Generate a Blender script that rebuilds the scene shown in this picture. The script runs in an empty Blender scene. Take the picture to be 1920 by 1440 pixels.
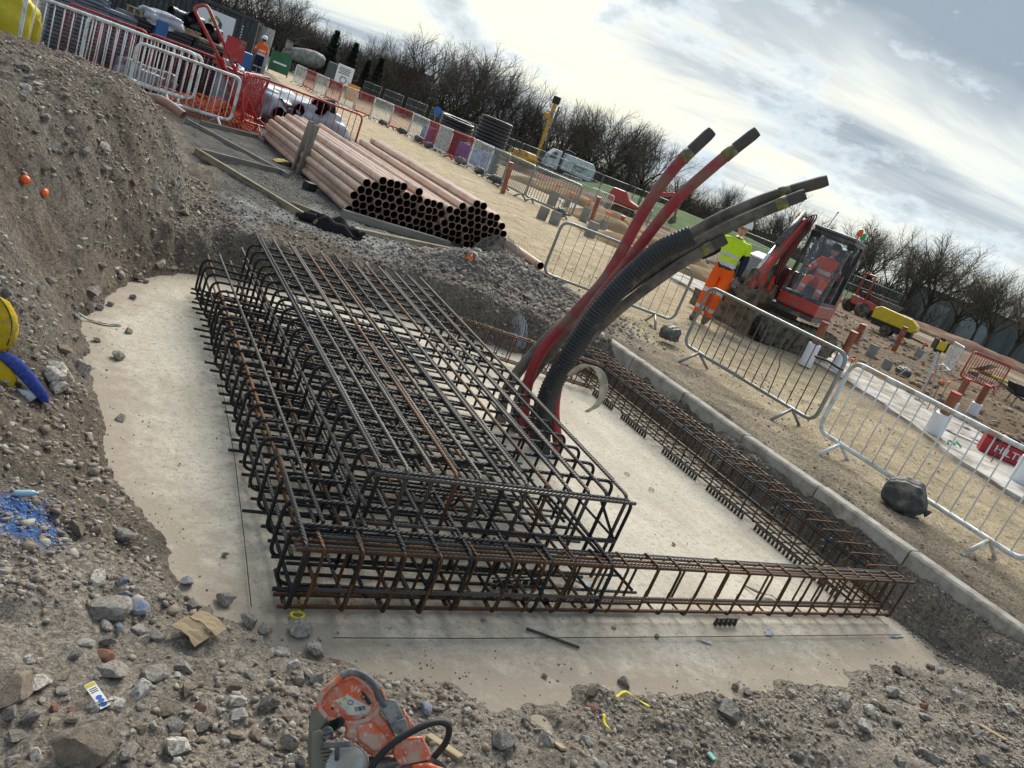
import bpy, bmesh, math, random
import numpy as np
from mathutils import Vector, Matrix, Euler
random.seed(7); RNG = np.random.default_rng(11)
SC = bpy.context.scene; COL = SC.collection
PI = math.pi
# ---------------------------------------------------------------- camera
FPX, ROLL, EYE = 1450.0, math.radians(21.9), 2.05
_hd = (720 - (78 + 0.4027 * (960 - 483))) * math.cos(ROLL)
_pt = math.atan(_hd / FPX)
_up = np.array([math.cos(_pt) * math.sin(ROLL), math.cos(_pt) * math.cos(ROLL), math.sin(_pt)])
_a = np.array([179 - 960, 45 + 720, -FPX], float); _a -= _a.dot(_up) * _up; _a /= np.linalg.norm(_a)
RW = np.array([np.cross(_a, _up), _a, _up])          # camera -> world
cd = bpy.data.cameras.new('camera'); cd.sensor_width = 36; cd.lens = 36 * FPX / 1920; cd.clip_start = .05; cd.clip_end = 3000
cam = bpy.data.objects.new('camera', cd); COL.objects.link(cam)
m4 = Matrix.Identity(4)
for i in range(3):
    for j in range(3): m4[i][j] = RW[i][j]
m4[2][3] = EYE
cam.matrix_world = m4; SC.camera = cam
def G(x, y, z=.4):
    """where the sight line through photo point x, y meets the level z (used to read real places off the photo)"""
    d = RW @ np.array([x - 960, 720 - y, -FPX]); t = (z - EYE) / d[2]
    return Vector((d[0] * t, d[1] * t, z))
def D(x, y, dist):
    d = RW @ np.array([x - 960, 720 - y, -FPX]); t = dist / math.hypot(d[0], d[1])
    return Vector((d[0] * t, d[1] * t, EYE + d[2] * t))
# ---------------------------------------------------------------- world, sun, exposure
SUN_AZ = math.radians(36)      # clockwise from +Y, towards the bright part of the sky
SUN_EL = math.radians(40)
W = bpy.data.worlds.new('World'); SC.world = W; W.use_nodes = True
def build_world():
    nt = W.node_tree; nt.nodes.clear(); N = nt.nodes.new; L = nt.links.new
    out = N('ShaderNodeOutputWorld'); bg = N('ShaderNodeBackground'); L(bg.outputs[0], out.inputs[0])
    sky = N('ShaderNodeTexSky'); sky.sky_type = 'NISHITA'; sky.sun_disc = False
    sky.sun_elevation = SUN_EL; sky.sun_rotation = SUN_AZ; sky.dust_density = 3.0; sky.ozone_density = 1.5
    tc = N('ShaderNodeTexCoord'); sep = N('ShaderNodeSeparateXYZ'); L(tc.outputs['Generated'], sep.inputs[0])
    def M(op, a, b=None, c=None, clamp=False):
        n = N('ShaderNodeMath'); n.operation = op; n.use_clamp = clamp
        for i, v in enumerate((a, b, c)):
            if v is None: continue
            if isinstance(v, (int, float)): n.inputs[i].default_value = v
            else: L(v, n.inputs[i])
        return n.outputs[0]
    def mix(f, a, b, bt='MIX'):
        n = N('ShaderNodeMix'); n.data_type = 'RGBA'; n.blend_type = bt
        for s, v in ((n.inputs[0], f), (n.inputs[6], a), (n.inputs[7], b)):
            if isinstance(v, (int, float)): s.default_value = v
            elif isinstance(v, tuple): s.default_value = v + (1,)
            else: L(v, s)
        return n.outputs[2]
    def ramp(f, stops):
        n = N('ShaderNodeValToRGB'); L(f, n.inputs[0]); e = n.color_ramp.elements
        while len(e) < len(stops): e.new(.5)
        for i, (p, c) in enumerate(stops):
            e[i].position = p; e[i].color = (c, c, c, 1) if isinstance(c, (int, float)) else c + (1,)
        return n.outputs[0]
    def noise(v, s, d=6, r=.55, w=0.):
        n = N('ShaderNodeTexNoise'); L(v, n.inputs['Vector']); n.inputs['Scale'].default_value = s
        n.inputs['Detail'].default_value = d; n.inputs['Roughness'].default_value = r; n.inputs['Distortion'].default_value = w
        return n.outputs['Fac']
    z = M('MAXIMUM', sep.outputs[2], 0.0); zz = M('ADD', z, .14)
    cx = M('DIVIDE', sep.outputs[0], zz); cy = M('DIVIDE', sep.outputs[1], zz)
    # cloud sheets lie in streets across the view
    a = math.radians(38); ca, sa = math.cos(a), math.sin(a)
    u = M('ADD', M('MULTIPLY', cx, ca), M('MULTIPLY', cy, -sa)); v = M('ADD', M('MULTIPLY', cx, sa), M('MULTIPLY', cy, ca))
    comb = N('ShaderNodeCombineXYZ'); L(M('MULTIPLY', u, .30), comb.inputs[0]); L(v, comb.inputs[1]); comb.inputs[2].default_value = 5.1
    big = noise(comb.outputs[0], .85, 6, .60, .5)
    # small cumulus puffs low over the trees
    comb3 = N('ShaderNodeCombineXYZ'); L(sep.outputs[0], comb3.inputs[0]); L(sep.outputs[1], comb3.inputs[1]); L(M('MULTIPLY', sep.outputs[2], 2.2), comb3.inputs[2])
    puf = noise(comb3.outputs[0], 6.3, 7, .62, .12)
    sd = (math.sin(SUN_AZ) * math.cos(SUN_EL * .26), math.cos(SUN_AZ) * math.cos(SUN_EL * .26), math.sin(SUN_EL * .26))
    dot = M('ADD', M('ADD', M('MULTIPLY', sep.outputs[0], sd[0]), M('MULTIPLY', sep.outputs[1], sd[1])), M('MULTIPLY', sep.outputs[2], sd[2]))
    glow = M('POWER', M('MAXIMUM', dot, 0.0), 6.0)
    base = N('ShaderNodeMix'); base.data_type = 'RGBA'; base.blend_type = 'MULTIPLY'; base.inputs[0].default_value = 1; L(sky.outputs[0], base.inputs[6]); base.inputs[7].default_value = (.05, .05, .055, 1)
    # bright veil in the gaps: creamy towards the hidden sun, pale blue away from it
    veil = mix(glow, (.44, .56, .62), (.70, .68, .52))
    low = mix(.86, base.outputs[2], veil)
    # the deck gets thicker and greyer overhead
    dens = M('ADD', big, M('MULTIPLY', M('MAXIMUM', M('SUBTRACT', z, .08), 0.0), 1.6))
    cover = ramp(dens, [(.43, 0.), (.60, 1.)])
    thick = mix(ramp(dens, [(.50, 0.), (.72, 1.)]), (.54, .575, .58), (.20, .25, .305))
    s1 = mix(M('MULTIPLY', cover, .95), low, thick)
    pm = ramp(puf, [(.50, 0.), (.58, 1.)]); band = ramp(z, [(.0, .25), (.04, 1.), (.22, .9), (.42, .25)])
    pc = mix(ramp(puf, [(.56, 0.), (.68, 1.)]), (.52, .58, .62), (.27, .33, .38))
    s2 = mix(M('MULTIPLY', M('MULTIPLY', pm, band), .80), s1, pc)
    L(s2, bg.inputs[0]); bg.inputs[1].default_value = .80
build_world()
sl = bpy.data.lights.new('sun', 'SUN'); sl.energy = 2.2; sl.angle = math.radians(36); sl.color = (1, .95, .84)
sun = bpy.data.objects.new('sun', sl); COL.objects.link(sun)
sun.rotation_euler = Vector((-math.sin(SUN_AZ) * math.cos(SUN_EL), -math.cos(SUN_AZ) * math.cos(SUN_EL), -math.sin(SUN_EL))).to_track_quat('-Z', 'Y').to_euler()
SC.view_settings.view_transform = 'Standard'; SC.view_settings.look = 'None'; SC.view_settings.exposure = 1.05; SC.view_settings.gamma = 1
W.cycles.sampling_method = 'MANUAL'; W.cycles.sample_map_resolution = 256
SC.render.engine = 'CYCLES'; SC.cycles.use_denoising = True; SC.cycles.max_bounces = 4; SC.cycles.diffuse_bounces = 2; SC.cycles.glossy_bounces = 2; SC.cycles.transparent_max_bounces = 12
# ---------------------------------------------------------------- materials
MATS = {}
def mat(name, c1, c2=None, scale=4, rough=.8, metal=0., bump=0., bscale=None, dirt=None, rand=0., coat=0., spots=None, stretch=None, detail=6, lo=.35, hi=.65):
    """procedural surface: two mixed colours, optional dirt patches (colour, amount, scale), per-object shade, relief"""
    if name in MATS: return MATS[name]
    m = bpy.data.materials.new(name); m.use_nodes = True; nt = m.node_tree; N = nt.nodes.new; L = nt.links.new
    b = nt.nodes['Principled BSDF']; b.inputs['Roughness'].default_value = rough; b.inputs['Metallic'].default_value = metal
    b.inputs['Specular IOR Level'].default_value = .2 if rough >= .78 else .5; b.inputs['Coat Weight'].default_value = coat; b.inputs['Coat Roughness'].default_value = .2
    tc = N('ShaderNodeTexCoord'); oi = N('ShaderNodeObjectInfo')
    add = N('ShaderNodeVectorMath'); add.operation = 'ADD'; L(tc.outputs['Object'], add.inputs[0])
    mu = N('ShaderNodeMath'); mu.operation = 'MULTIPLY'; mu.inputs[1].default_value = 37.; L(oi.outputs['Random'], mu.inputs[0]); L(mu.outputs[0], add.inputs[1])
    vec = add.outputs[0]
    if stretch:
        mp = N('ShaderNodeMapping'); mp.inputs['Scale'].default_value = stretch; L(vec, mp.inputs[0]); vec = mp.outputs[0]
    def noise(s, d=detail, r=.6):
        n = N('ShaderNodeTexNoise'); L(vec, n.inputs['Vector']); n.inputs['Scale'].default_value = s; n.inputs['Detail'].default_value = d; n.inputs['Roughness'].default_value = r
        return n.outputs['Fac']
    def rmp(f, a, c):
        n = N('ShaderNodeMapRange'); L(f, n.inputs[0]); n.inputs[1].default_value = a; n.inputs[2].default_value = c; return n.outputs[0]
    def mix(f, a, c, bt='MIX'):
        n = N('ShaderNodeMix'); n.data_type = 'RGBA'; n.blend_type = bt
        for s, v in ((n.inputs[0], f), (n.inputs[6], a), (n.inputs[7], c)):
            if isinstance(v, (int, float)): s.default_value = v
            elif isinstance(v, tuple): s.default_value = v + (1,)
            else: L(v, s)
        return n.outputs[2]
    c2 = c2 or tuple(x * .72 for x in c1)
    nf = noise(scale); col = mix(rmp(nf, lo, hi), c1, c2)
    if dirt: col = mix(rmp(noise(dirt[2], 8, .65), .62 - dirt[1] * .35, .72 - dirt[1] * .25), col, dirt[0])
    if spots: col = mix(rmp(noise(spots[2], 3, .5), 1 - spots[1], 1.04 - spots[1]), col, spots[0])
    if rand:
        r = N('ShaderNodeMapRange'); L(oi.outputs['Random'], r.inputs[0]); r.inputs[3].default_value = 1 - rand; r.inputs[4].default_value = 1 + rand
        hs = N('ShaderNodeHueSaturation'); L(r.outputs[0], hs.inputs['Value']); L(col, hs.inputs['Color']); col = hs.outputs[0]
    L(col, b.inputs['Base Color'])
    rr = N('ShaderNodeMapRange'); L(nf, rr.inputs[0]); rr.inputs[3].default_value = max(.05, rough - .12); rr.inputs[4].default_value = min(1, rough + .12); L(rr.outputs[0], b.inputs['Roughness'])
    if bump:
        bn = N('ShaderNodeBump'); bn.inputs['Strength'].default_value = min(1, bump); bn.inputs['Distance'].default_value = .02 * max(1, bump); L(noise(bscale or scale * 4, 8, .7), bn.inputs['Height']); L(bn.outputs[0], b.inputs['Normal'])
    MATS[name] = m; return m
def rebar_mat(name, c1, c2, rough=.5, rust=.3, rustc=(.13, .062, .028)):
    """ribbed steel bar: ribs run across the bar along its own length (UV u = metres along it)"""
    m = bpy.data.materials.new(name); m.use_nodes = True; nt = m.node_tree; N = nt.nodes.new; L = nt.links.new
    b = nt.nodes['Principled BSDF']; b.inputs['Roughness'].default_value = rough; b.inputs['Metallic'].default_value = .55
    uv = N('ShaderNodeUVMap'); oi = N('ShaderNodeObjectInfo'); tc = N('ShaderNodeTexCoord')
    wv = N('ShaderNodeTexWave'); wv.wave_type = 'BANDS'; wv.bands_direction = 'DIAGONAL'; wv.inputs['Scale'].default_value = 24; wv.inputs['Distortion'].default_value = 0; L(uv.outputs[0], wv.inputs[0])
    add = N('ShaderNodeVectorMath'); add.operation = 'ADD'; L(tc.outputs['Object'], add.inputs[0])
    mu = N('ShaderNodeMath'); mu.operation = 'MULTIPLY'; mu.inputs[1].default_value = 53.; L(oi.outputs['Random'], mu.inputs[0]); L(mu.outputs[0], add.inputs[1])
    n1 = N('ShaderNodeTexNoise'); L(add.outputs[0], n1.inputs['Vector']); n1.inputs['Scale'].default_value = 2.2; n1.inputs['Detail'].default_value = 7; n1.inputs['Roughness'].default_value = .7
    mr = N('ShaderNodeMapRange'); L(n1.outputs['Fac'], mr.inputs[0]); mr.inputs[1].default_value = .72 - rust * .45; mr.inputs[2].default_value = .84 - rust * .4
    mx = N('ShaderNodeMix'); mx.data_type = 'RGBA'; L(wv.outputs['Fac'], mx.inputs[0]); mx.inputs[6].default_value = c2 + (1,); mx.inputs[7].default_value = c1 + (1,)
    m2 = N('ShaderNodeMix'); m2.data_type = 'RGBA'; L(mr.outputs[0], m2.inputs[0]); L(mx.outputs[2], m2.inputs[6]); m2.inputs[7].default_value = rustc + (1,)
    L(m2.outputs[2], b.inputs['Base Color'])
    bn = N('ShaderNodeBump'); bn.inputs['Strength'].default_value = .9; bn.inputs['Distance'].default_value = .003; L(wv.outputs['Fac'], bn.inputs['Height']); L(bn.outputs[0], b.inputs['Normal'])
    MATS[name] = m; return m
def glass_mat(name, tint, alpha):
    m = bpy.data.materials.new(name); m.use_nodes = True; nt = m.node_tree; N = nt.nodes.new; L = nt.links.new
    out = nt.nodes['Material Output']; gl = N('ShaderNodeBsdfGlossy'); gl.inputs['Roughness'].default_value = .06; gl.inputs['Color'].default_value = (.8, .85, .9, 1)
    tr = N('ShaderNodeBsdfTransparent'); tr.inputs['Color'].default_value = tint + (1,); mx = N('ShaderNodeMixShader'); mx.inputs[0].default_value = alpha
    L(tr.outputs[0], mx.inputs[1]); L(gl.outputs[0], mx.inputs[2]); L(mx.outputs[0], out.inputs[0]); MATS[name] = m; return m
# ---------------------------------------------------------------- mesh builder
def V(*a): return Vector(a)
class MB:
    def __init__(s): s.v = []; s.f = []; s.mi = []; s.uv = {}; s.cur = 0
    def add(s, vs, fs):
        o = len(s.v); s.v += [tuple(p) for p in vs]
        for f in fs: s.f.append(tuple(i + o for i in f)); s.mi.append(s.cur)
        return o
    def box(s, c, d, rot=None, taper=None):
        x, y, z = d[0] / 2, d[1] / 2, d[2] / 2; t = taper or (1, 1)
        vs = [V(-x, -y, -z), V(x, -y, -z), V(x, y, -z), V(-x, y, -z), V(-x * t[0], -y * t[1], z), V(x * t[0], -y * t[1], z), V(x * t[0], y * t[1], z), V(-x * t[0], y * t[1], z)]
        R = Euler(rot).to_matrix() if isinstance(rot, tuple) else rot
        if R: vs = [R @ p for p in vs]
        c = Vector(c); s.add([p + c for p in vs], [(3, 2, 1, 0), (4, 5, 6, 7), (0, 1, 5, 4), (1, 2, 6, 5), (2, 3, 7, 6), (3, 0, 4, 7)]); return s
    def beam(s, a, b, w, h, up=V(0, 0, 1)):
        """rectangular bar from a to b, w across and h along up"""
        a = Vector(a); b = Vector(b); d = (b - a).normalized(); side = d.cross(up)
        if side.length < 1e-4: side = d.cross(V(1, 0, 0))
        side.normalize(); u = side.cross(d).normalized(); x = side * w / 2; y = u * h / 2
        s.add([a - x - y, a + x - y, a + x + y, a - x + y, b - x - y, b + x - y, b + x + y, b - x + y], [(0, 1, 2, 3), (7, 6, 5, 4), (1, 0, 4, 5), (2, 1, 5, 6), (3, 2, 6, 7), (0, 3, 7, 4)]); return s
    def tube(s, pts, r, n=8, closed=False, cap=True, uv=False):
        pts = [Vector(p) for p in pts]; k = len(pts); rs = r if isinstance(r, (list, tuple)) else [r] * k
        T = []
        for i in range(k):
            a = pts[(i - 1) % k] if (closed or i > 0) else pts[i]; b = pts[(i + 1) % k] if (closed or i < k - 1) else pts[i]
            T.append((b - a).normalized())
        nrm = T[0].orthogonal().normalized(); o = len(s.v); Ls = [0.]
        for i in range(k):
            if i: nrm = (nrm - T[i] * nrm.dot(T[i])).normalized(); Ls.append(Ls[-1] + (pts[i] - pts[i - 1]).length)
            bn = T[i].cross(nrm)
            for j in range(n):
                an = 2 * PI * j / n; s.v.append(tuple(pts[i] + (nrm * math.cos(an) + bn * math.sin(an)) * rs[i]))
        for i in range(k if closed else k - 1):
            i2 = (i + 1) % k
            for j in range(n):
                j2 = (j + 1) % n
                if uv: s.uv[len(s.f)] = ((Ls[i], j * .02), (Ls[i], (j + 1) * .02), (Ls[i] + (pts[i2] - pts[i]).length, (j + 1) * .02), (Ls[i] + (pts[i2] - pts[i]).length, j * .02))
                s.f.append((o + i * n + j, o + i * n + j2, o + i2 * n + j2, o + i2 * n + j)); s.mi.append(s.cur)
        if cap and not closed:
            s.f.append(tuple(o + j for j in range(n))[::-1]); s.f.append(tuple(o + (k - 1) * n + j for j in range(n))); s.mi += [s.cur] * 2
        return s
    def cyl(s, a, b, r, r2=None, n=12, cap=True): return s.tube([a, b], [r, r if r2 is None else r2], n, cap=cap)
    def lathe(s, prof, c=(0, 0, 0), n=16, M=None):
        c = Vector(c); o = len(s.v); k = len(prof)
        for r, z in prof:
            for j in range(n):
                a = 2 * PI * j / n; p = V(r * math.cos(a), r * math.sin(a), z)
                s.v.append(tuple((M @ p if M else p) + c))
        for i in range(k - 1):
            for j in range(n):
                j2 = (j + 1) % n; s.f.append((o + i * n + j, o + i * n + j2, o + (i + 1) * n + j2, o + (i + 1) * n + j)); s.mi.append(s.cur)
        if prof[0][0] > 1e-5: s.f.append(tuple(o + j for j in range(n))[::-1]); s.mi.append(s.cur)
        if prof[-1][0] > 1e-5: s.f.append(tuple(o + (k - 1) * n + j for j in range(n))); s.mi.append(s.cur)
        return s
    def prism(s, poly, a, b, M=None):
        """poly of (u, v) swept from a to b along the third axis: point = (u, w, v)"""
        n = len(poly); vs = [V(u, a, v) for u, v in poly] + [V(u, b, v) for u, v in poly]
        if M: vs = [M @ p for p in vs]
        s.add(vs, [tuple(range(n)), tuple(range(2 * n - 1, n - 1, -1))] + [((i + 1) % n, i, n + i, n + (i + 1) % n) for i in range(n)]); return s
    def ball(s, c, r, sub=2, sc=(1, 1, 1), jit=0., seed=0, M=None):
        bm = bmesh.new(); bmesh.ops.create_icosphere(bm, subdivisions=sub, radius=1); rn = random.Random(seed)
        vs = [V(p.co.x * sc[0], p.co.y * sc[1], p.co.z * sc[2]) * r * (1 + rn.uniform(-jit, jit)) for p in bm.verts]
        if M: vs = [M @ p for p in vs]
        s.add([p + Vector(c) for p in vs], [tuple(v.index for v in f.verts) for f in bm.faces]); bm.free(); return s
    def mesh(s, name, mats, smooth=False):
        me = bpy.data.meshes.new(name); me.from_pydata(s.v, [], s.f)
        for m in (mats if isinstance(mats, (list, tuple)) else [mats]): me.materials.append(m)
        me.polygons.foreach_set('material_index', s.mi)
        if smooth: me.shade_smooth() if smooth is True else None
        if s.uv:
            ul = me.uv_layers.new(name='UVMap').data
            for p in me.polygons:
                t = s.uv.get(p.index)
                if t:
                    for li, q in zip(p.loop_indices, t): ul[li].uv = q
        me.update(); return me
    def build(s, name, mats, parent=None, smooth=False, bevel=0., loc=None, label=None):
        return link(name, s.mesh(name, mats, smooth), parent, bevel, loc, label, smooth)
def link(name, me, parent=None, bevel=0., loc=None, label=None, smooth=False):
    o = bpy.data.objects.new(name, me); COL.objects.link(o)
    if parent: o.parent = parent
    if loc is not None: o.location = loc
    if bevel:
        b = o.modifiers.new('bevel', 'BEVEL'); b.width = bevel; b.segments = 2; b.limit_method = 'ANGLE'; b.angle_limit = math.radians(40)
    if smooth == 'auto':
        me.shade_smooth(); me.set_sharp_from_angle(angle=math.radians(42))
    if label: o['label'] = label
    return o
def tag(o, label, cat, group=None):
    o['label'] = label; o['category'] = cat
    if group: o['group'] = group
    return o
def kind(o, k): o['kind'] = k; return o
def thing(name, label, cat, loc=(0, 0, 0), rz=0, group=None, rot=None):
    o = bpy.data.objects.new(name, None); o.empty_display_size = .1; COL.objects.link(o); o.location = loc; o.rotation_euler = rot or (0, 0, rz)
    return tag(o, label, cat, group)
def dup(o, loc, rz=None, label=None, group=None, parent=None, rot=None, scale=None):
    r = o.copy(); COL.objects.link(r); r.location = loc
    if rot is not None: r.rotation_euler = rot
    elif rz is not None: r.rotation_euler = (0, 0, rz)
    if scale: r.scale = scale
    if label: r['label'] = label
    if group: r['group'] = group
    for ch in KIDS.get(o.name, ()) or [c for c in bpy.data.objects if c.parent == o]: _cp(ch, r)
    return r
KIDS = {}
def remember(o):
    """note a thing's parts once, so that copies need not search for them"""
    al = [c for c in bpy.data.objects if c.parent]
    def rec(p):
        KIDS[p.name] = [c for c in al if c.parent == p]
        for c in KIDS[p.name]: rec(c)
    rec(o); return o
def _cp(ch, par):
    c = ch.copy(); COL.objects.link(c); c.parent = par
    for g in KIDS.get(ch.name, ()): _cp(g, c)
def bend(pts, r, n=5):
    """polyline with rounded corners"""
    pts = [Vector(p) for p in pts]; out = [pts[0]]
    for i in range(1, len(pts) - 1):
        a, b, c = pts[i - 1], pts[i], pts[i + 1]; d1 = (a - b); d2 = (c - b); rr = min(r, d1.length * .45, d2.length * .45)
        p, q = b + d1.normalized() * rr, b + d2.normalized() * rr
        for k in range(n + 1):
            t = k / n; out.append(p * (1 - t) ** 2 + b * 2 * t * (1 - t) + q * t * t)
    return out + [pts[-1]]
def spline(pts, n=8):
    """Catmull-Rom curve through pts"""
    P = [Vector(p) for p in pts]; P = [P[0] * 2 - P[1]] + P + [P[-1] * 2 - P[-2]]; out = []
    for i in range(1, len(P) - 2):
        for k in range(n):
            t = k / n; a, b, c, d = P[i - 1], P[i], P[i + 1], P[i + 2]
            out.append(.5 * ((2 * b) + (c - a) * t + (2 * a - 5 * b + 4 * c - d) * t * t + (3 * b - a - 3 * c + d) * t ** 3))
    return out + [P[-2]]
# ---------------------------------------------------------------- noise and terrain
_LAT = np.random.default_rng(5).random((8, 256, 256))
def vn(x, y, k=0):
    x = np.asarray(x, float); y = np.asarray(y, float); xi = np.floor(x).astype(int); yi = np.floor(y).astype(int); fx = x - xi; fy = y - yi
    fx = fx * fx * (3 - 2 * fx); fy = fy * fy * (3 - 2 * fy); A = _LAT[k % 8]
    a = A[xi & 255, yi & 255]; b = A[(xi + 1) & 255, yi & 255]; c = A[xi & 255, (yi + 1) & 255]; d = A[(xi + 1) & 255, (yi + 1) & 255]
    return (a * (1 - fx) + b * fx) * (1 - fy) + (c * (1 - fx) + d * fx) * fy
def fbm(x, y, k=0, o=4, g=.5):
    s = 0.; a = 1.; t = 0.
    for i in range(o): s = s + a * (vn(x * 2 ** i + 17.3 * i, y * 2 ** i - 9.1 * i, k + i) - .5); t += a; a *= g
    return s / t * 2
def sst(a, b, x): t = np.clip((x - a) / (b - a), 0, 1); return t * t * (3 - 2 * t)
def interp(x, xs, ys): return np.interp(x, xs, ys)
EDGE_Y = [0, 1.5, 2.3, 2.6, 3.5, 4.5, 5.5, 6.3, 7.2, 8, 9, 10.5, 12, 14]
EDGE_X = [.2, .5, .8, .78, .5, .38, .30, .55, 1.0, 1.35, 1.55, 1.6, 1.5, 1.2]
CREST_Y = [0, 1.5, 2.6, 3.3, 4.2, 5.2, 6.2, 7.5, 9, 10.5, 12, 14, 16]
CREST_Z = [.42, .30, .22, .30, .58, .92, 1.1, 1.22, 1.18, 1.05, .82, .5, .4]
def ragged(x, y): return x + .12 * fbm(x * 1.3, y * 1.3, 1) + .09 * fbm(x * 6, y * 6, 4, 3), y + .12 * fbm(x * 1.3 + 9, y * 1.3, 2) + .09 * fbm(x * 6 + 3, y * 6, 6, 3)
def height(x, y, fine=True):
    x = np.asarray(x, float); y = np.asarray(y, float)
    wx, wy = ragged(x, y)
    z = .4 + .03 * fbm(x * .5, y * .5, 3)
    # site ground beyond the sand track falls and heaves a little
    z = z + .10 * sst(14, 30, np.hypot(x, y)) * fbm(x * .22, y * .22, 4)
    # far bank with grass towards the trees
    r = np.hypot(x, y)
    # pit: distance beyond the slab on every side
    xe = interp(wy, EDGE_Y, EDGE_X)
    ynear = interp(wx, [0, .9, 1.4, 2, 3, 4.4, 5.7], [2.75, 2.6, 2.28, 2.1, 2.0, 2.08, 2.35])
    yfar = interp(wx, [.5, 1.3, 2.5, 3.4, 4.2, 5.0, 5.7], [6.7, 7.15, 7.4, 7.35, 7.05, 6.8, 6.6])
    dl = xe - wx; dn = ynear - wy; df = wy - yfar; dr = wx - 5.62
    inside = np.maximum(np.maximum(dl, dn), np.maximum(df, dr))
    pit = -.05
    near = -.02 + .10 * sst(0, .35, dn) + .10 * sst(.2, 1.2, dn)
    far = -.02 + .42 * sst(0, .42, df)
    side = -.03 + .36 * sst(-.12, .10, dr)
    zin = np.where(dn > 0, near, pit)
    zin = np.where(df > 0, np.maximum(zin, far), zin)
    zin = np.where((dr > -.10) & (wx < 6.1), np.maximum(zin, side), zin)
    hz = np.where((inside > 0) | (dr > -.10), np.maximum(zin, pit), pit)
    # outside to the right the track level, kept clear of the kerb
    out_r = sst(5.78, 5.86, x); hz = hz * (1 - out_r) + z * out_r
    beyond = sst(0, .45, df); hz = np.where(df > 0, hz * (1 - beyond) + z * beyond, hz)
    # spoil mound on the left
    sx = x + .14 * fbm(x * 1.1, y * 1.1, 1); sy = y + .2 * fbm(x * 1.1 + 9, y * 1.1, 2); dm = interp(sy, EDGE_Y, EDGE_X) - sx + .04
    cz = interp(sy, CREST_Y, CREST_Z); w = interp(sy, [2, 4, 6, 8, 10, 13], [1.1, .95, 1.0, 1.05, 1.25, 1.4])
    m = cz * np.clip(sst(-.25, 1, dm / w) - sst(-.25, 1, 0 * dm), 0, 1) * 1.20
    back = sst(11.2, 13.2, y); m = m * (1 - back) + .4 * back
    hz = np.where(dl > 0, np.where(y > yfar, np.maximum(hz, m), np.where(dn > 0, np.maximum(m, near), m - .03)), hz)
    # rubble berm at the far right of the pit
    b = .30 * np.exp(-(((x - 5.2) / 1.0) ** 2 + ((y - 8.6) / .62) ** 2)) + .20 * np.exp(-(((x - 4.2) / .6) ** 2 + ((y - 8.2) / .5) ** 2))
    hz = hz + b
    if fine:
        rough = sst(-.02, .3, inside) * np.where(x > 5.86, .25, 1.) * np.where((y > 8.6) & (x > 1.7), .35, 1.)
        rough = np.where(r > 18, .4, rough)
        hz = hz + rough * (.075 * fbm(x * 2.7, y * 2.7, 5) + .04 * fbm(x * 8, y * 8, 6, 4, .62)) + .012 * fbm(x * 25, y * 25, 2, 3) * np.where(inside > 0, 1., .2)
    return hz
def pit_margin(x, y):
    """metres from the ragged rim of the pit floor, counted inwards"""
    wx, wy = ragged(x, y)
    xe = interp(wy, EDGE_Y, EDGE_X); ynear = interp(wx, [0, .9, 1.4, 2, 3, 4.4, 5.7], [2.75, 2.6, 2.28, 2.1, 2.0, 2.08, 2.35]); yfar = interp(wx, [.5, 1.3, 2.5, 3.4, 4.2, 5.0, 5.7], [6.7, 7.15, 7.4, 7.35, 7.05, 6.8, 6.6])
    return np.minimum(np.minimum(wx - xe, wy - ynear), np.minimum(yfar - wy, (5.62 - wx) * 2))
def hit(px, py):
    """first point of the terrain met by the sight line through a photo point"""
    d = RW @ np.array([px - 960, 720 - py, -FPX]); d = d / np.linalg.norm(d); t = np.concatenate([np.linspace(.8, 8, 2400), np.linspace(8, 60, 2600)]); x, y, z = d[0] * t, d[1] * t, EYE + d[2] * t
    b = np.nonzero(z < np.maximum(height(x, y), 0))[0]; k = b[0] if len(b) else -1
    return Vector((x[k], y[k], z[k]))
def h1(x, y): return float(height(np.array([x]), np.array([y]))[0])
def ordinal(i):
    W = ['first', 'second', 'third', 'fourth', 'fifth', 'sixth', 'seventh', 'eighth', 'ninth', 'tenth', 'eleventh', 'twelfth', 'thirteenth', 'fourteenth', 'fifteenth', 'sixteenth', 'seventeenth', 'eighteenth', 'nineteenth']
    T = {20: ('twentieth', 'twenty'), 30: ('thirtieth', 'thirty'), 40: ('fortieth', 'forty'), 50: ('fiftieth', 'fifty'), 60: ('sixtieth', 'sixty'), 70: ('seventieth', 'seventy')}
    n = i + 1
    if n < 20: return W[i]
    t = n // 10 * 10; return T[t][0] if n == t else T[t][1] + '-' + W[n - t - 1]
def photo_x(p):
    c = RW.T @ (np.array(p) - np.array([0, 0, EYE])); return c[0] / -c[2]
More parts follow.
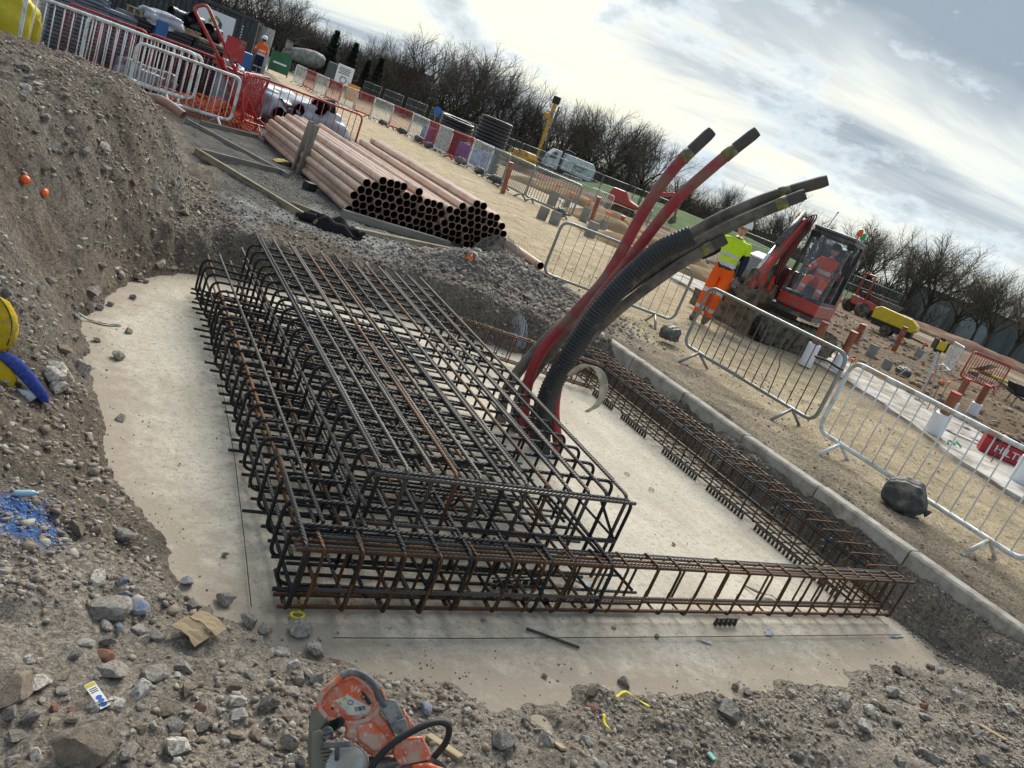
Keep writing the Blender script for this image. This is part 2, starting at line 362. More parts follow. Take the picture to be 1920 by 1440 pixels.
# ---------------------------------------------------------------- ground sheet
def axis(a, b, step, lo, hi, grow=1.035):
    c = list(np.arange(a, b, step)); s = step; x = c[-1]
    while x < hi: s *= grow; x += s; c.append(x)
    s = step; x = c[0]; pre = []
    while x > lo: s *= grow; x -= s; pre.append(x)
    return np.array(pre[::-1] + c)
def strip_near(y): return np.interp(y, [-10, 3, 4.4, 5.2, 6.7, 9.1, 21, 28.6, 60], [9.5, 10.2, 10.4, 10.6, 11.6, 12.4, 15.0, 18.6, 34])
def ground():
    xs = axis(-1.6, 6.5, .021, -260, 420); ys = axis(.7, 9.3, .022, -60, 420)
    X, Y = np.meshgrid(xs, ys); nx, ny = len(xs), len(ys); x = X.ravel(); y = Y.ravel(); z = height(x, y)
    co = np.stack([x, y, z], 1).astype(np.float32)
    i = np.arange(nx * ny).reshape(ny, nx); q = np.stack([i[:-1, :-1], i[:-1, 1:], i[1:, 1:], i[1:, :-1]], -1).reshape(-1, 4)
    me = bpy.data.meshes.new('ground'); me.vertices.add(len(co)); me.vertices.foreach_set('co', co.ravel())
    me.loops.add(q.size); me.loops.foreach_set('vertex_index', q.ravel().astype(np.int32)); me.polygons.add(len(q)); me.polygons.foreach_set('loop_start', np.arange(0, q.size, 4, dtype=np.int32))
    me.update(); me.shade_smooth()
    # soil kinds by place
    n1 = fbm(x * .9, y * .9, 1, 5); n2 = fbm(x * 4, y * 4, 3, 4)
    col = np.tile(np.array([.232, .188, .148]), (len(x), 1))
    def lay(mask, c):
        nonlocal col; mask = np.clip(mask, 0, 1)[:, None]; col = col * (1 - mask) + np.array(c) * mask
    lay(sst(.0, .5, n1 * .5 + .2), (.265, .232, .195))
    # fine grey rubble nearest the camera
    lay(sst(3.2, 2.2, y + .4 * n1) * (x < 5.8), (.42, .365, .305))
    # grey crushed stone between pit and pipe stack
    g = sst(1.35, 1.75, x + .25 * n1) * sst(7.7, 8.3, y + .25 * n2) * sst(6.3, 5.6, x - .12 * (y - 10) + .3 * n1) * sst(26, 20, y)
    lay(g, (.155, .145, .135)); lay(g * sst(.0, .35, n1 + .25 - .12 * (y - 8.6)) * sst(12.5, 9, y), (.40, .40, .39))
    lay(g * sst(.12, .3, -n1 + .1 - .4 * abs(y - 8.2)), (.30, .24, .17))
    # sand track
    s = sst(5.9, 6.5, x - .10 * np.maximum(y - 10, 0) + .35 * n1) * sst(.2, -.6, x - strip_near(y) + .5 * n1) * sst(95, 60, y)
    lay(s, (.58, .465, .31)); lay(s * sst(.1, .5, n1), (.66, .54, .37)); lay(s * sst(7.6, 6.2, x + .6 * n1) * sst(9.5, 8, y), (.34, .28, .21))
    # wet mud beyond the blinding strip
    fm = sst(-.3, .6, x - strip_near(y)); lay(fm, (.21, .145, .092)); lay(fm * sst(.0, .5, n1), (.31, .215, .135)); lay(fm * sst(.15, .5, fbm(x * .25, y * .25, 6)), (.38, .32, .25))
    lay(sst(70, 100, np.hypot(x, y)), (.07, .085, .04))
    # spilt marker paint
    bp = np.exp(-(((x - .10) / .17) ** 2 + ((y - 2.80) / .26) ** 2)) + .6 * np.exp(-(((x - .52) / .12) ** 2 + ((y - 2.42) / .2) ** 2))
    lay(.8 * sst(.45, .95, bp + .5 * n2), (.03, .19, .60))
    ca = me.attributes.new('soil', 'FLOAT_COLOR', 'POINT'); ca.data.foreach_set('color', np.concatenate([col, np.ones((len(x), 1))], 1).astype(np.float32).ravel())
    m = bpy.data.materials.new('soil'); m.use_nodes = True; nt = m.node_tree; N = nt.nodes.new; L = nt.links.new; b = nt.nodes['Principled BSDF']; b.inputs['Roughness'].default_value = .95; b.inputs['Specular IOR Level'].default_value = .2
    at = N('ShaderNodeAttribute'); at.attribute_name = 'soil'; tc = N('ShaderNodeTexCoord')
    def noise(s, d, r=.65):
        n = N('ShaderNodeTexNoise'); L(tc.outputs['Object'], n.inputs[0]); n.inputs['Scale'].default_value = s; n.inputs['Detail'].default_value = d; n.inputs['Roughness'].default_value = r; return n.outputs['Fac']
    def mr(f, a, b_, c, d_):
        n = N('ShaderNodeMapRange'); L(f, n.inputs[0]); n.inputs[1].default_value = a; n.inputs[2].default_value = b_; n.inputs[3].default_value = c; n.inputs[4].default_value = d_; return n.outputs[0]
    def mul(a, f):
        n = N('ShaderNodeMix'); n.data_type = 'RGBA'; n.blend_type = 'MULTIPLY'; n.inputs[0].default_value = 1; L(a, n.inputs[6]); L(f, n.inputs[7]); return n.outputs[2]
    c = mul(at.outputs['Color'], mr(noise(2.2, 9), .3, .7, .62, 1.3)); c = mul(c, mr(noise(38, 5, .75), .34, .64, .42, 1.5)); c = mul(c, mr(noise(120, 3, .7), .35, .65, .6, 1.3)); c = mul(c, mr(noise(6, 6, .7), .3, .42, .55, 1.))
    L(c, b.inputs['Base Color'])
    bn = N('ShaderNodeBump'); bn.inputs['Strength'].default_value = 1; bn.inputs['Distance'].default_value = .045; L(noise(45, 8, .75), bn.inputs['Height']); L(bn.outputs[0], b.inputs['Normal'])
    me.materials.append(m); kind(link('ground', me), 'structure')
ground()
# ---------------------------------------------------------------- blinding slab in the pit
def slab():
    nx, ny = 140, 130; xs = np.linspace(.0, 5.72, nx); ys = np.linspace(1.75, 7.7, ny); X, Y = np.meshgrid(xs, ys)
    Z = .006 * fbm(X * 1.5, Y * 1.5, 2) + .003 * fbm(X * 8, Y * 8, 3)
    mb = MB(); mb.v = [tuple(p) for p in np.stack([X.ravel(), Y.ravel(), Z.ravel()], 1)]
    for j in range(ny - 1):
        for i in range(nx - 1): k = j * nx + i; mb.f.append((k, k + 1, k + nx + 1, k + nx)); mb.mi.append(0)
    n0 = nx * ny; rim = [k for k in range(nx)] + [j * nx + nx - 1 for j in range(1, ny)] + [(ny - 1) * nx + i for i in range(nx - 2, -1, -1)] + [j * nx for j in range(ny - 2, 0, -1)]
    mb.v += [(mb.v[k][0], mb.v[k][1], -.12) for k in rim]
    for a in range(len(rim)): b = (a + 1) % len(rim); mb.f.append((rim[b], rim[a], n0 + a, n0 + b)); mb.mi.append(0)
    m = bpy.data.materials.new('blinding_concrete'); m.use_nodes = True; nt = m.node_tree; N = nt.nodes.new; L = nt.links.new; b = nt.nodes['Principled BSDF']; b.inputs['Roughness'].default_value = .9
    tc = N('ShaderNodeTexCoord')
    def noise(s, d=7, r=.6, vec=None):
        n = N('ShaderNodeTexNoise'); L(vec or tc.outputs['Object'], n.inputs[0]); n.inputs['Scale'].default_value = s; n.inputs['Detail'].default_value = d; n.inputs['Roughness'].default_value = r; return n.outputs['Fac']
    def mr(f, a, b_, c=0., d_=1.):
        n = N('ShaderNodeMapRange'); L(f, n.inputs[0]); n.inputs[1].default_value = a; n.inputs[2].default_value = b_; n.inputs[3].default_value = c; n.inputs[4].default_value = d_; return n.outputs[0]
    def mix(f, a, c):
        n = N('ShaderNodeMix'); n.data_type = 'RGBA'
        for s, v in ((n.inputs[0], f), (n.inputs[6], a), (n.inputs[7], c)):
            if isinstance(v, (int, float)): s.default_value = v
            elif isinstance(v, tuple): s.default_value = v + (1,)
            else: L(v, s)
        return n.outputs[2]
    mp = N('ShaderNodeMapping'); mp.inputs['Scale'].default_value = (1, .35, 1); mp.inputs['Rotation'].default_value = (0, 0, .5); L(tc.outputs['Object'], mp.inputs[0])
    c = mix(mr(noise(1.3), .35, .65), (.64, .58, .48), (.50, .45, .37))
    c = mix(mr(noise(2.6, 9, .7, mp.outputs[0]), .48, .66), c, (.45, .385, .30))
    c = mix(mr(noise(26, 6, .78), .51, .66), c, (.30, .265, .22)); c = mix(mr(noise(75, 3, .7), .60, .70), c, (.19, .17, .145)); c = mix(mr(noise(55, 4, .6), .62, .72), c, (.70, .65, .55))
    # soil trodden in from the rubble edges: near and left margins
    at = N('ShaderNodeAttribute'); at.attribute_name = 'margin'; mx = N('ShaderNodeMath'); mx.operation = 'POWER'; L(mr(at.outputs['Fac'], .62, .0), mx.inputs[0]); mx.inputs[1].default_value = 1.6
    ad = N('ShaderNodeMath'); ad.operation = 'MULTIPLY_ADD'; L(mx.outputs[0], ad.inputs[0]); ad.inputs[1].default_value = .42; L(noise(9, 9, .78), ad.inputs[2])
    c = mix(mr(ad.outputs[0], .58, .90), c, (.34, .285, .225))
    L(c, b.inputs['Base Color'])
    bn = N('ShaderNodeBump'); bn.inputs['Strength'].default_value = .5; bn.inputs['Distance'].default_value = .01; L(noise(40, 8, .7), bn.inputs['Height']); L(bn.outputs[0], b.inputs['Normal'])
    me = mb.mesh('concrete_slab', m, True); P = np.array(mb.v); dd = np.clip(height(P[:, 0], P[:, 1], False) * 0 + pit_margin(P[:, 0], P[:, 1]), 0, 1.2)
    ca = me.attributes.new('margin', 'FLOAT', 'POINT'); ca.data.foreach_set('value', dd.astype(np.float32)); kind(link('concrete_slab', me), 'structure')
slab()
# painted marks and string lines on the slab
M_blue = mat('blue_marker_paint', (.03, .16, .52), (.10, .25, .55), 14, .8, dirt=((.5, .46, .39), .75, 18))
M_string = mat('string_line', (.05, .05, .05), None, 4, .9)
def smear(name, c, L_, w, a, label, seed):
    rn = random.Random(seed); n = 14; pts = []
    for i in range(n):
        t = 2 * PI * i / n; k = rn.uniform(.65, 1.1); pts.append((c[0] + math.cos(a) * math.cos(t) * L_ * k - math.sin(a) * math.sin(t) * w * k, c[1] + math.sin(a) * math.cos(t) * L_ * k + math.cos(a) * math.sin(t) * w * k))
    mb = MB(); mb.add([V(p[0], p[1], .010) for p in pts], [tuple(range(n))])
    return tag(mb.build(name, M_blue), label, 'paint mark')
for i, (px, py, L_, w, a, lb) in enumerate([(385, 558, .09, .05, 1.2, 'blue paint smear on slab left of the far end of the cage'), (1100, 1098, .11, .025, 2.3, 'blue paint stroke on slab under the front right corner of the cage'),
        (1150, 1130, .16, .018, 0, 'long blue paint line on slab beneath the near beam cage'), (1440, 1188, .06, .025, .4, 'blue paint dab on slab below the near beam, right of the plastic spacer'),
        (1322, 1204, .06, .02, -.5, 'faint blue paint dab in front of the plastic spacer'), (1680, 1194, .10, .018, 0, 'blue paint dash at the right end of the string line'),
        (795, 655, .16, .05, .1, 'blue paint patch on slab seen through the far part of the cage')]):
    smear('paint_mark', G(px, py, 0), L_, w, a, lb, i)
for lb, pts in (('dark string line along the left of the cage', [(383, 560), (412, 700), (440, 860), (458, 1010), (471, 1137)]), ('dark string line along the front of the near beam', [(625, 1196), (900, 1197), (1300, 1194), (1690, 1190)])):
    tag(MB().tube([G(x, y, .016) for x, y in pts], .0022, 5).build('string_line', M_string), lb, 'string')
# ---------------------------------------------------------------- kerb
M_kerb = mat('kerb_concrete', (.48, .45, .40), (.38, .35, .305), 5, .9, bump=.5, bscale=40, dirt=((.30, .26, .21), .45, 8), rand=.08)
def kerb():
    t = thing('kerb', 'long pale concrete kerb between the pit and the sandy track', 'kerb', (0, 0, 0))
    y = 7.35; i = 0; rn = random.Random(4); me = None
    while y > .2:
        if me is None:
            mb = MB(); mb.prism([(0, -.22), (.15, -.22), (.15, .0), (.125, .03), (.02, .03), (0, .01)], 0, -.903); me = mb.mesh('kerb_stone', M_kerb)
        o = link('kerb_stone', me, t, .006, (5.70 + rn.uniform(-.008, .008) , y, .395 + rn.uniform(-.008, .008))); o.rotation_euler = (rn.uniform(-.006, .006), 0, rn.uniform(-.012, .012)); y -= .915; i += 1
kerb()
# pale blinding strip on the far side of the track
M_strip = mat('pale_concrete_strip', (.62, .60, .57), (.47, .45, .42), 1.4, .9, bump=.3, bscale=30, dirt=((.30, .24, .18), .55, 2.2))
def strip():
    mb = MB(); ys = np.concatenate([np.linspace(2.4, 14, 60), np.linspace(14.5, 40, 40)]); a, b = [], []
    for y in ys:
        x0 = float(strip_near(y)) + .22 * float(fbm(np.array([y * .9]), np.array([3.]), 2)[0]); w = np.interp(y, [2, 9, 14, 20, 40], [2.3, 2.6, 2.2, 2.6, 3.0]) + .4 * float(fbm(np.array([y * .8]), np.array([8.]), 4)[0])
        zz = max(h1(x0, y), h1(x0 + w, y), h1(x0 + w / 2, y)) + .035; a.append((x0, y, zz)); b.append((x0 + w, y - .15 * w, zz))
    n = len(ys); lo = [(p[0] - .03, p[1], p[2] - .2) for p in a]; ro = [(p[0] + .03, p[1], p[2] - .2) for p in b]
    mb.v = lo + a + b + ro
    for i in range(n - 1):
        for k in range(3): mb.f.append((k * n + i, (k + 1) * n + i, (k + 1) * n + i + 1, k * n + i + 1)); mb.mi.append(0)
    kind(mb.build('blinding_strip', M_strip), 'structure')
strip()
# ---------------------------------------------------------------- stones
def rock_mesh(name, seed, sub, mats, flat=.75):
    rn = np.random.default_rng(seed); bm = bmesh.new(); bmesh.ops.create_icosphere(bm, subdivisions=sub, radius=1)
    P = np.array([v.co[:] for v in bm.verts]); F = [tuple(v.index for v in f.verts) for f in bm.faces]; bm.free()
    for k in range(13):      # chop with planes for broken faces
        n = rn.normal(size=3); n /= np.linalg.norm(n); d = rn.uniform(.38, .82); s = P @ n; P = P - np.outer(np.maximum(s - d, 0), n)
    P = P * (1 + (.20 if sub < 2 else .025) * rn.normal(size=(len(P), 1))) * np.array([1, rn.uniform(.62, .95), rn.uniform(.45, flat)])
    me = bpy.data.meshes.new(name); me.from_pydata(P.tolist(), [], F)
    for m in mats: me.materials.append(m)
    return me, P, F
def stone_mat(name, a, b, rand=.28, dirt=((.20, .165, .125), .45, 5)):
    return mat(name, a, b, 3.2, .92, bump=.6, bscale=14, dirt=dirt, rand=rand)
M_rock = [stone_mat('grey_stone', (.40, .38, .355), (.27, .25, .23)), stone_mat('pale_stone', (.58, .555, .52), (.44, .41, .37)), stone_mat('brown_stone', (.35, .28, .215), (.25, .20, .155)), stone_mat('brick_red_stone', (.34, .13, .085), (.26, .13, .10)), stone_mat('blue_painted_stone', (.03, .17, .55), (.14, .20, .33), dirt=((.30, .28, .26), .75, 4))]
ROCKV = {k: [] for k in range(5)}
for k in range(5):
    for i in range(6 if k < 3 else 3):
        me, _, _ = rock_mesh('stone', 100 + i + 20 * k, 3, [M_rock[k]]); me.shade_smooth(); me.set_sharp_from_angle(angle=math.radians(20)); ROCKV[k].append(me)
NAMES = ['grey', 'pale', 'brown', 'brick red', 'blue painted']
PLACED = []; STONES = {}
def stone(p, size, k, place, group, rn, label=None):
    if not callable(getattr(p, 'copy', None)): p = Vector(p)
    z = h1(p[0], p[1]); on_slab = z < .004; z = max(z, .002)
    o = bpy.data.objects.new('stone', rn.choice(ROCKV[k])); COL.objects.link(o)
    o.location = (p[0], p[1], z + size * (.30 if on_slab else .18)); o.scale = (size, size, size * rn.uniform(.8, 1.1)); o.rotation_euler = (rn.uniform(-.4, .4), rn.uniform(-.4, .4), rn.uniform(0, 6.3))
    PLACED.append((p[0], p[1], size))
    STONES.setdefault((NAMES[k], place), []).append(o); return tag(o, label or '%s stone %s' % (NAMES[k], place), 'stone', group)
def stones():
    rn = random.Random(21)
    reg = {'L': ('in rubble at the slab left edge', 'stones in the rubble left of the slab'), 'F': ('in foreground rubble left of the saw', 'stones in the foreground rubble on the left'),
           'B': ('at the foot of the left bank', 'stones at the foot of the left bank'), 'M': ('half buried in the spoil mound', 'stones on the spoil mound'),
           'R': ('in foreground rubble right of the saw', 'stones in the foreground rubble on the right'), 'H': ('on the rubble heap between cage and pipe stack', 'stones on the rubble heap behind the cage')}
    big = {'L': [(230, 1003, 24, 0), (182, 997, 18, 2), (182, 1088, 21, 1), (197, 1142, 38, 0), (253, 1148, 22, 4), (347, 1093, 18, 4), (360, 1138, 22, 0), (418, 1133, 21, 0), (200, 1173, 14, 0), (257, 1183, 17, 0), (267, 1203, 18, 0), (298, 1198, 14, 0), (200, 1205, 18, 0), (163, 1210, 16, 0), (463, 1168, 22, 0), (497, 1187, 19, 0), (557, 1183, 30, 0), (230, 1090, 13, 4), (235, 1115, 11, 4), (140, 1230, 14, 0), (190, 944, 20, 2), (143, 991, 20, 2), (223, 1180, 11, 4), (248, 1120, 10, 0)],
           'F': [(202, 1233, 22, 3), (212, 1260, 28, 0), (297, 1267, 26, 0), (342, 1255, 21, 0), (530, 1227, 17, 1), (592, 1230, 24, 1), (552, 1250, 15, 1), (560, 1277, 18, 0), (593, 1277, 20, 0), (500, 1323, 24, 0), (550, 1300, 20, 0), (447, 1348, 22, 1), (380, 1365, 20, 0), (327, 1407, 34, 1), (153, 1410, 52, 2), (27, 1303, 34, 2), (70, 1287, 24, 1), (117, 1273, 20, 2), (17, 1337, 20, 0), (375, 1328, 13, 3), (267, 1297, 25, 1), (350, 1297, 22, 2), (545, 1400, 22, 0), (560, 1432, 20, 1), (240, 1250, 12, 0), (440, 1290, 15, 2), (470, 1265, 14, 0), (100, 1330, 12, 3), (420, 1400, 13, 1), (480, 1375, 16, 2), (65, 1420, 18, 1), (30, 1380, 15, 0), (630, 1245, 10, 3)],
           'B': [(153, 695, 24, 1), (99, 704, 22, 1), (105, 733, 22, 1), (227, 787, 12, 0), (173, 549, 20, 0), (116, 657, 18, 2), (165, 575, 13, 0), (185, 580, 12, 0), (190, 500, 14, 0), (225, 517, 10, 0), (300, 497, 14, 1), (325, 505, 12, 0), (120, 790, 16, 2), (180, 640, 9, 0)],
           'M': [(100, 280, 20, 0), (192, 277, 16, 1), (160, 287, 14, 1), (195, 320, 15, 0), (290, 360, 20, 0), (343, 400, 14, 2), (217, 333, 11, 0), (50, 170, 14, 0), (130, 245, 10, 0), (85, 318, 10, 2), (100, 320, 9, 0), (250, 345, 9, 3), (265, 395, 11, 2), (135, 285, 10, 0), (325, 345, 10, 0)],
           'R': [(1167, 1282, 16, 0), (1107, 1332, 20, 3), (1110, 1300, 14, 2), (1367, 1343, 28, 0), (1377, 1290, 12, 0), (1400, 1300, 13, 0), (937, 1397, 34, 0), (1233, 1340, 14, 2), (1483, 1303, 14, 1), (1584, 1316, 17, 1), (1625, 1331, 14, 1), (1620, 1365, 20, 1), (1660, 1331, 14, 0), (1674, 1304, 18, 0), (1682, 1355, 14, 0), (1737, 1350, 17, 0), (1792, 1300, 14, 1), (1741, 1426, 30, 1), (1825, 1372, 14, 0), (1691, 1263, 18, 0), (1740, 1252, 10, 0), (1763, 1259, 10, 0), (1454, 1382, 12, 1), (1490, 1418, 16, 0), (1733, 1325, 9, 3), (795, 1330, 15, 4), (1020, 1270, 9, 0), (1230, 1195, 7, 0), (1150, 1180, 6, 0), (905, 1165, 7, 0), (980, 1120, 6, 0), (1262, 1022, 6, 2), (420, 1043, 8, 0), (700, 1330, 16, 2), (1290, 1400, 12, 0), (1840, 1425, 18, 0), (1560, 1360, 13, 2), (1890, 1330, 12, 1)]}
    for k, L_ in big.items():
        for px, py, hp, c in L_:
            p = hit(px, py); z = p.z; s = hp * math.hypot(p[0], p[1], EYE - z) / FPX * 1.05
            stone(p, s, c, *reg[k], rn)
    def scatter(n, f, k, smin, smax, w):
        c = 0; tries = 0
        while c < n and tries < 6000:
            tries += 1; x, y = f(); s = smin * (smax / smin) ** (rn.random() ** 1.6)
            if any((x - a) ** 2 + (y - b) ** 2 < (.72 * (s + q)) ** 2 for a, b, q in PLACED): continue
            stone((x, y, 0), s, rn.choices(range(4), w)[0], *reg[k], rn); c += 1
    def from_px(x0, x1, y0, y1, z): return lambda: tuple(G(rn.uniform(x0, x1), rn.uniform(y0, y1), z))[:2]
    scatter(50, lambda: (rn.gauss(5.0, .75), rn.gauss(8.35, .42)), 'H', .05, .12, (.8, .12, .08, .0))
    scatter(34, from_px(20, 330, 180, 430, .95), 'M', .03, .075, (.6, .2, .17, .03))
    scatter(46, from_px(0, 560, 1230, 1440, .2), 'F', .018, .05, (.45, .25, .25, .05))
    scatter(46, from_px(880, 1900, 1300, 1440, .18), 'R', .016, .045, (.5, .25, .2, .05))
stones()
for (c_, pl_), os_ in STONES.items():
    os_.sort(key=lambda o: photo_x(o.location))
    if len(os_) > 1:
        for i, o in enumerate(os_): o['label'] = '%s stone %s, %s from the left' % (c_, pl_, ordinal(i))
def gravel(name, label, n, pts_fn, smin, smax, mats, sub, seed, power=2.2, sink=.25):
    """loose stones too many and too small to count, as real little rocks joined into one mesh"""
    rn = np.random.default_rng(seed); var = [rock_mesh('tmp', seed * 7 + i, sub, [])[1:] for i in range(6)]
    x, y = pts_fn(n, rn); z = np.maximum(height(x, y), .0); n = len(x); s = smin * (smax / smin) ** (rn.random(n) ** power)
    Vs, Fs, Ms = [], [], []; off = 0
    which = rn.integers(0, 6, n)
    for k in range(6):
        idx = np.nonzero(which == k)[0]; P, F = var[k]; m = len(idx); a = rn.random(m) * 6.283; t = rn.normal(size=m) * .5
        ca, sa, ct, st = np.cos(a), np.sin(a), np.cos(t), np.sin(t)
        Q = P[None] * s[idx][:, None, None]; X = Q[..., 0]; Y = Q[..., 1] * ct[:, None] - Q[..., 2] * st[:, None]; Z = Q[..., 1] * st[:, None] + Q[..., 2] * ct[:, None]
        X, Y = X * ca[:, None] - Y * sa[:, None], X * sa[:, None] + Y * ca[:, None]
        W_ = np.stack([X + x[idx][:, None], Y + y[idx][:, None], Z + (z[idx] + s[idx] * sink)[:, None]], -1).reshape(-1, 3)
        F = np.array(F); Fs.append((F[None] + (np.arange(m) * len(P))[:, None, None] + off).reshape(-1, 3)); Vs.append(W_); off += len(W_)
        Ms.append(np.repeat(rn.choice(len(mats), m, p=[.5, .2, .3] if len(mats) == 3 else None), len(F)))
    co = np.concatenate(Vs).astype(np.float32); q = np.concatenate(Fs).astype(np.int32); mi = np.concatenate(Ms).astype(np.int32)
    me = bpy.data.meshes.new(name); me.vertices.add(len(co)); me.vertices.foreach_set('co', co.ravel()); me.loops.add(q.size); me.loops.foreach_set('vertex_index', q.ravel()); me.polygons.add(len(q)); me.polygons.foreach_set('loop_start', np.arange(0, q.size, 3, dtype=np.int32))
    for m in mats: me.materials.append(m)
    me.polygons.foreach_set('material_index', mi); me.update()
    return kind(tag(link(name, me), label, 'gravel'), 'stuff')
M_gr = [mat('loose_grey_gravel', (.37, .325, .28), (.24, .205, .175), 16, .95, bump=.5, bscale=60), mat('loose_pale_gravel', (.50, .46, .41), (.36, .32, .275), 16, .95, bump=.5, bscale=60), mat('loose_brown_gravel', (.33, .26, .195), (.235, .18, .135), 16, .95, bump=.5, bscale=60)]
def P_box(x0, x1, y0, y1, keep=None):
    def f(n, rn):
        x = rn.uniform(x0, x1, n * 3); y = rn.uniform(y0, y1, n * 3); k = rn.random(n * 3)
        if keep is not None: ok = k < keep(x, y)
        else: ok = k < 2
        return x[ok][:n], y[ok][:n]
    return f
clump = lambda x, y, k: np.clip(.55 + 1.5 * fbm(x * 1.6, y * 1.6, k, 3), .06, 1)
def near_keep(x, y): return (height(x, y, False) > .012) * clump(x, y, 1)
gravel('foreground_gravel', 'fine grey and brown rubble covering the ground before the slab', 30000, P_box(-.35, 5.7, .75, 2.55, near_keep), .003, .026, M_gr, 1, 3, 2.6, .10)
gravel('bank_gravel', 'loose stones and clods on the left bank and spoil mound', 22000, P_box(-1.0, 1.5, 2.4, 9.5, lambda x, y: (height(x, y, False) > .02) * clump(x, y, 3)), .004, .036, M_gr, 1, 4, 2.8, .08)
gravel('slab_edge_gravel', 'loose pebbles scattered over the edges of the concrete slab', 5000, P_box(.3, 5.65, 1.95, 7.2, lambda x, y: .04 + np.exp(-np.clip(pit_margin(x, y), 0, 2) / .16) * .95), .0018, .011, M_gr, 1, 5, 2.2, .3)
gravel('heap_rubble', 'grey broken rubble of the heap behind the reinforcement', 5200, lambda n, rn: (rn.normal(5.0, .85, n), rn.normal(8.35, .5, n)), .015, .06, [M_gr[0], M_gr[1], M_gr[0]], 1, 6, 2.)
gravel('pit_bank_gravel', 'gravel along the far earth bank of the pit', 5000, P_box(.9, 5.7, 6.6, 8.6, lambda x, y: (height(x, y, False) > .01) * .9), .008, .035, M_gr, 1, 7, 2.2)
gravel('kerb_gravel', 'gravel between the slab and the kerb', 3000, P_box(5.45, 5.70, .7, 7.0), .005, .022, M_gr, 1, 8, 2.)
gravel('crushed_stone', 'grey crushed stone in front of the pipe stack', 9000, P_box(1.6, 6.2, 8.3, 12.5, lambda x, y: clump(x, y, 5)), .008, .026, [M_gr[0], M_gr[1], M_gr[0]], 1, 9, 2.)
gravel('track_clods', 'dark clods and grit on the sandy track', 4200, P_box(5.9, 10.5, 1.5, 14, lambda x, y: np.clip(.25 + 1.2 * fbm(x * 1.2, y * 1.2, 2, 3) + np.exp(-((x - 5.95) / .3) ** 2), 0.02, 1)), .006, .03, M_gr, 1, 10, 3.)
gravel('blue_gravel', 'gravel sprayed bright blue on the left bank', 1000, lambda n, rn: (rn.normal(.08, .11, n), rn.normal(2.82, .18, n)), .003, .015, [M_rock[4]], 1, 12, 1.6)
gravel('mud_clods', 'brown clods of churned mud beyond the pale strip', 5000, P_box(12, 34, 4, 34, lambda x, y: (x > strip_near(y) + 2.2) * clump(x, y, 6)), .03, .16, [M_gr[2], M_gr[2], M_gr[0]], 1, 13, 3.)
# ---------------------------------------------------------------- reinforcement
M_bar = rebar_mat('dark_ribbed_steel', (.045, .048, .052), (.018, .019, .021), .55, .28, (.11, .05, .022))
M_barr = rebar_mat('rusty_ribbed_steel', (.115, .068, .043), (.05, .031, .02), .6, .65, (.165, .078, .034))
M_barm = rebar_mat('weathered_ribbed_steel', (.15, .135, .12), (.065, .058, .052), .45, .35, (.14, .075, .038))
M_bar3 = [M_bar, M_barm, M_barr]
RB = random.Random(3)
def bar_mesh(path, r, m, n=7): return MB().tube(path, r, n, uv=True).mesh('bar', m, True)
def bar(path, r, m, parent, name='bar', jit=.004):
    o = link(name, bar_mesh(path, r, m), parent); o.location = (RB.uniform(-jit, jit), RB.uniform(-jit, jit), RB.uniform(-jit, jit) * .5); return o
def put(me, parent, loc, rot=(0, 0, 0), name='bar', jit=.006):
    o = link(name, me, parent); o.location = (loc[0] + RB.uniform(-jit, jit), loc[1] + RB.uniform(-jit, jit), loc[2] + RB.uniform(-jit, jit) * .4); o.rotation_euler = (rot[0] + RB.uniform(-.012, .012), rot[1] + RB.uniform(-.006, .006), rot[2] + RB.uniform(-.012, .012)); return o
cage = thing('base_cage', 'large two-tier black steel reinforcement cage of the tower base in the pit', 'rebar cage')
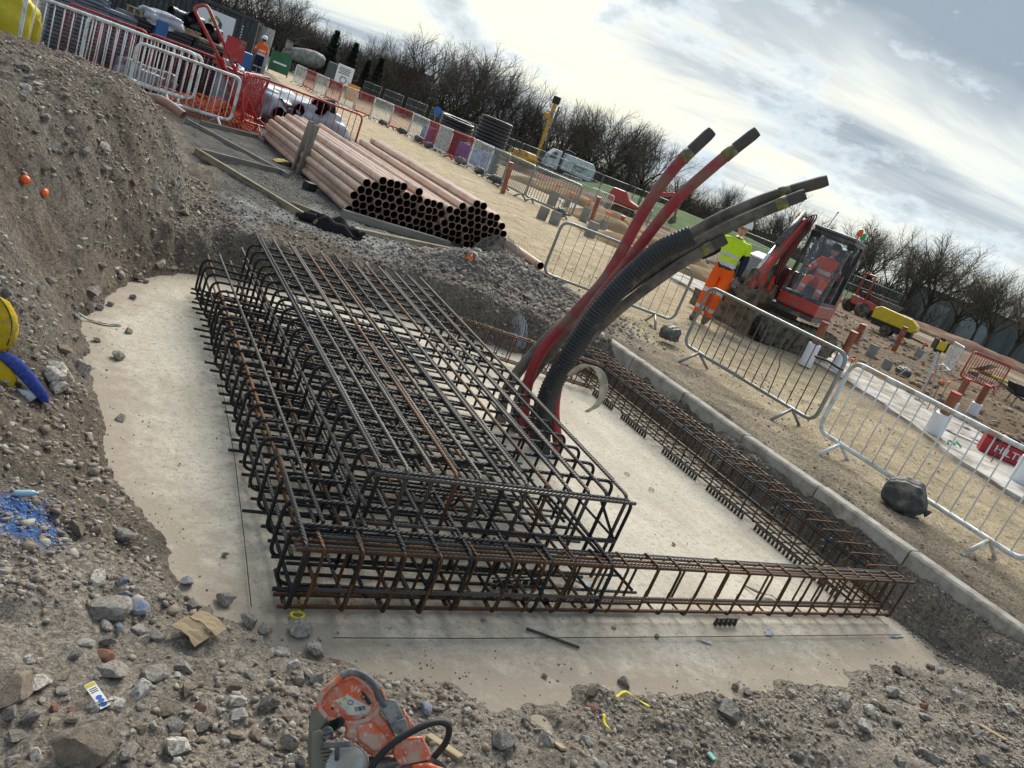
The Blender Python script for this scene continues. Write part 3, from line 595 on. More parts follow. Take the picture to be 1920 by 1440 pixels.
def base_cage():
    Z1, Z2, X1, X2 = .355, .60, 1.045, 1.335
    # lower tier: hairpins open to the right
    meA = [bar_mesh(bend([(1.5 + d, 0, 0), (0, 0, 0), (0, 0, Z1 - .055), (1.25 + d, 0, Z1 - .055)], .07), .0096, M_bar) for d in (0, .25)]
    ys = [2.66 + i * .187 for i in range(21)]
    for i, y in enumerate(ys): put(meA[i % 2], cage, (X1 + .045 * math.sin(i * .9) * .3 + .055 * i / 21, y, .055), (0, 0, -.02), 'hairpin_bar')
    # upper tier: hats with legs left and right
    meB = [bar_mesh(bend([(0, 0, 0), (0, 0, Z2 - .08), (1.50 + d, 0, Z2 - .08), (1.50 + d, 0, .03)], .065), .0099, M_bar) for d in (0, .09, .17)]
    ys2 = [2.76 + i * .186 for i in range(20)]
    for i, y in enumerate(ys2): put(meB[min(2, i // 7)], cage, (X2 + .05 * i / 20, y, .07), (0, 0, -.01), 'hat_bar')
    # second set of transverse bars just under the top, ending with hooks in the middle
    meC = bar_mesh(bend([(0, 0, 0), (1.05, 0, 0), (1.05, 0, .10)], .05), .0085, M_bar)
    for i in range(24): put(meC, cage, (X1 + .03 + RB.uniform(0, .15), 2.74 + i * .155, .10 + RB.uniform(0, .02)), (0, 0, -.02), 'transverse_bar')
    # bottom transverse bars poking out to the left
    meD = bar_mesh([(0, 0, 0), (2.0, 0, 0)], .0085, M_bar)
    for i in range(34): put(meD, cage, (X1 + .02 + RB.uniform(-.03, .03) - (.05 if i % 5 == 0 else 0), 2.60 + i * .118, .062), (0, 0, -.02), 'transverse_bar')
    # bars along the top of the upper tier; those that reach the front turn down there
    xs = [X2 + .035 + i * .128 for i in range(12)]
    for i, x in enumerate(xs):
        skew = .10 + .012 * i; front = 2.735
        top = [(x, front, .10), (x, front, Z2 + .012), (x + skew, 6.55 + .04 * (i % 3), Z2 + .012)]
        m = M_bar3[[0, 1, 1, 2, 1, 0, 1, 2, 1, 1, 0, 1][i]]
        bar(bend(top, .045), .0100, m, cage, 'long_bar')
        if i % 2 == 0: bar([(x + .022 + skew * .35, 4.05 + RB.uniform(-.2, .2), Z2 + .011), (x + .022 + skew, 6.5, Z2 + .011)], .0092, M_bar3[(i // 2) % 3], cage, 'long_bar')
        if i % 3 != 1: bar([(x + .024, 2.80 + RB.uniform(0, .12), Z2 + .012), (x + .024 + skew * .4, 4.3 + RB.uniform(-.3, .3), Z2 + .012)], .0096, M_bar3[(i + 1) % 3], cage, 'long_bar')
    # lower tier long bars: on the ledge, along the floor, in the wall
    for x, z, m in ((X1 + .03, Z1 - .02, M_barr), (X1 + .12, Z1 + .012, M_barm), (X1 + .21, Z1 - .02, M_barr), (X2 - .02, .47, M_barm), (X2 + .02, .36, M_barm), (X1 + .03, .20, M_barm)): bar([(x, 2.66, z), (x + .07, 6.6, z)], .0092, m, cage, 'long_bar')
    for i in range(16): bar([(X1 + .05 + i * .108, 2.55, .082), (X1 + .10 + i * .112, 6.6, .082)], .009, M_bar3[(i * 2) % 3], cage, 'floor_bar')
    for i in range(9): bar([(X2 + .10 + i * .15, 2.95, .30), (X2 + .16 + i * .155, 6.5, .31)], .0085, M_bar3[(i + 1) % 3], cage, 'long_bar')
    # front face of the upper tier
    for z, x0, x1, m in ((.585, X2 + .01, X2 + 1.50, M_barm), (.345, X2 + .0, X2 + 1.48, M_barm), (.355, X2 + .5, X2 + 1.47, M_bar)): bar([(x0, 2.72, z), (x1, 2.72, z)], .0102, m, cage, 'front_bar')
    bar([(X2 + 1.30, 2.75, .56), (X2 + 1.48, 2.72, .34)], .0085, M_bar, cage, 'brace_bar')
    bar([(X2 + .92, 2.80, .58), (X2 + 1.52, 2.50, .20)], .0085, M_bar, cage, 'brace_bar')
    bar([(X2 + 1.50, 2.74, .34), (X2 + 1.55, 6.4, .34)], .0075, M_bar, cage, 'long_bar')
    # U bars of the lower tier running to the front and over the beam
    meE = bar_mesh(bend([(0, .10, 0), (0, -.06, 0), (0, -.06, .305), (0, 1.5, .305)], .055), .0108, M_bar)
    meF = bar_mesh(bend([(0, .22, 0), (0, -.06, 0), (0, -.06, .305), (0, .75, .305)], .055), .0108, M_bar)
    for i, x in enumerate([1.07, 1.30, 1.50, 1.66, 1.83, 2.05, 2.27, 2.42, 2.65]): put(meE if i % 3 else meF, cage, (x, 2.555, .042), (0, 0, -.05), 'hairpin_bar')
    # plastic grid spacers under the mats
    M_sp = mat('black_plastic_spacer', (.012, .012, .013), (.025, .025, .027), 8, .5)
    for x, y in ((1.25, 3.1), (1.15, 4.55), (2.2, 2.75), (2.0, 3.6), (2.35, 4.8), (1.7, 5.4)):
        mb = MB()
        for k in range(7): mb.box((k * .05, 0, .02), (.012, .03, .04)); 
        mb.box((.15, 0, .042), (.33, .012, .012)); mb.box((.15, .02, .042), (.33, .006, .01)); o = mb.build('spacer', M_sp, cage); o.location = (x, y, .004); o.rotation_euler = (0, 0, RB.uniform(-.1, .1))
base_cage()
def beam_cage(name, label, a, b, w, h, nst, longs, rst, rlong, mst, z0=.045, lean=0., extra=()):
    """rectangular link cage from a to b: links of width w and height h, long bars at the given cross positions"""
    a = Vector((a[0], a[1], 0)); b = Vector((b[0], b[1], 0)); t = thing(name, label, 'rebar cage', a, math.atan2(b.y - a.y, b.x - a.x)); Ln = (b - a).length
    p = bend([(0, 0, h * .5), (0, 0, 0), (0, w, 0), (0, w, h), (0, 0, h), (0, 0, h * .42)], .03, 4)
    p = [Vector((q.x + .006 * i / len(p), q.y, q.z)) for i, q in enumerate(p)]
    me = bar_mesh(p, rst, mst, 6)
    for i in range(nst):
        put(me, t, (Ln * (i + .5) / nst, 0, z0), (0, lean, 0), 'link_bar', .012)
    for y, z, x0, x1, m in longs:
        bar([(x0, y, z0 + z), (Ln * .5, y + RB.uniform(-.006, .006), z0 + z), (Ln - x1, y, z0 + z)], rlong, m, t, 'long_bar')
    return t
H_ = .30
beam_cage('beam_cage', 'rusty beam cage along the near edge of the slab', (1.03, 2.49), (5.42, 2.49), .135, H_, 24,
          [(.02, H_ - .012, 0, .0, M_barr), (.05, H_ - .012, .0, .1, M_barm), (.08, H_ - .010, .0, .05, M_barr), (.115, H_ - .012, .1, .1, M_barm), (.13, H_ - .012, 0, .2, M_bar), (.02, .012, 0, .05, M_barr), (.10, .012, 0, .05, M_barr), (.0, .11, .1, .3, M_barm), (.13, .012, 0, 0, M_bar)], .0074, .0098, M_barr)
beam_cage('beam_cage', 'long dark beam cage beside the concrete kerb', (5.08, 6.75), (5.08, 2.62), .38, .30, 30,
          [(.02, .278, 0, 0, M_bar), (.18, .278, 0, .1, M_bar), (.34, .278, 0, 0, M_barm), (.27, .278, .3, .2, M_barr), (.02, .012, 0, 0, M_bar), (.18, .012, 0, 0, M_barr), (.34, .012, 0, 0, M_bar), (.10, .012, .2, .1, M_barm), (.02, .14, .1, .1, M_barm), (.33, .15, .0, .3, M_bar)], .0060, .0080, M_barr)
beam_cage('beam_cage', 'rusty beam cage at the far end of the slab behind the ducts', (3.35, 6.62), (5.05, 6.10), .12, .29, 12,
          [(.01, .278, 0, 0, M_barr), (.06, .28, 0, 0, M_barr), (.11, .278, 0, 0, M_barm), (.01, .012, 0, 0, M_barr), (.06, .012, 0, 0, M_barr), (.11, .012, 0, 0, M_barm)], .0058, .008, M_barr)
# comb-like plastic spacer strips under the two outer beams
M_comb = mat('dark_plastic_comb', (.030, .026, .024), (.05, .045, .04), 8, .6)
def comb(loc, n, rz, label):
    mb = MB(); mb.box((n * .04 / 2, 0, .045), (n * .04 + .02, .01, .012))
    for k in range(n + 1): mb.box((k * .04, 0, .02), (.014, .022, .042), taper=(.7, .7))
    o = mb.build('spacer_strip', M_comb); o.location = loc; o.rotation_euler = (0, 0, rz); return tag(o, label, 'rebar spacer')
for i, (y, n) in enumerate(((6.1, 9), (5.55, 10), (4.85, 12), (4.2, 11), (3.6, 12), (3.0, 6))): comb((5.085, y, .002), n, -PI / 2, ['black comb spacer under the far end of the kerbside cage', 'second black comb spacer from the far end of the kerbside cage', 'third black comb spacer from the far end of the kerbside cage', 'fourth black comb spacer from the far end of the kerbside cage', 'fifth black comb spacer from the far end of the kerbside cage', 'short black comb spacer at the near end of the kerbside cage'][i])
comb(G(1340, 1172, .0) , 4, .0, 'black comb spacer lying half under the near beam cage'); comb((3.45, 6.5, .002), 11, -.3, 'black comb spacer under the rusty far beam')
M_tie = mat('blue_plastic_tie', (.02, .12, .42), (.04, .18, .5), 8, .5)
for i in range(9):
    y = 6.45 - i * .43; mb = MB(); mb.tube([V(.0, .012 * math.cos(a), .012 * math.sin(a)) for a in [k * PI / 4 for k in range(8)]], .0045, 5, closed=True); o = mb.build('bar_tie', M_tie); o.rotation_euler = (0, 0, PI / 2); o.location = (5.102, y, .3225)
    tag(o, 'blue plastic tie, %s from the far end of the kerbside cage' % ordinal(i), 'tie', 'blue ties along the kerbside cage')
# ---------------------------------------------------------------- cable ducts standing in the cage
M_red = mat('red_duct_plastic', (.36, .030, .038), (.27, .026, .032), 5, .52, dirt=((.22, .12, .09), .42, 4), spots=((.05, .045, .04), .34, 9))
M_dk = mat('muddy_dark_duct', (.060, .058, .050), (.11, .098, .078), 4, .55, dirt=((.19, .165, .13), .55, 4))
M_cor = mat('black_corrugated_plastic', (.012, .014, .018), (.022, .025, .03), 6, .45, dirt=((.10, .09, .075), .12, 8))
M_tape = mat('yellow_green_tape', (.30, .28, .07), (.20, .19, .06), 20, .5, dirt=((.12, .10, .07), .6, 16))
M_wrap = mat('muddy_end_wrap', (.085, .078, .062), (.05, .046, .04), 10, .6)
M_in = mat('duct_inside', (.004, .004, .004), (.006, .006, .006), 4, .9)
def duct(label, pts, r, m, taped=True, end='wrap'):
    t = thing('cable_duct', label, 'duct', G(pts[0][0], pts[0][1], 0), 0, 'cable ducts rising through the cage'); o = t.location
    path = [p - o for p in spline([D(x, y, d) for x, y, d in pts], 9)]; path[0].z = -.08
    n = len(path)
    if end == 'wrap':
        k = max(2, n - 7); MB().tube(path[:k + 1], r, 14).build('duct_pipe', m, t, True)
        q = path[k:]; MB().tube(q, [r * 1.02] * (len(q) - 1) + [r * .9], 10).build('end_wrap', M_wrap, t, 'auto')
        c = path[k]; d = (path[k] - path[k - 1]).normalized(); MB().tube([c - d * .035, c + d * .05], r * 1.07, 14).build('tape_band', M_tape, t, True)
    elif end == 'open':
        MB().tube(path, r, 14, cap=False).build('duct_pipe', m, t, True); d = (path[-1] - path[-2]).normalized()
        MB().tube([path[-1] - d * .15, path[-1] - d * .01], r * .93, 14).build('bore', M_in, t, True)
    return t
duct('taller left red cable duct with muddy wrapped end', [(985, 845, 5.85), (985, 745, 5.85), (1012, 665, 5.88), (1075, 590, 5.9), (1140, 515, 5.95), (1205, 400, 6.0), (1262, 318, 6.0), (1335, 246, 6.05)], .043, M_red)
duct('right red cable duct leaning across the other red one', [(1048, 845, 5.75), (1040, 760, 5.75), (1062, 665, 5.75), (1100, 590, 5.8), (1170, 500, 5.8), (1260, 385, 5.75), (1340, 310, 5.7), (1420, 246, 5.7)], .040, M_red)
duct('upper of the two long muddy black ducts reaching far right', [(938, 820, 5.95), (945, 745, 5.95), (985, 680, 6.0), (1060, 605, 6.1), (1180, 520, 6.15), (1310, 430, 6.15), (1430, 375, 6.15), (1552, 338, 6.15)], .045, M_dk)
duct('lower of the two long muddy black ducts reaching far right', [(962, 835, 5.9), (975, 745, 5.9), (1040, 650, 6.0), (1130, 575, 6.05), (1250, 490, 6.05), (1360, 428, 6.05), (1440, 392, 6.05), (1510, 364, 6.05)], .044, M_dk)
duct('short muddy black duct ending with green tape below the others', [(1000, 840, 5.9), (1010, 760, 5.92), (1070, 672, 5.95), (1150, 590, 6.0), (1240, 520, 6.0), (1305, 478, 6.0), (1362, 448, 6.0)], .040, M_dk)
def corrugated():
    pts = [(1014, 880, 5.7), (1015, 810, 5.7), (1030, 735, 5.68), (1075, 655, 5.65), (1130, 575, 5.65), (1190, 510, 5.65), (1240, 470, 5.65), (1298, 442, 5.65)]
    t = thing('corrugated_duct', 'thick black corrugated duct with open end in front of the red ducts', 'duct', G(1014, 880, 0)); o = t.location
    path = [p - o for p in spline([D(*p) for p in pts], 60)]; path[0].z = -.06
    L_ = [0]
    for i in range(1, len(path)): L_.append(L_[-1] + (path[i] - path[i - 1]).length)
    n = int(L_[-1] / .0088); P, R = [], []; j = 0
    for i in range(n):
        s = L_[-1] * i / (n - 1)
        while j < len(L_) - 2 and L_[j + 1] < s: j += 1
        u = (s - L_[j]) / max(1e-6, L_[j + 1] - L_[j]); P.append(path[j].lerp(path[j + 1], u)); R.append(.080 if i % 3 == 0 else .0735)
    MB().tube(P, R, 16, cap=False).build('duct_pipe', M_cor, t, True); d = (P[-1] - P[-2]).normalized()
    mb = MB().tube([P[-1] - d * .2, P[-1]], .070, 16, cap=False); mb.tube([P[-1] - d * .2, P[-1] - d * .199], .070, 16); mb.build('bore', M_in, t, True)
corrugated()
def strap_curl():
    M = mat('pale_plastic_strap', (.60, .55, .42), (.42, .38, .27), 9, .45, dirt=((.35, .30, .2), .5, 12)); pts = [D(x, y, 5.55) for x, y in [(1066, 705), (1085, 690), (1105, 685), (1122, 695), (1131, 715), (1130, 740), (1119, 760), (1100, 772)]]
    c = spline(pts, 5); mb = MB(); w = V(.58, -.4, .1).normalized() * .035; n = len(c); vs = []
    for i, p in enumerate(c):
        k = .4 + .6 * math.sin(PI * min(1, (i + 3) / n)); up = V(0, 0, .004)
        vs += [p - w * k - up, p + w * k - up, p + w * k + up, p - w * k + up]
    fs = [(0, 1, 2, 3), (4 * n - 1, 4 * n - 2, 4 * n - 3, 4 * n - 4)]
    for i in range(n - 1):
        for j in range(4): a = 4 * i + j; b = 4 * i + (j + 1) % 4; fs.append((b, a, a + 4, b + 4))
    mb.add(vs, fs); tag(mb.build('plastic_strap', M, None, True), 'curled pale plastic strip hanging beside the ducts', 'strap')
strap_curl()
# ---------------------------------------------------------------- clay-coloured drain pipes
M_pipe = mat('clay_drain_pipe', (.68, .475, .365), (.62, .415, .31), 2, .36, rand=.06, dirt=((.42, .31, .24), .3, 3))
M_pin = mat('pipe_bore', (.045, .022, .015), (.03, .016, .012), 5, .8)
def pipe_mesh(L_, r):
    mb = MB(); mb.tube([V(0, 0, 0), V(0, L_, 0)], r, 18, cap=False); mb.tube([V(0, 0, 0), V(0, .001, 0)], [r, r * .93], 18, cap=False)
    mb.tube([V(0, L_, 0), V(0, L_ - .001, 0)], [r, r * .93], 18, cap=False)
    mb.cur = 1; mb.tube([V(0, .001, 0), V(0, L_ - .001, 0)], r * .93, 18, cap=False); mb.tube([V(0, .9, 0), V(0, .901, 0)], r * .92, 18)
    me = mb.mesh('drain_pipe', [M_pipe, M_pin], True); me.set_sharp_from_angle(angle=math.radians(45)); return me
def pipes():
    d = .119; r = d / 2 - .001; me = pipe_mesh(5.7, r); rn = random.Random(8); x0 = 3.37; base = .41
    prof = [4, 5, 6, 6, 6, 6, 5, 6, 5, 5, 5, 5, 5, 6, 6, 7, 7, 6, 6, 5, 5, 3]
    for row in range(7):
        for c in range(len(prof)):
            if prof[c] <= row: continue
            x = x0 + c * d + (row % 2) * d / 2; z = base + r + row * d * .868
            side = c > 11.5; y = 10.32 + rn.uniform(-.05, .05) + (-.10 if side else 0) - .02 * row + .015 * c
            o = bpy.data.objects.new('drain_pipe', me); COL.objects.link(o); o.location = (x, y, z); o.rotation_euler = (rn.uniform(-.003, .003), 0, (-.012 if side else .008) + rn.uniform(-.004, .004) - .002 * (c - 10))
            w = 'right' if side else 'left'; top = prof[c] - 1 == row
            tag(o, 'clay-coloured drain pipe in the %s layer, %s from the left, of the stack' % (['bottom', 'second', 'third', 'fourth', 'fifth', 'sixth', 'seventh'][row], ordinal(sum(1 for q in range(c) if prof[q] > row))), 'pipe', 'drain pipes stacked in the %s pile' % w)
    for i, (x, z, y) in enumerate(((5.98, .47, 9.85), (6.11, .47, 9.75), (6.24, .47, 9.62), (6.37, .47, 9.5), (6.21, .585, 9.75))):
        o = bpy.data.objects.new('drain_pipe', me); COL.objects.link(o); o.location = (x, y, z); o.rotation_euler = (0, 0, -.075 + .006 * i)
        tag(o, ['leftmost of the five loose drain pipes on the track', 'second from left of the loose drain pipes on the track', 'third from left of the loose drain pipes on the track', 'rightmost loose drain pipe, nearest the galvanised barrier', 'loose drain pipe lying on top of the other four'][i], 'pipe', 'loose drain pipes beside the stack')
pipes()
M_tim = mat('weathered_timber', (.42, .36, .26), (.30, .25, .175), 3, .85, bump=.3, bscale=30, stretch=(1, 6, 6), rand=.12, dirt=((.20, .17, .13), .4, 4))
M_timg = mat('grey_timber', (.27, .25, .22), (.18, .165, .14), 3, .85, bump=.3, bscale=30, stretch=(1, 6, 6), rand=.1)
def plank(name, label, a, b, w, h, m, up=V(0, 0, 1), za=None, zb=None):
    a = Vector(a); b = Vector(b); d = (b - a); o = MB().box((d.length / 2, 0, 0), (d.length, w, h)).build(name, m, None, bevel=.004)
    x = d.normalized(); yv = up.cross(x).normalized(); zv = x.cross(yv); M = Matrix((x, yv, zv)).transposed().to_4x4(); M.translation = a; o.matrix_world = M
    return tag(o, label, 'timber')
def gp(px, py, dz=.03): p = G(px, py, .42); p.z = h1(p.x, p.y) + dz; return p
plank('timber_plank', 'long grey plank edging the gravel left of the pipe stack', gp(350, 226), gp(540, 332), .05, .10, M_timg)
plank('timber_plank', 'short plank crossing behind the left white barrier', gp(375, 232), gp(497, 264), .06, .09, M_timg)
plank('timber_plank', 'plank running to a point behind the short plank', gp(415, 218), gp(492, 266), .05, .08, M_timg)
plank('timber_plank', 'pale plank along the gravel towards the black jacket', gp(366, 288), gp(592, 420), .05, .09, M_tim)
plank('timber_plank', 'short plank meeting the pale plank at an angle', gp(370, 290), gp(545, 328), .05, .09, M_timg)
plank('timber_plank', 'pale plank passing under the black jacket', gp(545, 387), gp(650, 425), .05, .08, M_tim)
plank('timber_plank', 'pale plank lying before the pipe ends', gp(655, 430), gp(850, 472), .07, .09, M_tim)
plank('timber_plank', 'thick muddy timber at the foot of the pipe ends', gp(640, 405, .06), gp(840, 462, .06), .10, .10, M_timg)
for i, (bx, by, tx, ty, lb) in enumerate(((553, 312, 588, 242, 'left timber stake holding back the pipe stack'), (577, 325, 603, 258, 'right timber stake holding back the pipe stack'))):
    b = G(bx, by, .42); dd = math.hypot(b.x, b.y); b.x = 3.22; b.y -= .25; b.z = h1(b.x, b.y) - .1; tpt = b + V(.05, -.06, .92); plank('timber_stake', lb, b, tpt, .10, .045, M_timg, up=V(.4, -.9, 0))
# small litter round the timber
M_yfoam = mat('yellow_insulation', (.62, .47, .16), (.5, .36, .12), 6, .8); M_white = mat('white_sheet_plastic', (.72, .73, .74), (.55, .56, .58), 5, .5)
def scrap(name, label, cat, c, L_, w, m, rz, bendz=.03, n=7, zoff=.02, thick=.004, seed=0):
    """a bent thin sheet with thickness lying on the ground"""
    rn = random.Random(seed); c = Vector(c); vs = []; k = 4
    P = [[V((i / n - .5) * L_, (j / k - .5) * w * rn.uniform(.85, 1.1), bendz * math.sin(PI * i / n) + rn.uniform(-.2, .2) * bendz) for j in range(k + 1)] for i in range(n + 1)]
    top = [p for r_ in P for p in r_]; bot = [p - V(0, 0, thick) for p in top]; N_ = len(top); fs = []
    for i in range(n):
        for j in range(k): a = i * (k + 1) + j; b = a + k + 1; fs += [(a, b, b + 1, a + 1), (N_ + a + 1, N_ + b + 1, N_ + b, N_ + a)]
    rim = [j for j in range(k + 1)] + [i * (k + 1) + k for i in range(1, n + 1)] + [n * (k + 1) + j for j in range(k - 1, -1, -1)] + [i * (k + 1) for i in range(n - 1, 0, -1)]
    for q in range(len(rim)): a, b = rim[q], rim[(q + 1) % len(rim)]; fs.append((a, b, N_ + b, N_ + a))
    o = MB(); o.add(top + bot, fs); o = o.build(name, m); o.location = (c.x, c.y, max(h1(c.x, c.y), .0) + zoff); o.rotation_euler = (rn.uniform(-.06, .06), rn.uniform(-.06, .06), rz)
    return tag(o, label, cat)
scrap('insulation_scrap', 'yellow insulation scrap lying left of the timber stakes', 'scrap', G(533, 309), .42, .16, M_yfoam, .5, .05, seed=1)
scrap('plastic_scrap', 'white plastic scrap at the foot of the stakes', 'scrap', G(563, 312), .26, .16, M_white, 1.2, .08, seed=2)
M_coat = mat('black_fabric', (.012, .012, .013), (.022, .022, .024), 7, .85, bump=.4, bscale=20)
def jacket():
    t = thing('jacket', 'black jacket dropped over the plank at the pit edge', 'jacket', gp(628, 430, 0)); t.rotation_euler = (0, 0, -.5); t.scale = (.78, .78, .9)
    bm = bmesh.new(); bmesh.ops.create_grid(bm, x_segments=26, y_segments=16, size=.5); rn = random.Random(2)
    for v in bm.verts:
        u, w = v.co.x, v.co.y; prof = .5 * (1 - (2 * abs(u)) ** 2.5) + .28
        v.co.x = u * .82; v.co.y = w * prof * .75; v.co.z = .17 * math.sqrt(max(0, 1 - (2.0 * abs(w)) ** 2)) * (.75 + .25 * math.cos(5 * u)) * (1 - abs(u) * .5) + .035 * math.sin(16 * w + 5 * u) + .025 * math.sin(19 * u + 7 * w)
    me = bpy.data.meshes.new('body_cloth'); bm.to_mesh(me); bm.free(); me.materials.append(M_coat); me.shade_smooth(); o = link('body_cloth', me, t); s = o.modifiers.new('solid', 'SOLIDIFY'); s.thickness = .015
    for sgn in (-1, 1): MB().tube(spline([V(-.30, .10 * sgn, .09), V(-.42, .16 * sgn, .08), V(-.5, .13 * sgn + .05, .05), V(-.58, .06 + .04 * sgn, .035)], 6), [.065] * 8 + [.055] * 6 + [.045] * 5, 9).build('sleeve', M_coat, t, True)
    MB().tube(spline([V(.36, -.09, .09), V(.42, 0, .12), V(.36, .10, .08)], 6), .035, 8).build('collar', M_coat, t, True)
jacket()
# ---------------------------------------------------------------- pedestrian barriers
M_galv = mat('galvanised_steel', (.27, .30, .30), (.20, .22, .22), 6, .42, metal=.6, dirt=((.30, .27, .22), .3, 6))
M_wht = mat('white_painted_steel', (.72, .78, .80), (.60, .66, .68), 5, .4, dirt=((.40, .34, .26), .42, 6))
M_whb = mat('white_bar_paint', (.78, .78, .76), (.66, .65, .62), 5, .45)
M_dkb = mat('rusty_thin_bar', (.085, .07, .06), (.13, .10, .08), 9, .6)
M_redp = mat('red_painted_steel', (.48, .025, .03), (.36, .02, .026), 5, .4, dirt=((.25, .17, .13), .3, 6))
def barrier(name, label, a, b, mf, mb_, z=None, H0=.17, H1=.95, nb=15, rf=.021, rb=.0065, detail=True, lean=0., group=None, legs=True, bent=None):
    a = Vector((a[0], a[1], 0)); b = Vector((b[0], b[1], 0)); L_ = (b - a).length
    za = h1(a.x, a.y) if z is None else z; zb = h1(b.x, b.y) if z is None else z
    t = thing(name, label, 'barrier', (a.x, a.y, za), 0, group); t.rotation_euler = (lean, -math.asin(max(-.3, min(.3, (zb - za) / L_))), math.atan2(b.y - a.y, b.x - a.x)); t.rotation_mode = 'XYZ'
    n = 10 if detail else 6
    fr = bend([(L_ / 2, 0, H0), (L_, 0, H0), (L_, 0, H1), (0, 0, H1), (0, 0, H0), (L_ / 2 - .001, 0, H0)], .13, 6 if detail else 3)
    MB().tube(fr, rf, n, closed=False).build('frame', mf, t, True)
    if detail:
        me = MB().tube([V(0, 0, H0), V(0, 0, H1)], rb, 6).mesh('bar', mb_, True)
        for i in range(nb):
            x = L_ * (i + 1) / (nb + 1)
            if bent and i in bent: MB().tube(spline([V(x, 0, H0), V(x + .015, .02, .5), V(x + .05, .03, .62), V(x, 0, H1)], 5), rb, 6).build('bar', mb_, t, True); continue
            o = link('bar', me, t); o.location = (x, 0, 0); o.rotation_euler = (RB.uniform(-.01, .01), RB.uniform(-.015, .015), 0)
    else:
        m = MB()
        for i in range(nb): x = L_ * (i + 1) / (nb + 1); m.tube([V(x, 0, H0), V(x, 0, H1)], rb, 4, cap=False)
        m.build('bar_infill', mb_, t, True)
    if legs:
        for x in (L_ * .14, L_ * .86):
            m = MB(); m.tube([V(x, 0, H0), V(x, -.26, 0)], rf * .85, 7); m.tube([V(x, 0, H0), V(x, .26, 0)], rf * .85, 7); m.build('foot', mf, t, True)
    return t
barrier('barrier', 'galvanised barrier with bent bar standing in front of the red excavator', (7.05, 4.97), (6.93, 7.08), M_galv, M_dkb, z=.41, nb=15, bent=(4,))
barrier('barrier', 'white barrier at the right edge, weighed down by a round black sandbag', (6.83, 2.52), (6.93, 4.80), M_wht, M_whb, z=.39, nb=15, rf=.023, rb=.007)
barrier('barrier', 'galvanised mesh barrier between the rubble heap and the track', (6.0, 9.30), (7.95, 8.53), M_galv, M_dkb, z=.40, nb=14, rb=.0035)
barrier('barrier', 'longest white barrier on top of the spoil mound', (-.80, 14.75), (1.70, 15.55), M_wht, M_whb, z=.52, nb=19, rb=.009, rf=.028)
barrier('barrier', 'white barrier directly behind the longest one on the mound', (.02, 15.75), (1.85, 15.95), M_wht, M_whb, z=.50, nb=15, rb=.009, rf=.028)
barrier('barrier', 'white barrier standing over the orange netting', (.75, 14.95), (2.50, 15.62), M_wht, M_whb, z=.40, nb=14, rb=.009, rf=.028)
barrier('barrier', 'red barrier behind the far ends of the clay pipes', (2.75, 16.0), (5.05, 16.35), M_redp, M_redp, z=.45, nb=15, H1=1.02, rb=.008)
for i, (a, b, ln, lb) in enumerate((((2.35, 16.4), (3.0, 18.4), .35, 'red barrier leaning furthest left in the tangle of red barriers'), ((2.55, 16.2), (3.3, 18.2), .15, 'upright red barrier in the middle of the red tangle'), ((2.8, 16.1), (3.5, 18.1), -.2, 'red barrier leaning right against the others'), ((-.35, 17.2), (1.0, 17.5), .05, 'dark red barrier among the wrapped crates at left'), ((1.0, 17.4), (2.4, 17.6), .05, 'red barrier in front of the black crate stack'))):
    barrier('barrier', lb, a, b, M_redp, M_redp, z=.42, nb=14, rb=.008, lean=ln, H1=1.05)
# far row along the track, white and red by turns
ROW = [(14.6, 22.3), (13.85, 24.4), (14.0, 26.7), (14.35, 28.9), (14.45, 31.1), (14.35, 33.3), (14.6, 35.5), (14.9, 37.7), (14.8, 39.9), (14.45, 42.1), (14.05, 44.3), (13.7, 46.5), (13.35, 48.7), (13.05, 50.9), (12.8, 53.1), (12.6, 55.3), (12.4, 57.5)]
COLS = 'gggwrwrwrwrwrwrww'
ORD = ['nearest', 'second', 'third', 'fourth', 'fifth', 'sixth', 'seventh', 'eighth', 'ninth', 'tenth', 'eleventh', 'twelfth', 'thirteenth', 'fourteenth', 'fifteenth', 'farthest']
for i in range(16):
    c = COLS[i]; m = {'g': M_galv, 'w': M_wht, 'r': M_redp}[c]; nm = {'g': 'galvanised', 'w': 'white', 'r': 'red'}[c]
    barrier('barrier', '%s barrier, %s in the long row along the far side of the track' % (nm, ORD[i]) if i else 'galvanised barrier, nearest in the row beyond the track', ROW[i], ROW[i + 1], m, m, H1=1.22, nb=16, rf=.040, rb=.013, detail=False, group='barriers in the row along the track')
FARB = [((1640, 600), (1590, 572), M_redp, 'red barrier behind the excavator cab'), ((1690, 640), (1640, 607), M_redp, 'red barrier in front of the yellow compressor'), ((1780, 702), (1742, 668), M_wht, 'white barrier behind the surveying tripod'), ((1865, 738), (1795, 712), M_redp, 'red barrier around the fallen signs'), ((1082, 362), (1036, 342), M_wht, 'white barrier below the sweeper truck'), ((1140, 400), (1098, 382), M_wht, 'white barrier left of the distant red excavator'), ((1210, 428), (1178, 408), M_galv, 'galvanised barrier beneath the distant excavator arm'), ((1300, 470), (1258, 445), M_wht, 'white barrier seen between the red and black ducts'), ((1030, 335), (990, 318), M_galv, 'galvanised barrier beside the drilling rig')]
for a, b, m, lb in FARB:
    A, B = G(a[0], a[1], .42), G(b[0], b[1], .42); d = (B - A); k = min(1, 2.4 / d.length); B = A + d * k
    barrier('barrier', lb, A, B, m, m, H1=1.05, nb=14, rf=.028, rb=.012, detail=False)
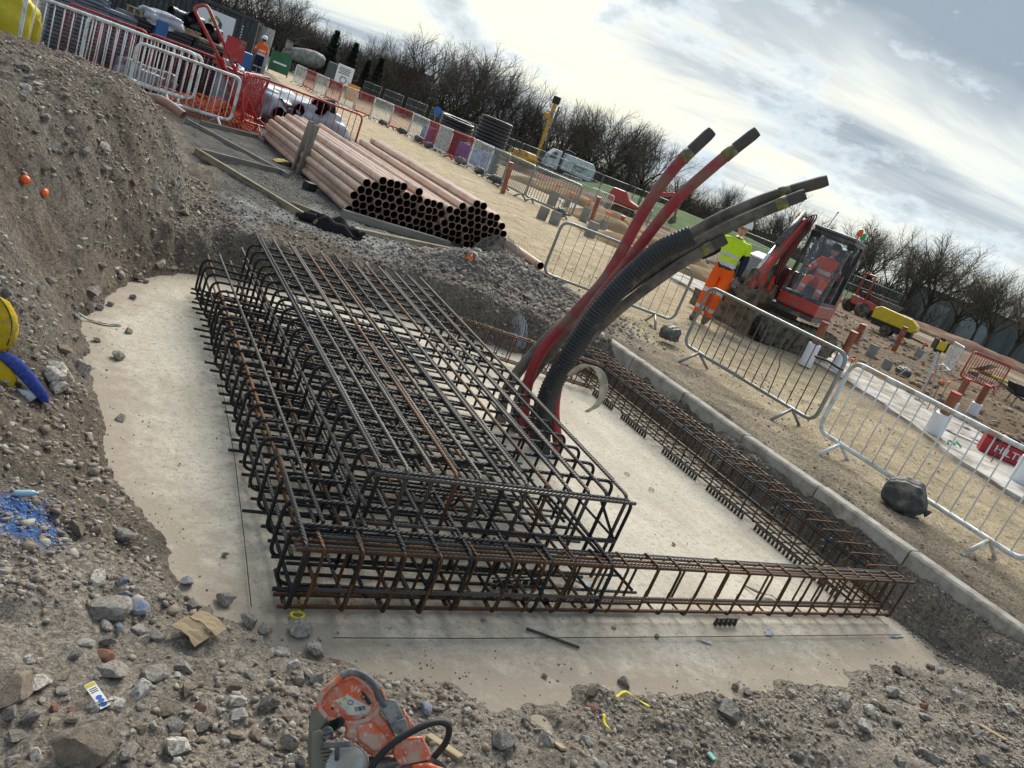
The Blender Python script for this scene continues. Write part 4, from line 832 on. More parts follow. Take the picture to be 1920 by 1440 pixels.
# sandbags
M_sand = mat('black_rubber_sandbag', (.035, .042, .050), (.06, .065, .07), 6, .55, bump=.4, bscale=12, dirt=((.22, .19, .15), .4, 5))
def sandbag(label, loc, s, rz, seed, slump=.6):
    """filled sack: squarish slumped body with creases, gathered to a tied neck at one end"""
    rn = random.Random(seed); bm = bmesh.new(); bmesh.ops.create_icosphere(bm, subdivisions=5, radius=1); ph = [rn.uniform(0, 6) for _ in range(6)]
    t = thing('sandbag', label, 'sandbag', loc, rz)
    for v in bm.verts:
        p = v.co.copy(); q = V(*(math.copysign(abs(c) ** .75, c) for c in p)); g = max(0, (p.x - .35) / .65)
        k = 1 + .06 * math.sin(3 * p.x + ph[0]) + .06 * math.sin(4 * p.y + ph[1]) + (.05 + .10 * g) * math.sin(11 * math.atan2(p.z, p.y) + ph[3] + 2 * p.x) + .03 * math.sin(14 * p.x + 9 * p.z + ph[4])
        v.co = V(q.x * s * 1.2, q.y * s * .82 * k * (1 - .62 * g), max(-.62, q.z) * s * slump * k * (1 - .5 * g) - .10 * s * g)
    me = bpy.data.meshes.new('sack'); bm.to_mesh(me); bm.free(); me.materials.append(M_sand); me.shade_smooth(); link('sack', me, t)
    MB().lathe([(s * .20, 0), (s * .13, s * .12), (s * .26, s * .36), (s * .02, s * .37)], (s * 1.05, 0, -s * .12), 12, Matrix.Rotation(PI / 2 + .4, 3, 'Y')).build('neck', M_sand, t, True); return t
sandbag('round black sandbag draped over the rail of the white barrier', (6.62, 3.50, .53), .16, -1.1, 1, 1.0)
sandbag('dark sandbag hung between the two galvanised barriers', (7.25, 7.72, .53), .14, .3, 2, .9)
k = 0
for i in (0, 2, 3, 4, 6, 7, 8, 9):
    p = Vector(ROW[i]).lerp(Vector(ROW[i + 1]), .15); sandbag('black sandbag at the foot of the %s barrier of the far row' % ORD[i], (p.x - .15, p.y, h1(p.x, p.y) + .16), .24, 1 + i, 10 + i, .7)
for px, py, lb in ((1690, 705, 'black sandbag by the surveying tripod'), (1822, 705, 'black sandbag under the red barrier around the fallen signs')):
    p = G(px, py); sandbag(lb, (p.x, p.y, h1(p.x, p.y) + .12), .2, 1, int(px))
# ---------------------------------------------------------------- people
M_skin = mat('skin', (.50, .30, .21), (.45, .26, .18), 9, .55); M_navy = mat('navy_cloth', (.012, .018, .040), (.02, .028, .055), 9, .85)
M_hiy = mat('yellow_hivis_cloth', (.58, .80, .03), (.48, .68, .025), 5, .8, dirt=((.20, .26, .04), .1, 8)); M_hio = mat('orange_hivis_cloth', (.90, .13, .015), (.75, .10, .012), 5, .8, dirt=((.45, .12, .05), .12, 7))
M_refl = mat('reflective_tape', (.55, .57, .60), (.45, .47, .5), 8, .35, metal=.3); M_boot = mat('muddy_boot', (.16, .14, .115), (.10, .09, .075), 9, .9); M_glv = mat('grey_glove', (.34, .33, .31), (.10, .10, .10), 14, .8)
M_helm = mat('white_helmet', (.75, .76, .76), (.68, .69, .7), 5, .3); M_blk = mat('matt_black', (.010, .010, .011), (.016, .016, .017), 6, .6)
JB = dict(pelvis=(0, 0, .96, .125), waist=(0, 0, 1.09, .118), chest=(0, 0, 1.30, .150), neckb=(0, 0, 1.46, .075), neck=(0, -.01, 1.53, .052), hipL=(.085, 0, .90, .092), hipR=(-.085, 0, .90, .092), kneeL=(.10, -.02, .50, .066), kneeR=(-.10, -.02, .50, .066), ankL=(.11, .02, .10, .05), ankR=(-.11, .02, .10, .05), toeL=(.12, -.15, .035, .042), toeR=(-.12, -.15, .035, .042),
          shL=(.17, 0, 1.41, .068), shR=(-.17, 0, 1.41, .068), elL=(.25, .02, 1.14, .048), elR=(-.25, .02, 1.14, .048), wrL=(.26, -.06, .90, .033), wrR=(-.26, -.06, .90, .033), head=(0, -.02, 1.65, .1))
ED = [('pelvis', 'waist'), ('waist', 'chest'), ('chest', 'neckb'), ('neckb', 'neck'), ('pelvis', 'hipL'), ('hipL', 'kneeL'), ('kneeL', 'ankL'), ('ankL', 'toeL'), ('pelvis', 'hipR'), ('hipR', 'kneeR'), ('kneeR', 'ankR'), ('ankR', 'toeR'), ('chest', 'shL'), ('shL', 'elL'), ('elL', 'wrL'), ('chest', 'shR'), ('shR', 'elR'), ('elR', 'wrR')]
def person(label, loc, rz, pose={}, top=M_hiy, sleeve=M_navy, trou=M_hio, boots=M_boot, glove=M_glv, hat='helmet', group=None, scale=1., headrot=0., fat=1.12, bands=True):
    J = dict(JB); J.update(pose); t = thing('person', label, 'person', loc, rz, group); t.scale = (scale,) * 3
    keys = [k for k in J if k != 'head']; me = bpy.data.meshes.new('sk'); me.from_pydata([J[k][:3] for k in keys], [(keys.index(a), keys.index(b)) for a, b in ED], [])
    o = bpy.data.objects.new('sk', me); COL.objects.link(o); md = o.modifiers.new('s', 'SKIN'); sv = me.skin_vertices[0].data
    for i, k in enumerate(keys):
        r = J[k][3] * (fat if k not in ('neck', 'wrL', 'wrR', 'toeL', 'toeR') else 1.05); sv[i].radius = (r, r * (.78 if k in ('chest', 'waist', 'pelvis') else 1)); sv[i].use_root = (k == 'pelvis')
    md.use_smooth_shade = True; ss = o.modifiers.new('d', 'SUBSURF'); ss.levels = 3; ss.render_levels = 3
    dg = bpy.context.evaluated_depsgraph_get(); ev = o.evaluated_get(dg); em = ev.to_mesh(); vs = [v.co.copy() for v in em.vertices]; fs = [tuple(p.vertices) for p in em.polygons]; ev.to_mesh_clear(); bpy.data.objects.remove(o)
    mats = [M_skin, top, sleeve, trou, boots, glove, M_refl, M_blk]; seg = [(a, b, V(*J[a][:3]), V(*J[b][:3])) for a, b in ED]
    def which(c):
        best = None
        for a, b, p, q in seg:
            d = q - p; u = max(0, min(1, (c - p).dot(d) / d.length_squared)); dist = (p + d * u - c).length - (J[a][3] * (1 - u) + J[b][3] * u) * .8
            if best is None or dist < best[0]: best = (dist, a, b, u)
        _, a, b, u = best
        if b in ('toeL', 'toeR') or (b in ('ankL', 'ankR') and u > .86): return 4
        if b in ('ankL', 'ankR'): return 6 if bands and .50 < u < .64 else 3
        if b in ('kneeL', 'kneeR', 'hipL', 'hipR'): return 6 if bands and b[0] == 'k' and .80 < u < .93 else 3
        if b in ('elL', 'elR'): return (6 if bands and sleeve is top and .45 < u < .65 else (1 if u < .45 else 2))
        if b in ('wrL', 'wrR'): return 2 if u < .93 else 5
        if b in ('neck',): return 2 if u < .7 else 0
        if b == 'waist': return 6 if bands and u > .45 else (7 if sleeve is M_navy and u > .1 else 3)
        if b == 'chest': return 6 if bands and .40 < u < .66 else 1
        return 1
    mb = MB(); mb.v = [tuple(v) for v in vs]; mb.f = fs; mb.mi = [which(sum((vs[i] for i in f), V(0, 0, 0)) / len(f)) for f in fs]
    # hands: palm and five bent fingers
    for s in 'LR':
        w = V(*J['wr' + s][:3]); d = (w - V(*J['el' + s][:3])).normalized(); side = d.cross(V(0, -1, .2)).normalized() * (1 if s == 'L' else -1); pn = side.cross(d).normalized(); mb.cur = 5
        R = Matrix((side, pn, d)).transposed(); mb.ball(w + d * .055, .05, 2, (.82, .42, 1.15), M=R)
        for k, (off, ln) in enumerate(((-.03, .062), (-.011, .072), (.010, .068), (.029, .052))):
            p = w + d * .10 + side * off; mb.tube(spline([p, p + d * ln * .5 + pn * .006, p + d * ln * .85 + pn * .03, p + d * ln * .8 + pn * .048], 3), [.0105] * 7 + [.009, .008, .007], 6)
        p = w + d * .045 - side * .036; mb.tube(spline([p, p + d * .03 - side * .022 + pn * .012, p + d * .062 - side * .02 + pn * .025], 3), [.012] * 4 + [.010, .009, .008], 6)
    me = mb.mesh('body', mats, True); link('body', me, t)
    # head with brow, nose, ears
    hx = V(*J['head'][:3]); Rz = Matrix.Rotation(headrot, 3, 'Z'); bm = bmesh.new(); bmesh.ops.create_icosphere(bm, subdivisions=4, radius=1); mb = MB(); hv = []
    for v in bm.verts:
        p = v.co; q = V(p.x * .078, p.y * .098, p.z * .122)
        if p.z < -.1: q.x *= 1 - .30 * (-p.z - .1); q.y = q.y * (1 - .22 * (-p.z - .1)) - .012 * (-p.z)
        if p.y < 0:
            q.y -= .026 * math.exp(-((p.x / .16) ** 2 + ((p.z + .16) / .17) ** 2)) - .010 * math.exp(-(((abs(p.x) - .36) / .18) ** 2 + ((p.z - .04) / .12) ** 2)) + .006 * math.exp(-((p.x / .35) ** 2 + ((p.z + .52) / .07) ** 2))
        hv.append(Rz @ q + hx)
    hf = [tuple(v.index for v in f.verts) for f in bm.faces]
    bm.verts.ensure_lookup_table(); mb.v = [tuple(v) for v in hv]; mb.f = hf; mb.mi = []
    for f in hf:
        c = (bm.verts[f[0]].co + bm.verts[f[1]].co + bm.verts[f[2]].co) / 3
        eye = c.y < -.5 and .0 < c.z < .12 and .22 < abs(c.x) < .5; hair = c.z > .3 or (c.y > .15 and c.z > -.45); mouth = c.y < -.6 and -.58 < c.z < -.5 and abs(c.x) < .28
        mb.mi.append(1 if eye else 2 if hair else 3 if mouth else 0)
    bm.free()
    for s in (-1, 1): mb.cur = 0; mb.ball(hx + Rz @ V(s * .078, .008, -.005), .03, 2, (.35, .7, 1.1))
    mb.build('head', [M_skin, M_blk, mat('dark_hair', (.02, .015, .012), None, 8, .7), mat('lips', (.36, .15, .12), None, 8, .6)], t, True)
    if hat == 'helmet':
        m = MB(); m.lathe([(.128, .03), (.132, .06), (.124, .10), (.100, .145), (.055, .172), (.001, .18)], hx + V(0, .0, .005), 20); m.prism([(-.09, .034), (.09, .034), (.07, .046), (-.07, .046)], -.19, -.08, Matrix.Translation(hx).to_4x4()); m.build('helmet', M_helm, t, 'auto')
    elif hat == 'beanie':
        m = MB(); m.lathe([(.098, .01), (.106, .03), (.104, .07), (.084, .115), (.04, .142), (.001, .146)], hx + V(0, .008, .0), 18); m.build('beanie', M_blk, t, True)
    return t
man = G(1313, 604, .42)
person('man in yellow hi-vis top and orange trousers walking by the excavator', (man.x, man.y, h1(man.x, man.y)), math.atan2(-man.y, -man.x) + PI / 2 - .15,
       dict(elL=(.235, .03, 1.15, .05), wrL=(.245, -.02, .90, .036), elR=(-.27, .03, 1.18, .05), wrR=(-.42, -.10, .98, .036), kneeL=(.07, -.05, .50, .068), ankL=(.05, .06, .10, .052), toeL=(.06, -.10, .035, .045), kneeR=(-.10, -.06, .50, .068), ankR=(-.115, -.06, .10, .052), toeR=(-.14, -.22, .035, .045), shL=(.195, 0, 1.40, .07), shR=(-.195, 0, 1.40, .07)), scale=1.07, headrot=.25, fat=1.36)
# ---------------------------------------------------------------- main excavator
M_xr = mat('excavator_red_paint', (.50, .030, .022), (.40, .026, .02), 4, .38, dirt=((.16, .10, .075), .42, 5), coat=.2)
M_xd = mat('excavator_dark_panel', (.035, .040, .050), (.055, .06, .068), 4, .45, dirt=((.17, .15, .12), .35, 5))
M_mud = mat('muddy_steel', (.12, .10, .078), (.19, .16, .125), 5, .85, bump=.6, bscale=14, dirt=((.05, .045, .04), .4, 6))
M_chr = mat('chrome_rod', (.65, .66, .68), None, 6, .15, metal=1.); M_rub = mat('rubber_track', (.030, .028, .026), (.09, .08, .065), 6, .85, bump=.5, bscale=20, dirt=((.17, .145, .11), .5, 5))
M_glass = glass_mat('cab_glass', (.88, .93, .93), .09); M_amb = mat('amber_beacon', (.85, .13, .01), None, 5, .2); M_grn = mat('green_beacon', (.02, .50, .16), None, 5, .2); M_gry = mat('grey_cover', (.11, .12, .13), (.08, .09, .10), 4, .45, dirt=((.2, .17, .13), .3, 5))
XS = .90
def excavator(loc, under, house):
    t = thing('excavator', 'large red and black tracked excavator with glazed cab beyond the galvanised barrier', 'excavator', loc); t.scale = (XS, XS, XS)
    U = Matrix.Rotation(under, 3, 'Z'); Hm = Matrix.Rotation(house, 3, 'Z')
    def fin(mb, name, mats, M, parent=t, smooth=False, bevel=0.): mb.v = [tuple(M @ Vector(p)) for p in mb.v]; return mb.build(name, mats, parent, smooth, bevel)
    # tracks
    for s in (-1, 1):
        mb = MB(); prof = []
        for k in range(9): a = PI / 2 + PI * k / 8; prof.append((-.85 + .30 * math.cos(a), .30 + .30 * math.sin(a)))
        for k in range(9): a = -PI / 2 + PI * k / 8; prof.append((.85 + .30 * math.cos(a), .30 + .30 * math.sin(a)))
        mb.prism(prof, s * .62, s * .98); tr = fin(mb, 'track', M_rub, U)
        g = MB(); n = 34; per = 4 * .85 + 2 * PI * .30
        for k in range(n):
            u = per * k / n
            if u < 1.7: p = (-.85 + u, .60, 0)
            elif u < 1.7 + PI * .3: a = PI / 2 - (u - 1.7) / .3; p = (.85 + .3 * math.cos(a), .3 + .3 * math.sin(a), PI / 2 - a)
            elif u < 3.4 + PI * .3: p = (.85 - (u - 1.7 - PI * .3), .0, 0)
            else: a = -PI / 2 - (u - 3.4 - PI * .3) / .3; p = (-.85 + .3 * math.cos(a), .3 + .3 * math.sin(a), PI / 2 - a)
            g.box((p[0], s * .80, p[1]), (.05, .38, .05), (0, p[2], 0))
        fin(g, 'grouser', M_rub, U, tr)
        for x in (-.85, .85): m = MB().cyl((x, s * .60, .3), (x, s * 1.0, .3), .21, n=18); fin(m, 'sprocket', M_mud, U, tr, 'auto')
        for x in (-.45, 0, .45): m = MB().cyl((x, s * .61, .17), (x, s * .995, .17), .10, n=12); fin(m, 'roller', M_mud, U, tr, 'auto')
    fin(MB().box((0, 0, .42), (1.3, 1.24, .26)).cyl((0, 0, .5), (0, 0, .72), .48, n=24), 'undercarriage', M_mud, U)
    bl = MB().prism([(1.48, .04), (1.52, .04), (1.50, .20), (1.53, .42), (1.49, .42), (1.44, .22)], -1.02, 1.02); bl = fin(bl, 'dozer_blade', M_mud, U, bevel=.006)
    for s in (-1, 1): fin(MB().beam((.5, s * .42, .36), (1.46, s * .42, .22), .12, .14), 'blade_arm', M_mud, U, bl)
    # house
    fin(MB().prism([(-.95, .74), (.95, .74), (.95, .84), (-.95, .84)], -.98, .98), 'slew_deck', M_xd, Hm)
    cw = MB(); pr = [(-.6, .80), (-1.02, .80), (-1.12, .95), (-1.12, 1.35), (-1.0, 1.52), (-.6, 1.56)]; cw.prism(pr, -.95, .95); fin(cw, 'counterweight', M_xr, Hm, bevel=.04)
    hd = MB(); hd.prism([(-.62, .84), (.62, .84), (.92, .98), (.90, 1.22), (.55, 1.55), (.1, 1.66), (-.62, 1.62)], -.98, -.30); fin(hd, 'engine_hood', [M_xd], Hm, bevel=.07)
    fin(MB().prism([(.10, 1.05), (.70, 1.08), (.86, 1.20), (.52, 1.52), (.1, 1.60)], -.992, -.90), 'hood_panel', M_xr, Hm, bevel=.02)
    fin(MB().prism([(.58, 1.16), (.94, 1.02), (.96, 1.2), (.60, 1.55)], -.86, -.42), 'hood_panel', M_gry, Hm, bevel=.03)
    for y in (-.78, -.55): fin(MB().tube([V(.965, y - .05, .90), V(.965, y + .05, .90), V(.965, y + .05, 1.0), V(.965, y - .05, 1.0)], .012, 6, closed=True), 'tie_ring', M_gry, Hm)
    fin(MB().prism([(-.6, .84), (.90, .84), (.94, .9), (.94, 1.12), (-.6, 1.12)], .12, .99), 'cab_plinth', M_xr, Hm, bevel=.03)
    # cab frame
    post = [((.86, 1.14), (.62, 2.50)), ((.10, 1.14), (.05, 2.56)), ((-.55, 1.14), (-.52, 2.50))]; fr = MB()
    for y in (.15, .96):
        for (a, b) in post: fr.beam((a[0], y, a[1]), (b[0], y, b[1]), .075, .085, V(1, 0, 0))
        fr.beam((.62, y, 2.50), (-.52, y, 2.52), .075, .08); fr.beam((.88, y, 1.15), (-.55, y, 1.15), .06, .08)
    fr.beam((.86, .15, 1.15), (.86, .96, 1.15), .08, .09); fr.beam((.62, .15, 2.49), (.62, .96, 2.49), .08, .09); fr.beam((-.53, .15, 2.5), (-.53, .96, 2.5), .08, .09)
    cf = fin(fr, 'cab_frame', M_xd, Hm, bevel=.015)
    fin(MB().box((.04, .555, 2.575), (1.28, .90, .07)), 'cab_roof', M_gry, Hm, cf, bevel=.03)
    fin(MB().box((-.55, .555, 1.75), (.03, .74, 1.2)), 'rear_wall', M_xd, Hm, cf)
    w = MB(); w.add([V(.85, .19, 1.2), V(.85, .92, 1.2), V(.63, .92, 2.45), V(.63, .19, 2.45)], [(0, 1, 2, 3)]); fin(w, 'windscreen', M_glass, Hm, cf)
    w = MB(); w.add([V(.80, .965, 1.2), V(.12, .965, 1.2), V(.08, .965, 2.45), V(.58, .965, 2.45)], [(0, 1, 2, 3)]); fin(w, 'side_window', M_glass, Hm, cf)
    w = MB(); w.add([V(.80, .145, 1.2), V(.12, .145, 1.2), V(.08, .145, 2.45), V(.58, .145, 2.45)], [(0, 1, 2, 3)]); fin(w, 'side_window', M_glass, Hm, cf)
    w = MB(); w.add([V(.05, .965, 1.2), V(-.5, .965, 1.2), V(-.48, .965, 2.45), V(.03, .965, 2.45)], [(0, 1, 2, 3)]); fin(w, 'side_window', M_glass, Hm, cf)
    fin(MB().box((-.28, .55, 1.32), (.48, .5, .14)).box((-.46, .55, 1.68), (.12, .46, .62), (0, -.12, 0)), 'driver_seat', M_blk, Hm, cf, bevel=.04)
    for y in (.24, .86): fin(MB().box((.0, y, 1.42), (.42, .10, .22)).cyl((.16, y, 1.5), (.20, y, 1.72), .018).ball((.205, y, 1.74), .035), 'joystick_box', M_blk, Hm, cf, bevel=.02)
    fin(MB().cyl((.15, .9, 2.61), (.15, .9, 2.70), .018).lathe([(.05, 2.69), (.06, 2.72), (.055, 2.80), (.03, 2.84), (.001, 2.85)], (.15, .9, 0), 14), 'amber_beacon', M_amb, Hm, cf, 'auto')
    fin(MB().cyl((-.22, .92, 2.61), (-.22, .92, 2.68), .018).lathe([(.05, 2.66), (.06, 2.69), (.055, 2.77), (.03, 2.81), (.001, 2.82)], (-.22, .92, 0), 14), 'green_beacon', M_grn, Hm, cf, 'auto')
    for x, y in ((.45, .30), (-.45, .95)): fin(MB().cyl((x, y, 2.6), (x - .08, y + .05, 2.98), .008, n=6).ball((x - .08, y + .05, 2.98), .02, 1), 'aerial', M_blk, Hm, cf)
    [fin(MB().box((.70, y, 2.42), (.12, .16, .13)), 'work_lamp', M_blk, Hm, cf, bevel=.02) for y in (.99, .20)]
    fin(MB().tube([V(.72, 1.0, 2.1), V(.80, 1.12, 2.15), V(.80, 1.12, 1.9)], .012, 6).box((.80, 1.14, 1.95), (.03, .13, .24)), 'mirror', M_blk, Hm, cf, bevel=.01)
    fin(MB().cyl((-.25, 1.03, 1.3), (-.2, 1.03, 2.35), .016, n=8), 'grab_rail', M_blk, Hm, cf)
    # boom, dipper, bucket, rams: swing post at the front right of the cab
    fin(MB().box((1.05, -.10, .95), (.34, .34, .42)).cyl((1.1, -.10, .70), (1.1, -.10, 1.2), .13, n=14), 'swing_post', M_mud, Hm, bevel=.03)
    zt = lambda z: z if z < 1 else 1 + (z - 1) * .84
    def arm(poly, w, name, m, par=t): return fin(MB().prism([(u, zt(v)) for u, v in poly], -.10 - w / 2, -.10 + w / 2), name, m, Hm, par, bevel=.02)
    bm_ = arm([(1.02, 1.02), (1.25, 1.00), (1.34, 1.55), (1.20, 2.05), (.92, 2.55), (.78, 2.86), (.62, 2.80), (.70, 2.45), (.92, 1.95), (1.02, 1.55)], .23, 'boom', M_xr)
    dp = arm([(.62, 2.92), (.80, 3.06), (1.10, 2.86), (2.52, 1.00), (2.42, .90), (2.30, .94), (.84, 2.68), (.64, 2.74)], .19, 'dipper_arm', M_xr)
    for y in (-.245, .045): fin(MB().prism([(.60, 2.43), (.74, 2.36), (.92, 2.60), (.80, 2.70)], y - .02, y + .02), 'pivot_plate', M_xr, Hm, bm_)
    def ram(a, b, c, r, nm):
        a, b, c = [(q[0], q[1], zt(q[2])) for q in (a, b, c)]; fin(MB().cyl(a, b, r, n=12), nm, M_xd, Hm, t, True).name; fin(MB().cyl(b, c, r * .55, n=10), 'ram_rod', M_chr, Hm, t, True)
    ram((1.22, -.10, 1.05), (1.36, -.10, 1.62), (1.22, -.10, 2.0), .055, 'boom_ram'); ram((1.02, -.10, 2.42), (.98, -.10, 2.86), (.90, -.10, 3.0), .05, 'dipper_ram')
    ram((1.05, -.10, 3.02), (1.86, -.10, 2.10), (2.38, -.10, 1.42), .058, 'bucket_ram')
    fin(MB().beam((2.38, -.18, 1.35), (2.30, -.18, 1.02), .03, .07).beam((2.38, -.02, 1.35), (2.30, -.02, 1.02), .03, .07).beam((2.38, -.10, 1.35), (2.62, -.10, 1.05), .07, .06), 'bucket_link', M_mud, Hm)
    bk = MB(); bp = [(2.36, .98), (2.60, 1.0), (2.66, .78), (2.56, .52), (2.34, .38), (2.10, .40), (1.98, .50), (2.12, .62), (2.26, .72)]
    for y in (-.38, .16): bk.prism(bp, y, y + .02)
    inner = [(2.60, 1.0), (2.66, .78), (2.56, .52), (2.34, .38), (2.10, .40), (1.98, .50)]
    for (a, b) in zip(inner[:-1], inner[1:]): bk.beam((a[0], -.10, a[1]), (b[0], -.10, b[1]), .54, .025, V(0, 0, 1))
    bkt = fin(bk, 'bucket', M_mud, Hm)
    for y in (-.36, -.23, -.10, .03, .16): fin(MB().prism([(2.03, .44), (1.82, .52), (1.84, .56), (2.02, .53)], y - .02, y + .02), 'tooth', M_mud, Hm, bkt)
    for k in range(4):
        y = -.02 + .045 * k; fin(MB().tube(spline([V(1.0, y, 1.1), V(1.46 + .02 * k, y, 1.5), V(1.36, y, 1.9), V(.86, y, 2.66 + .02 * k), V(1.2, y - .12, 2.62)], 6), .015, 6), 'hose', M_blk, Hm, t, True)
    return t
EXL = Vector((12.45, 10.75, 0)); EXL.z = h1(EXL.x, EXL.y) + .01
HOUSE = math.radians(207)
excavator(EXL, math.radians(176), HOUSE)
Hq = Matrix.Rotation(HOUSE, 3, 'Z'); sp = EXL + Hq @ V(-.16, .55, .46) * XS
person('excavator operator in orange hi-vis jacket and black beanie seated in the cab', sp, HOUSE + PI / 2, dict(pelvis=(0, 0, .96, .125), waist=(0, .02, 1.08, .125), hipL=(.10, -.10, .93, .092), hipR=(-.10, -.10, .93, .092), kneeL=(.16, -.45, 1.0, .07), kneeR=(-.16, -.45, 1.0, .07), ankL=(.17, -.58, .66, .052), ankR=(-.17, -.58, .66, .052), toeL=(.17, -.74, .63, .042), toeR=(-.17, -.74, .63, .042), elL=(.29, -.06, 1.17, .055), wrL=(.26, -.30, 1.16, .036), elR=(-.29, -.06, 1.17, .055), wrR=(-.26, -.30, 1.16, .036)), M_hio, M_hio, M_hio, hat='beanie', scale=.98, headrot=.5, fat=1.2)
# ---------------------------------------------------------------- helpers for standing things
def at(px, py, dist):
    """a spot on the ground in the direction of a photo point, and the heading whose local +Y looks away from the camera"""
    p = D(px, py, dist); p.z = h1(p.x, p.y); return p, math.atan2(p.y, p.x) - PI / 2
def txt(s, size, m, parent, loc, rot, name='lettering', depth=.004, space=1.0):
    cu = bpy.data.curves.new('t', 'FONT'); cu.body = s; cu.size = size; cu.extrude = depth; cu.align_x = 'CENTER'; cu.align_y = 'CENTER'; cu.space_character = space
    o = bpy.data.objects.new('t', cu); COL.objects.link(o); me = bpy.data.meshes.new_from_object(o.evaluated_get(bpy.context.evaluated_depsgraph_get())); bpy.data.objects.remove(o)
    me.materials.clear(); me.materials.append(m); o = link(name, me, parent, 0, loc); o.rotation_euler = rot; return o
# ---------------------------------------------------------------- trees
M_bark = mat('bare_bark', (.085, .070, .056), (.055, .046, .038), 3, .95); M_twig = mat('bare_twigs', (.16, .132, .108), (.115, .095, .078), 1, .95); M_con = mat('conifer_green', (.012, .022, .012), (.022, .034, .016), 1, .9)
def tree_mesh(seed, spread=1.0, dens=1.0):
    """bare spreading crown of unit height: short trunk and limbs, then boughs and twigs"""
    rn = random.Random(seed); trunk, crown = MB(), MB()
    def grow(p, d, L_, r, lv):
        pts = [p]; q = p; dd = d.copy(); n = 3 if lv < 4 else 2
        for i in range(n):
            dd = (dd + V(rn.gauss(0, .17), rn.gauss(0, .17), rn.gauss(.03, .10)) * (1 if lv else .3)).normalized(); q = q + dd * L_ / n; pts.append(q)
        r2 = r * (.6 if lv < 4 else .35); (trunk if lv < 2 else crown).tube(pts, [r + (r2 - r) * i / n for i in range(n + 1)], 6 if lv < 2 else (4 if lv < 3 else 3), cap=False)
        if lv >= 5: return
        k = [6, 4, 4, 4, 3][lv]
        for i in range(k):
            u = (.62 + .38 * (i + rn.random()) / k) if lv == 0 else (.25 + .75 * (i + rn.random() * .8) / k); j = min(n - 1, int(u * n)); b = pts[j].lerp(pts[j + 1], u * n - j)
            az = i * 2.4 + rn.uniform(-.4, .4); e = rn.uniform(.40, .95) * spread if lv == 0 else rn.uniform(.4, .9); ax = dd.orthogonal().normalized(); ax.rotate(Matrix.Rotation(az, 3, dd)); nd = (dd * math.cos(e) + ax * math.sin(e)).normalized(); nd.z += .08; nd.normalize()
            grow(b, nd, (.30 * rn.uniform(.85, 1.15) if lv == 0 else L_ * rn.uniform(.55, .75)), max(r * .50, .0008), lv + 1)
        grow(q, dd, (.26 if lv == 0 else L_ * .62), r2, lv + 1)
    grow(V(0, 0, -.03), V(0, 0, 1), .30, .020, 0)
    zt = sorted(v[2] for v in crown.v)[int(len(crown.v) * .997)]
    for m in (trunk, crown): m.v = [(x / zt, y / zt, z / zt) for x, y, z in m.v]
    return trunk.mesh('trunk', M_bark, True), crown.mesh('crown', M_twig, True)
TREES = [tree_mesh(s, sp, de) for s, sp, de in ((1, 1.0, 1.0), (2, .85, 1.0), (3, 1.1, 1.0), (4, .7, 1.0), (9, 1.0, 1.0))]
TP = [(395, -60, 120), (440, -30, 118), (500, -28, 118), (545, 6, 122), (596, 52, 150), (655, 75, 150), (706, 100, 150), (745, 108, 125), (765, 98, 118), (815, 106, 118), (850, 130, 108), (884, 122, 104), (905, 128, 110), (935, 134, 104), (962, 158, 106), (1000, 178, 104), (1040, 205, 104), (1075, 225, 100), (1105, 228, 112), (1135, 229, 98), (1172, 252, 104), (1205, 268, 98), (1238, 276, 104), (1285, 352, 130), (1335, 378, 130), (1375, 372, 125), (1420, 402, 130), (1465, 404, 120), (1505, 398, 118), (1550, 420, 118), (1635, 448, 96), (1665, 455, 106), (1705, 470, 98), (1745, 480, 90), (1790, 482, 88), (1835, 520, 96), (1875, 545, 100), (1915, 540, 84), (1955, 560, 90)]
for i, (px, py, d) in enumerate(TP):
    p = D(px, py, d); hgt = (p.z - .3) * (1.22 + .14 * math.sin(i * 2.3)); tr, cr = TREES[(i * 7 + i // 3) % 5]
    t = thing('bare_tree', 'leafless winter tree, %s from the left along the far boundary' % ordinal(i), 'tree', (p.x, p.y, .3), i * 2.1, 'leafless trees along the far boundary'); w = hgt * (1.0 + .2 * math.sin(i * 1.7)); t.scale = (w, w, hgt)
    link('trunk', tr, t); link('crown', cr, t)
def conifer_mesh(seed):
    rn = np.random.default_rng(seed); n = 2600; z = rn.random(n) ** .8 * .93 + .05; a = rn.random(n) * 6.283; R = .17 * (1 - z) ** .8 * (1 + .25 * np.sin(z * 60)) + .012; r = R * rn.random(n) ** .4; s = .022
    mb = MB(); fs = []
    for i in range(n):
        c = V(r[i] * math.cos(a[i]), r[i] * math.sin(a[i]), z[i]); o = V(math.cos(a[i]), math.sin(a[i]), -.45) * s * 1.6; t = V(-math.sin(a[i]), math.cos(a[i]), rn.normal() * .3) * s * .6; mb.add([c - t, c + t, c + o], [(0, 1, 2)])
    return MB().cyl((0, 0, 0), (0, 0, .9), .018, .004, 7).mesh('trunk', M_bark), mb.mesh('crown', M_con)
CON = [conifer_mesh(1), conifer_mesh(2)]
for i, (px, py, d) in enumerate(((634, 58, 108), (670, 81, 108), (693, 113, 110), (718, 109, 108))):
    p = D(px, py, d); t = thing('conifer', 'dark pointed conifer, %s from the left beyond the white notice board' % ordinal(i), 'tree', (p.x, p.y, .2), i, 'dark conifers at left'); t.scale = (p.z * 1.1, p.z * 1.1, p.z); link('trunk', CON[i % 2][0], t); link('crown', CON[i % 2][1], t)
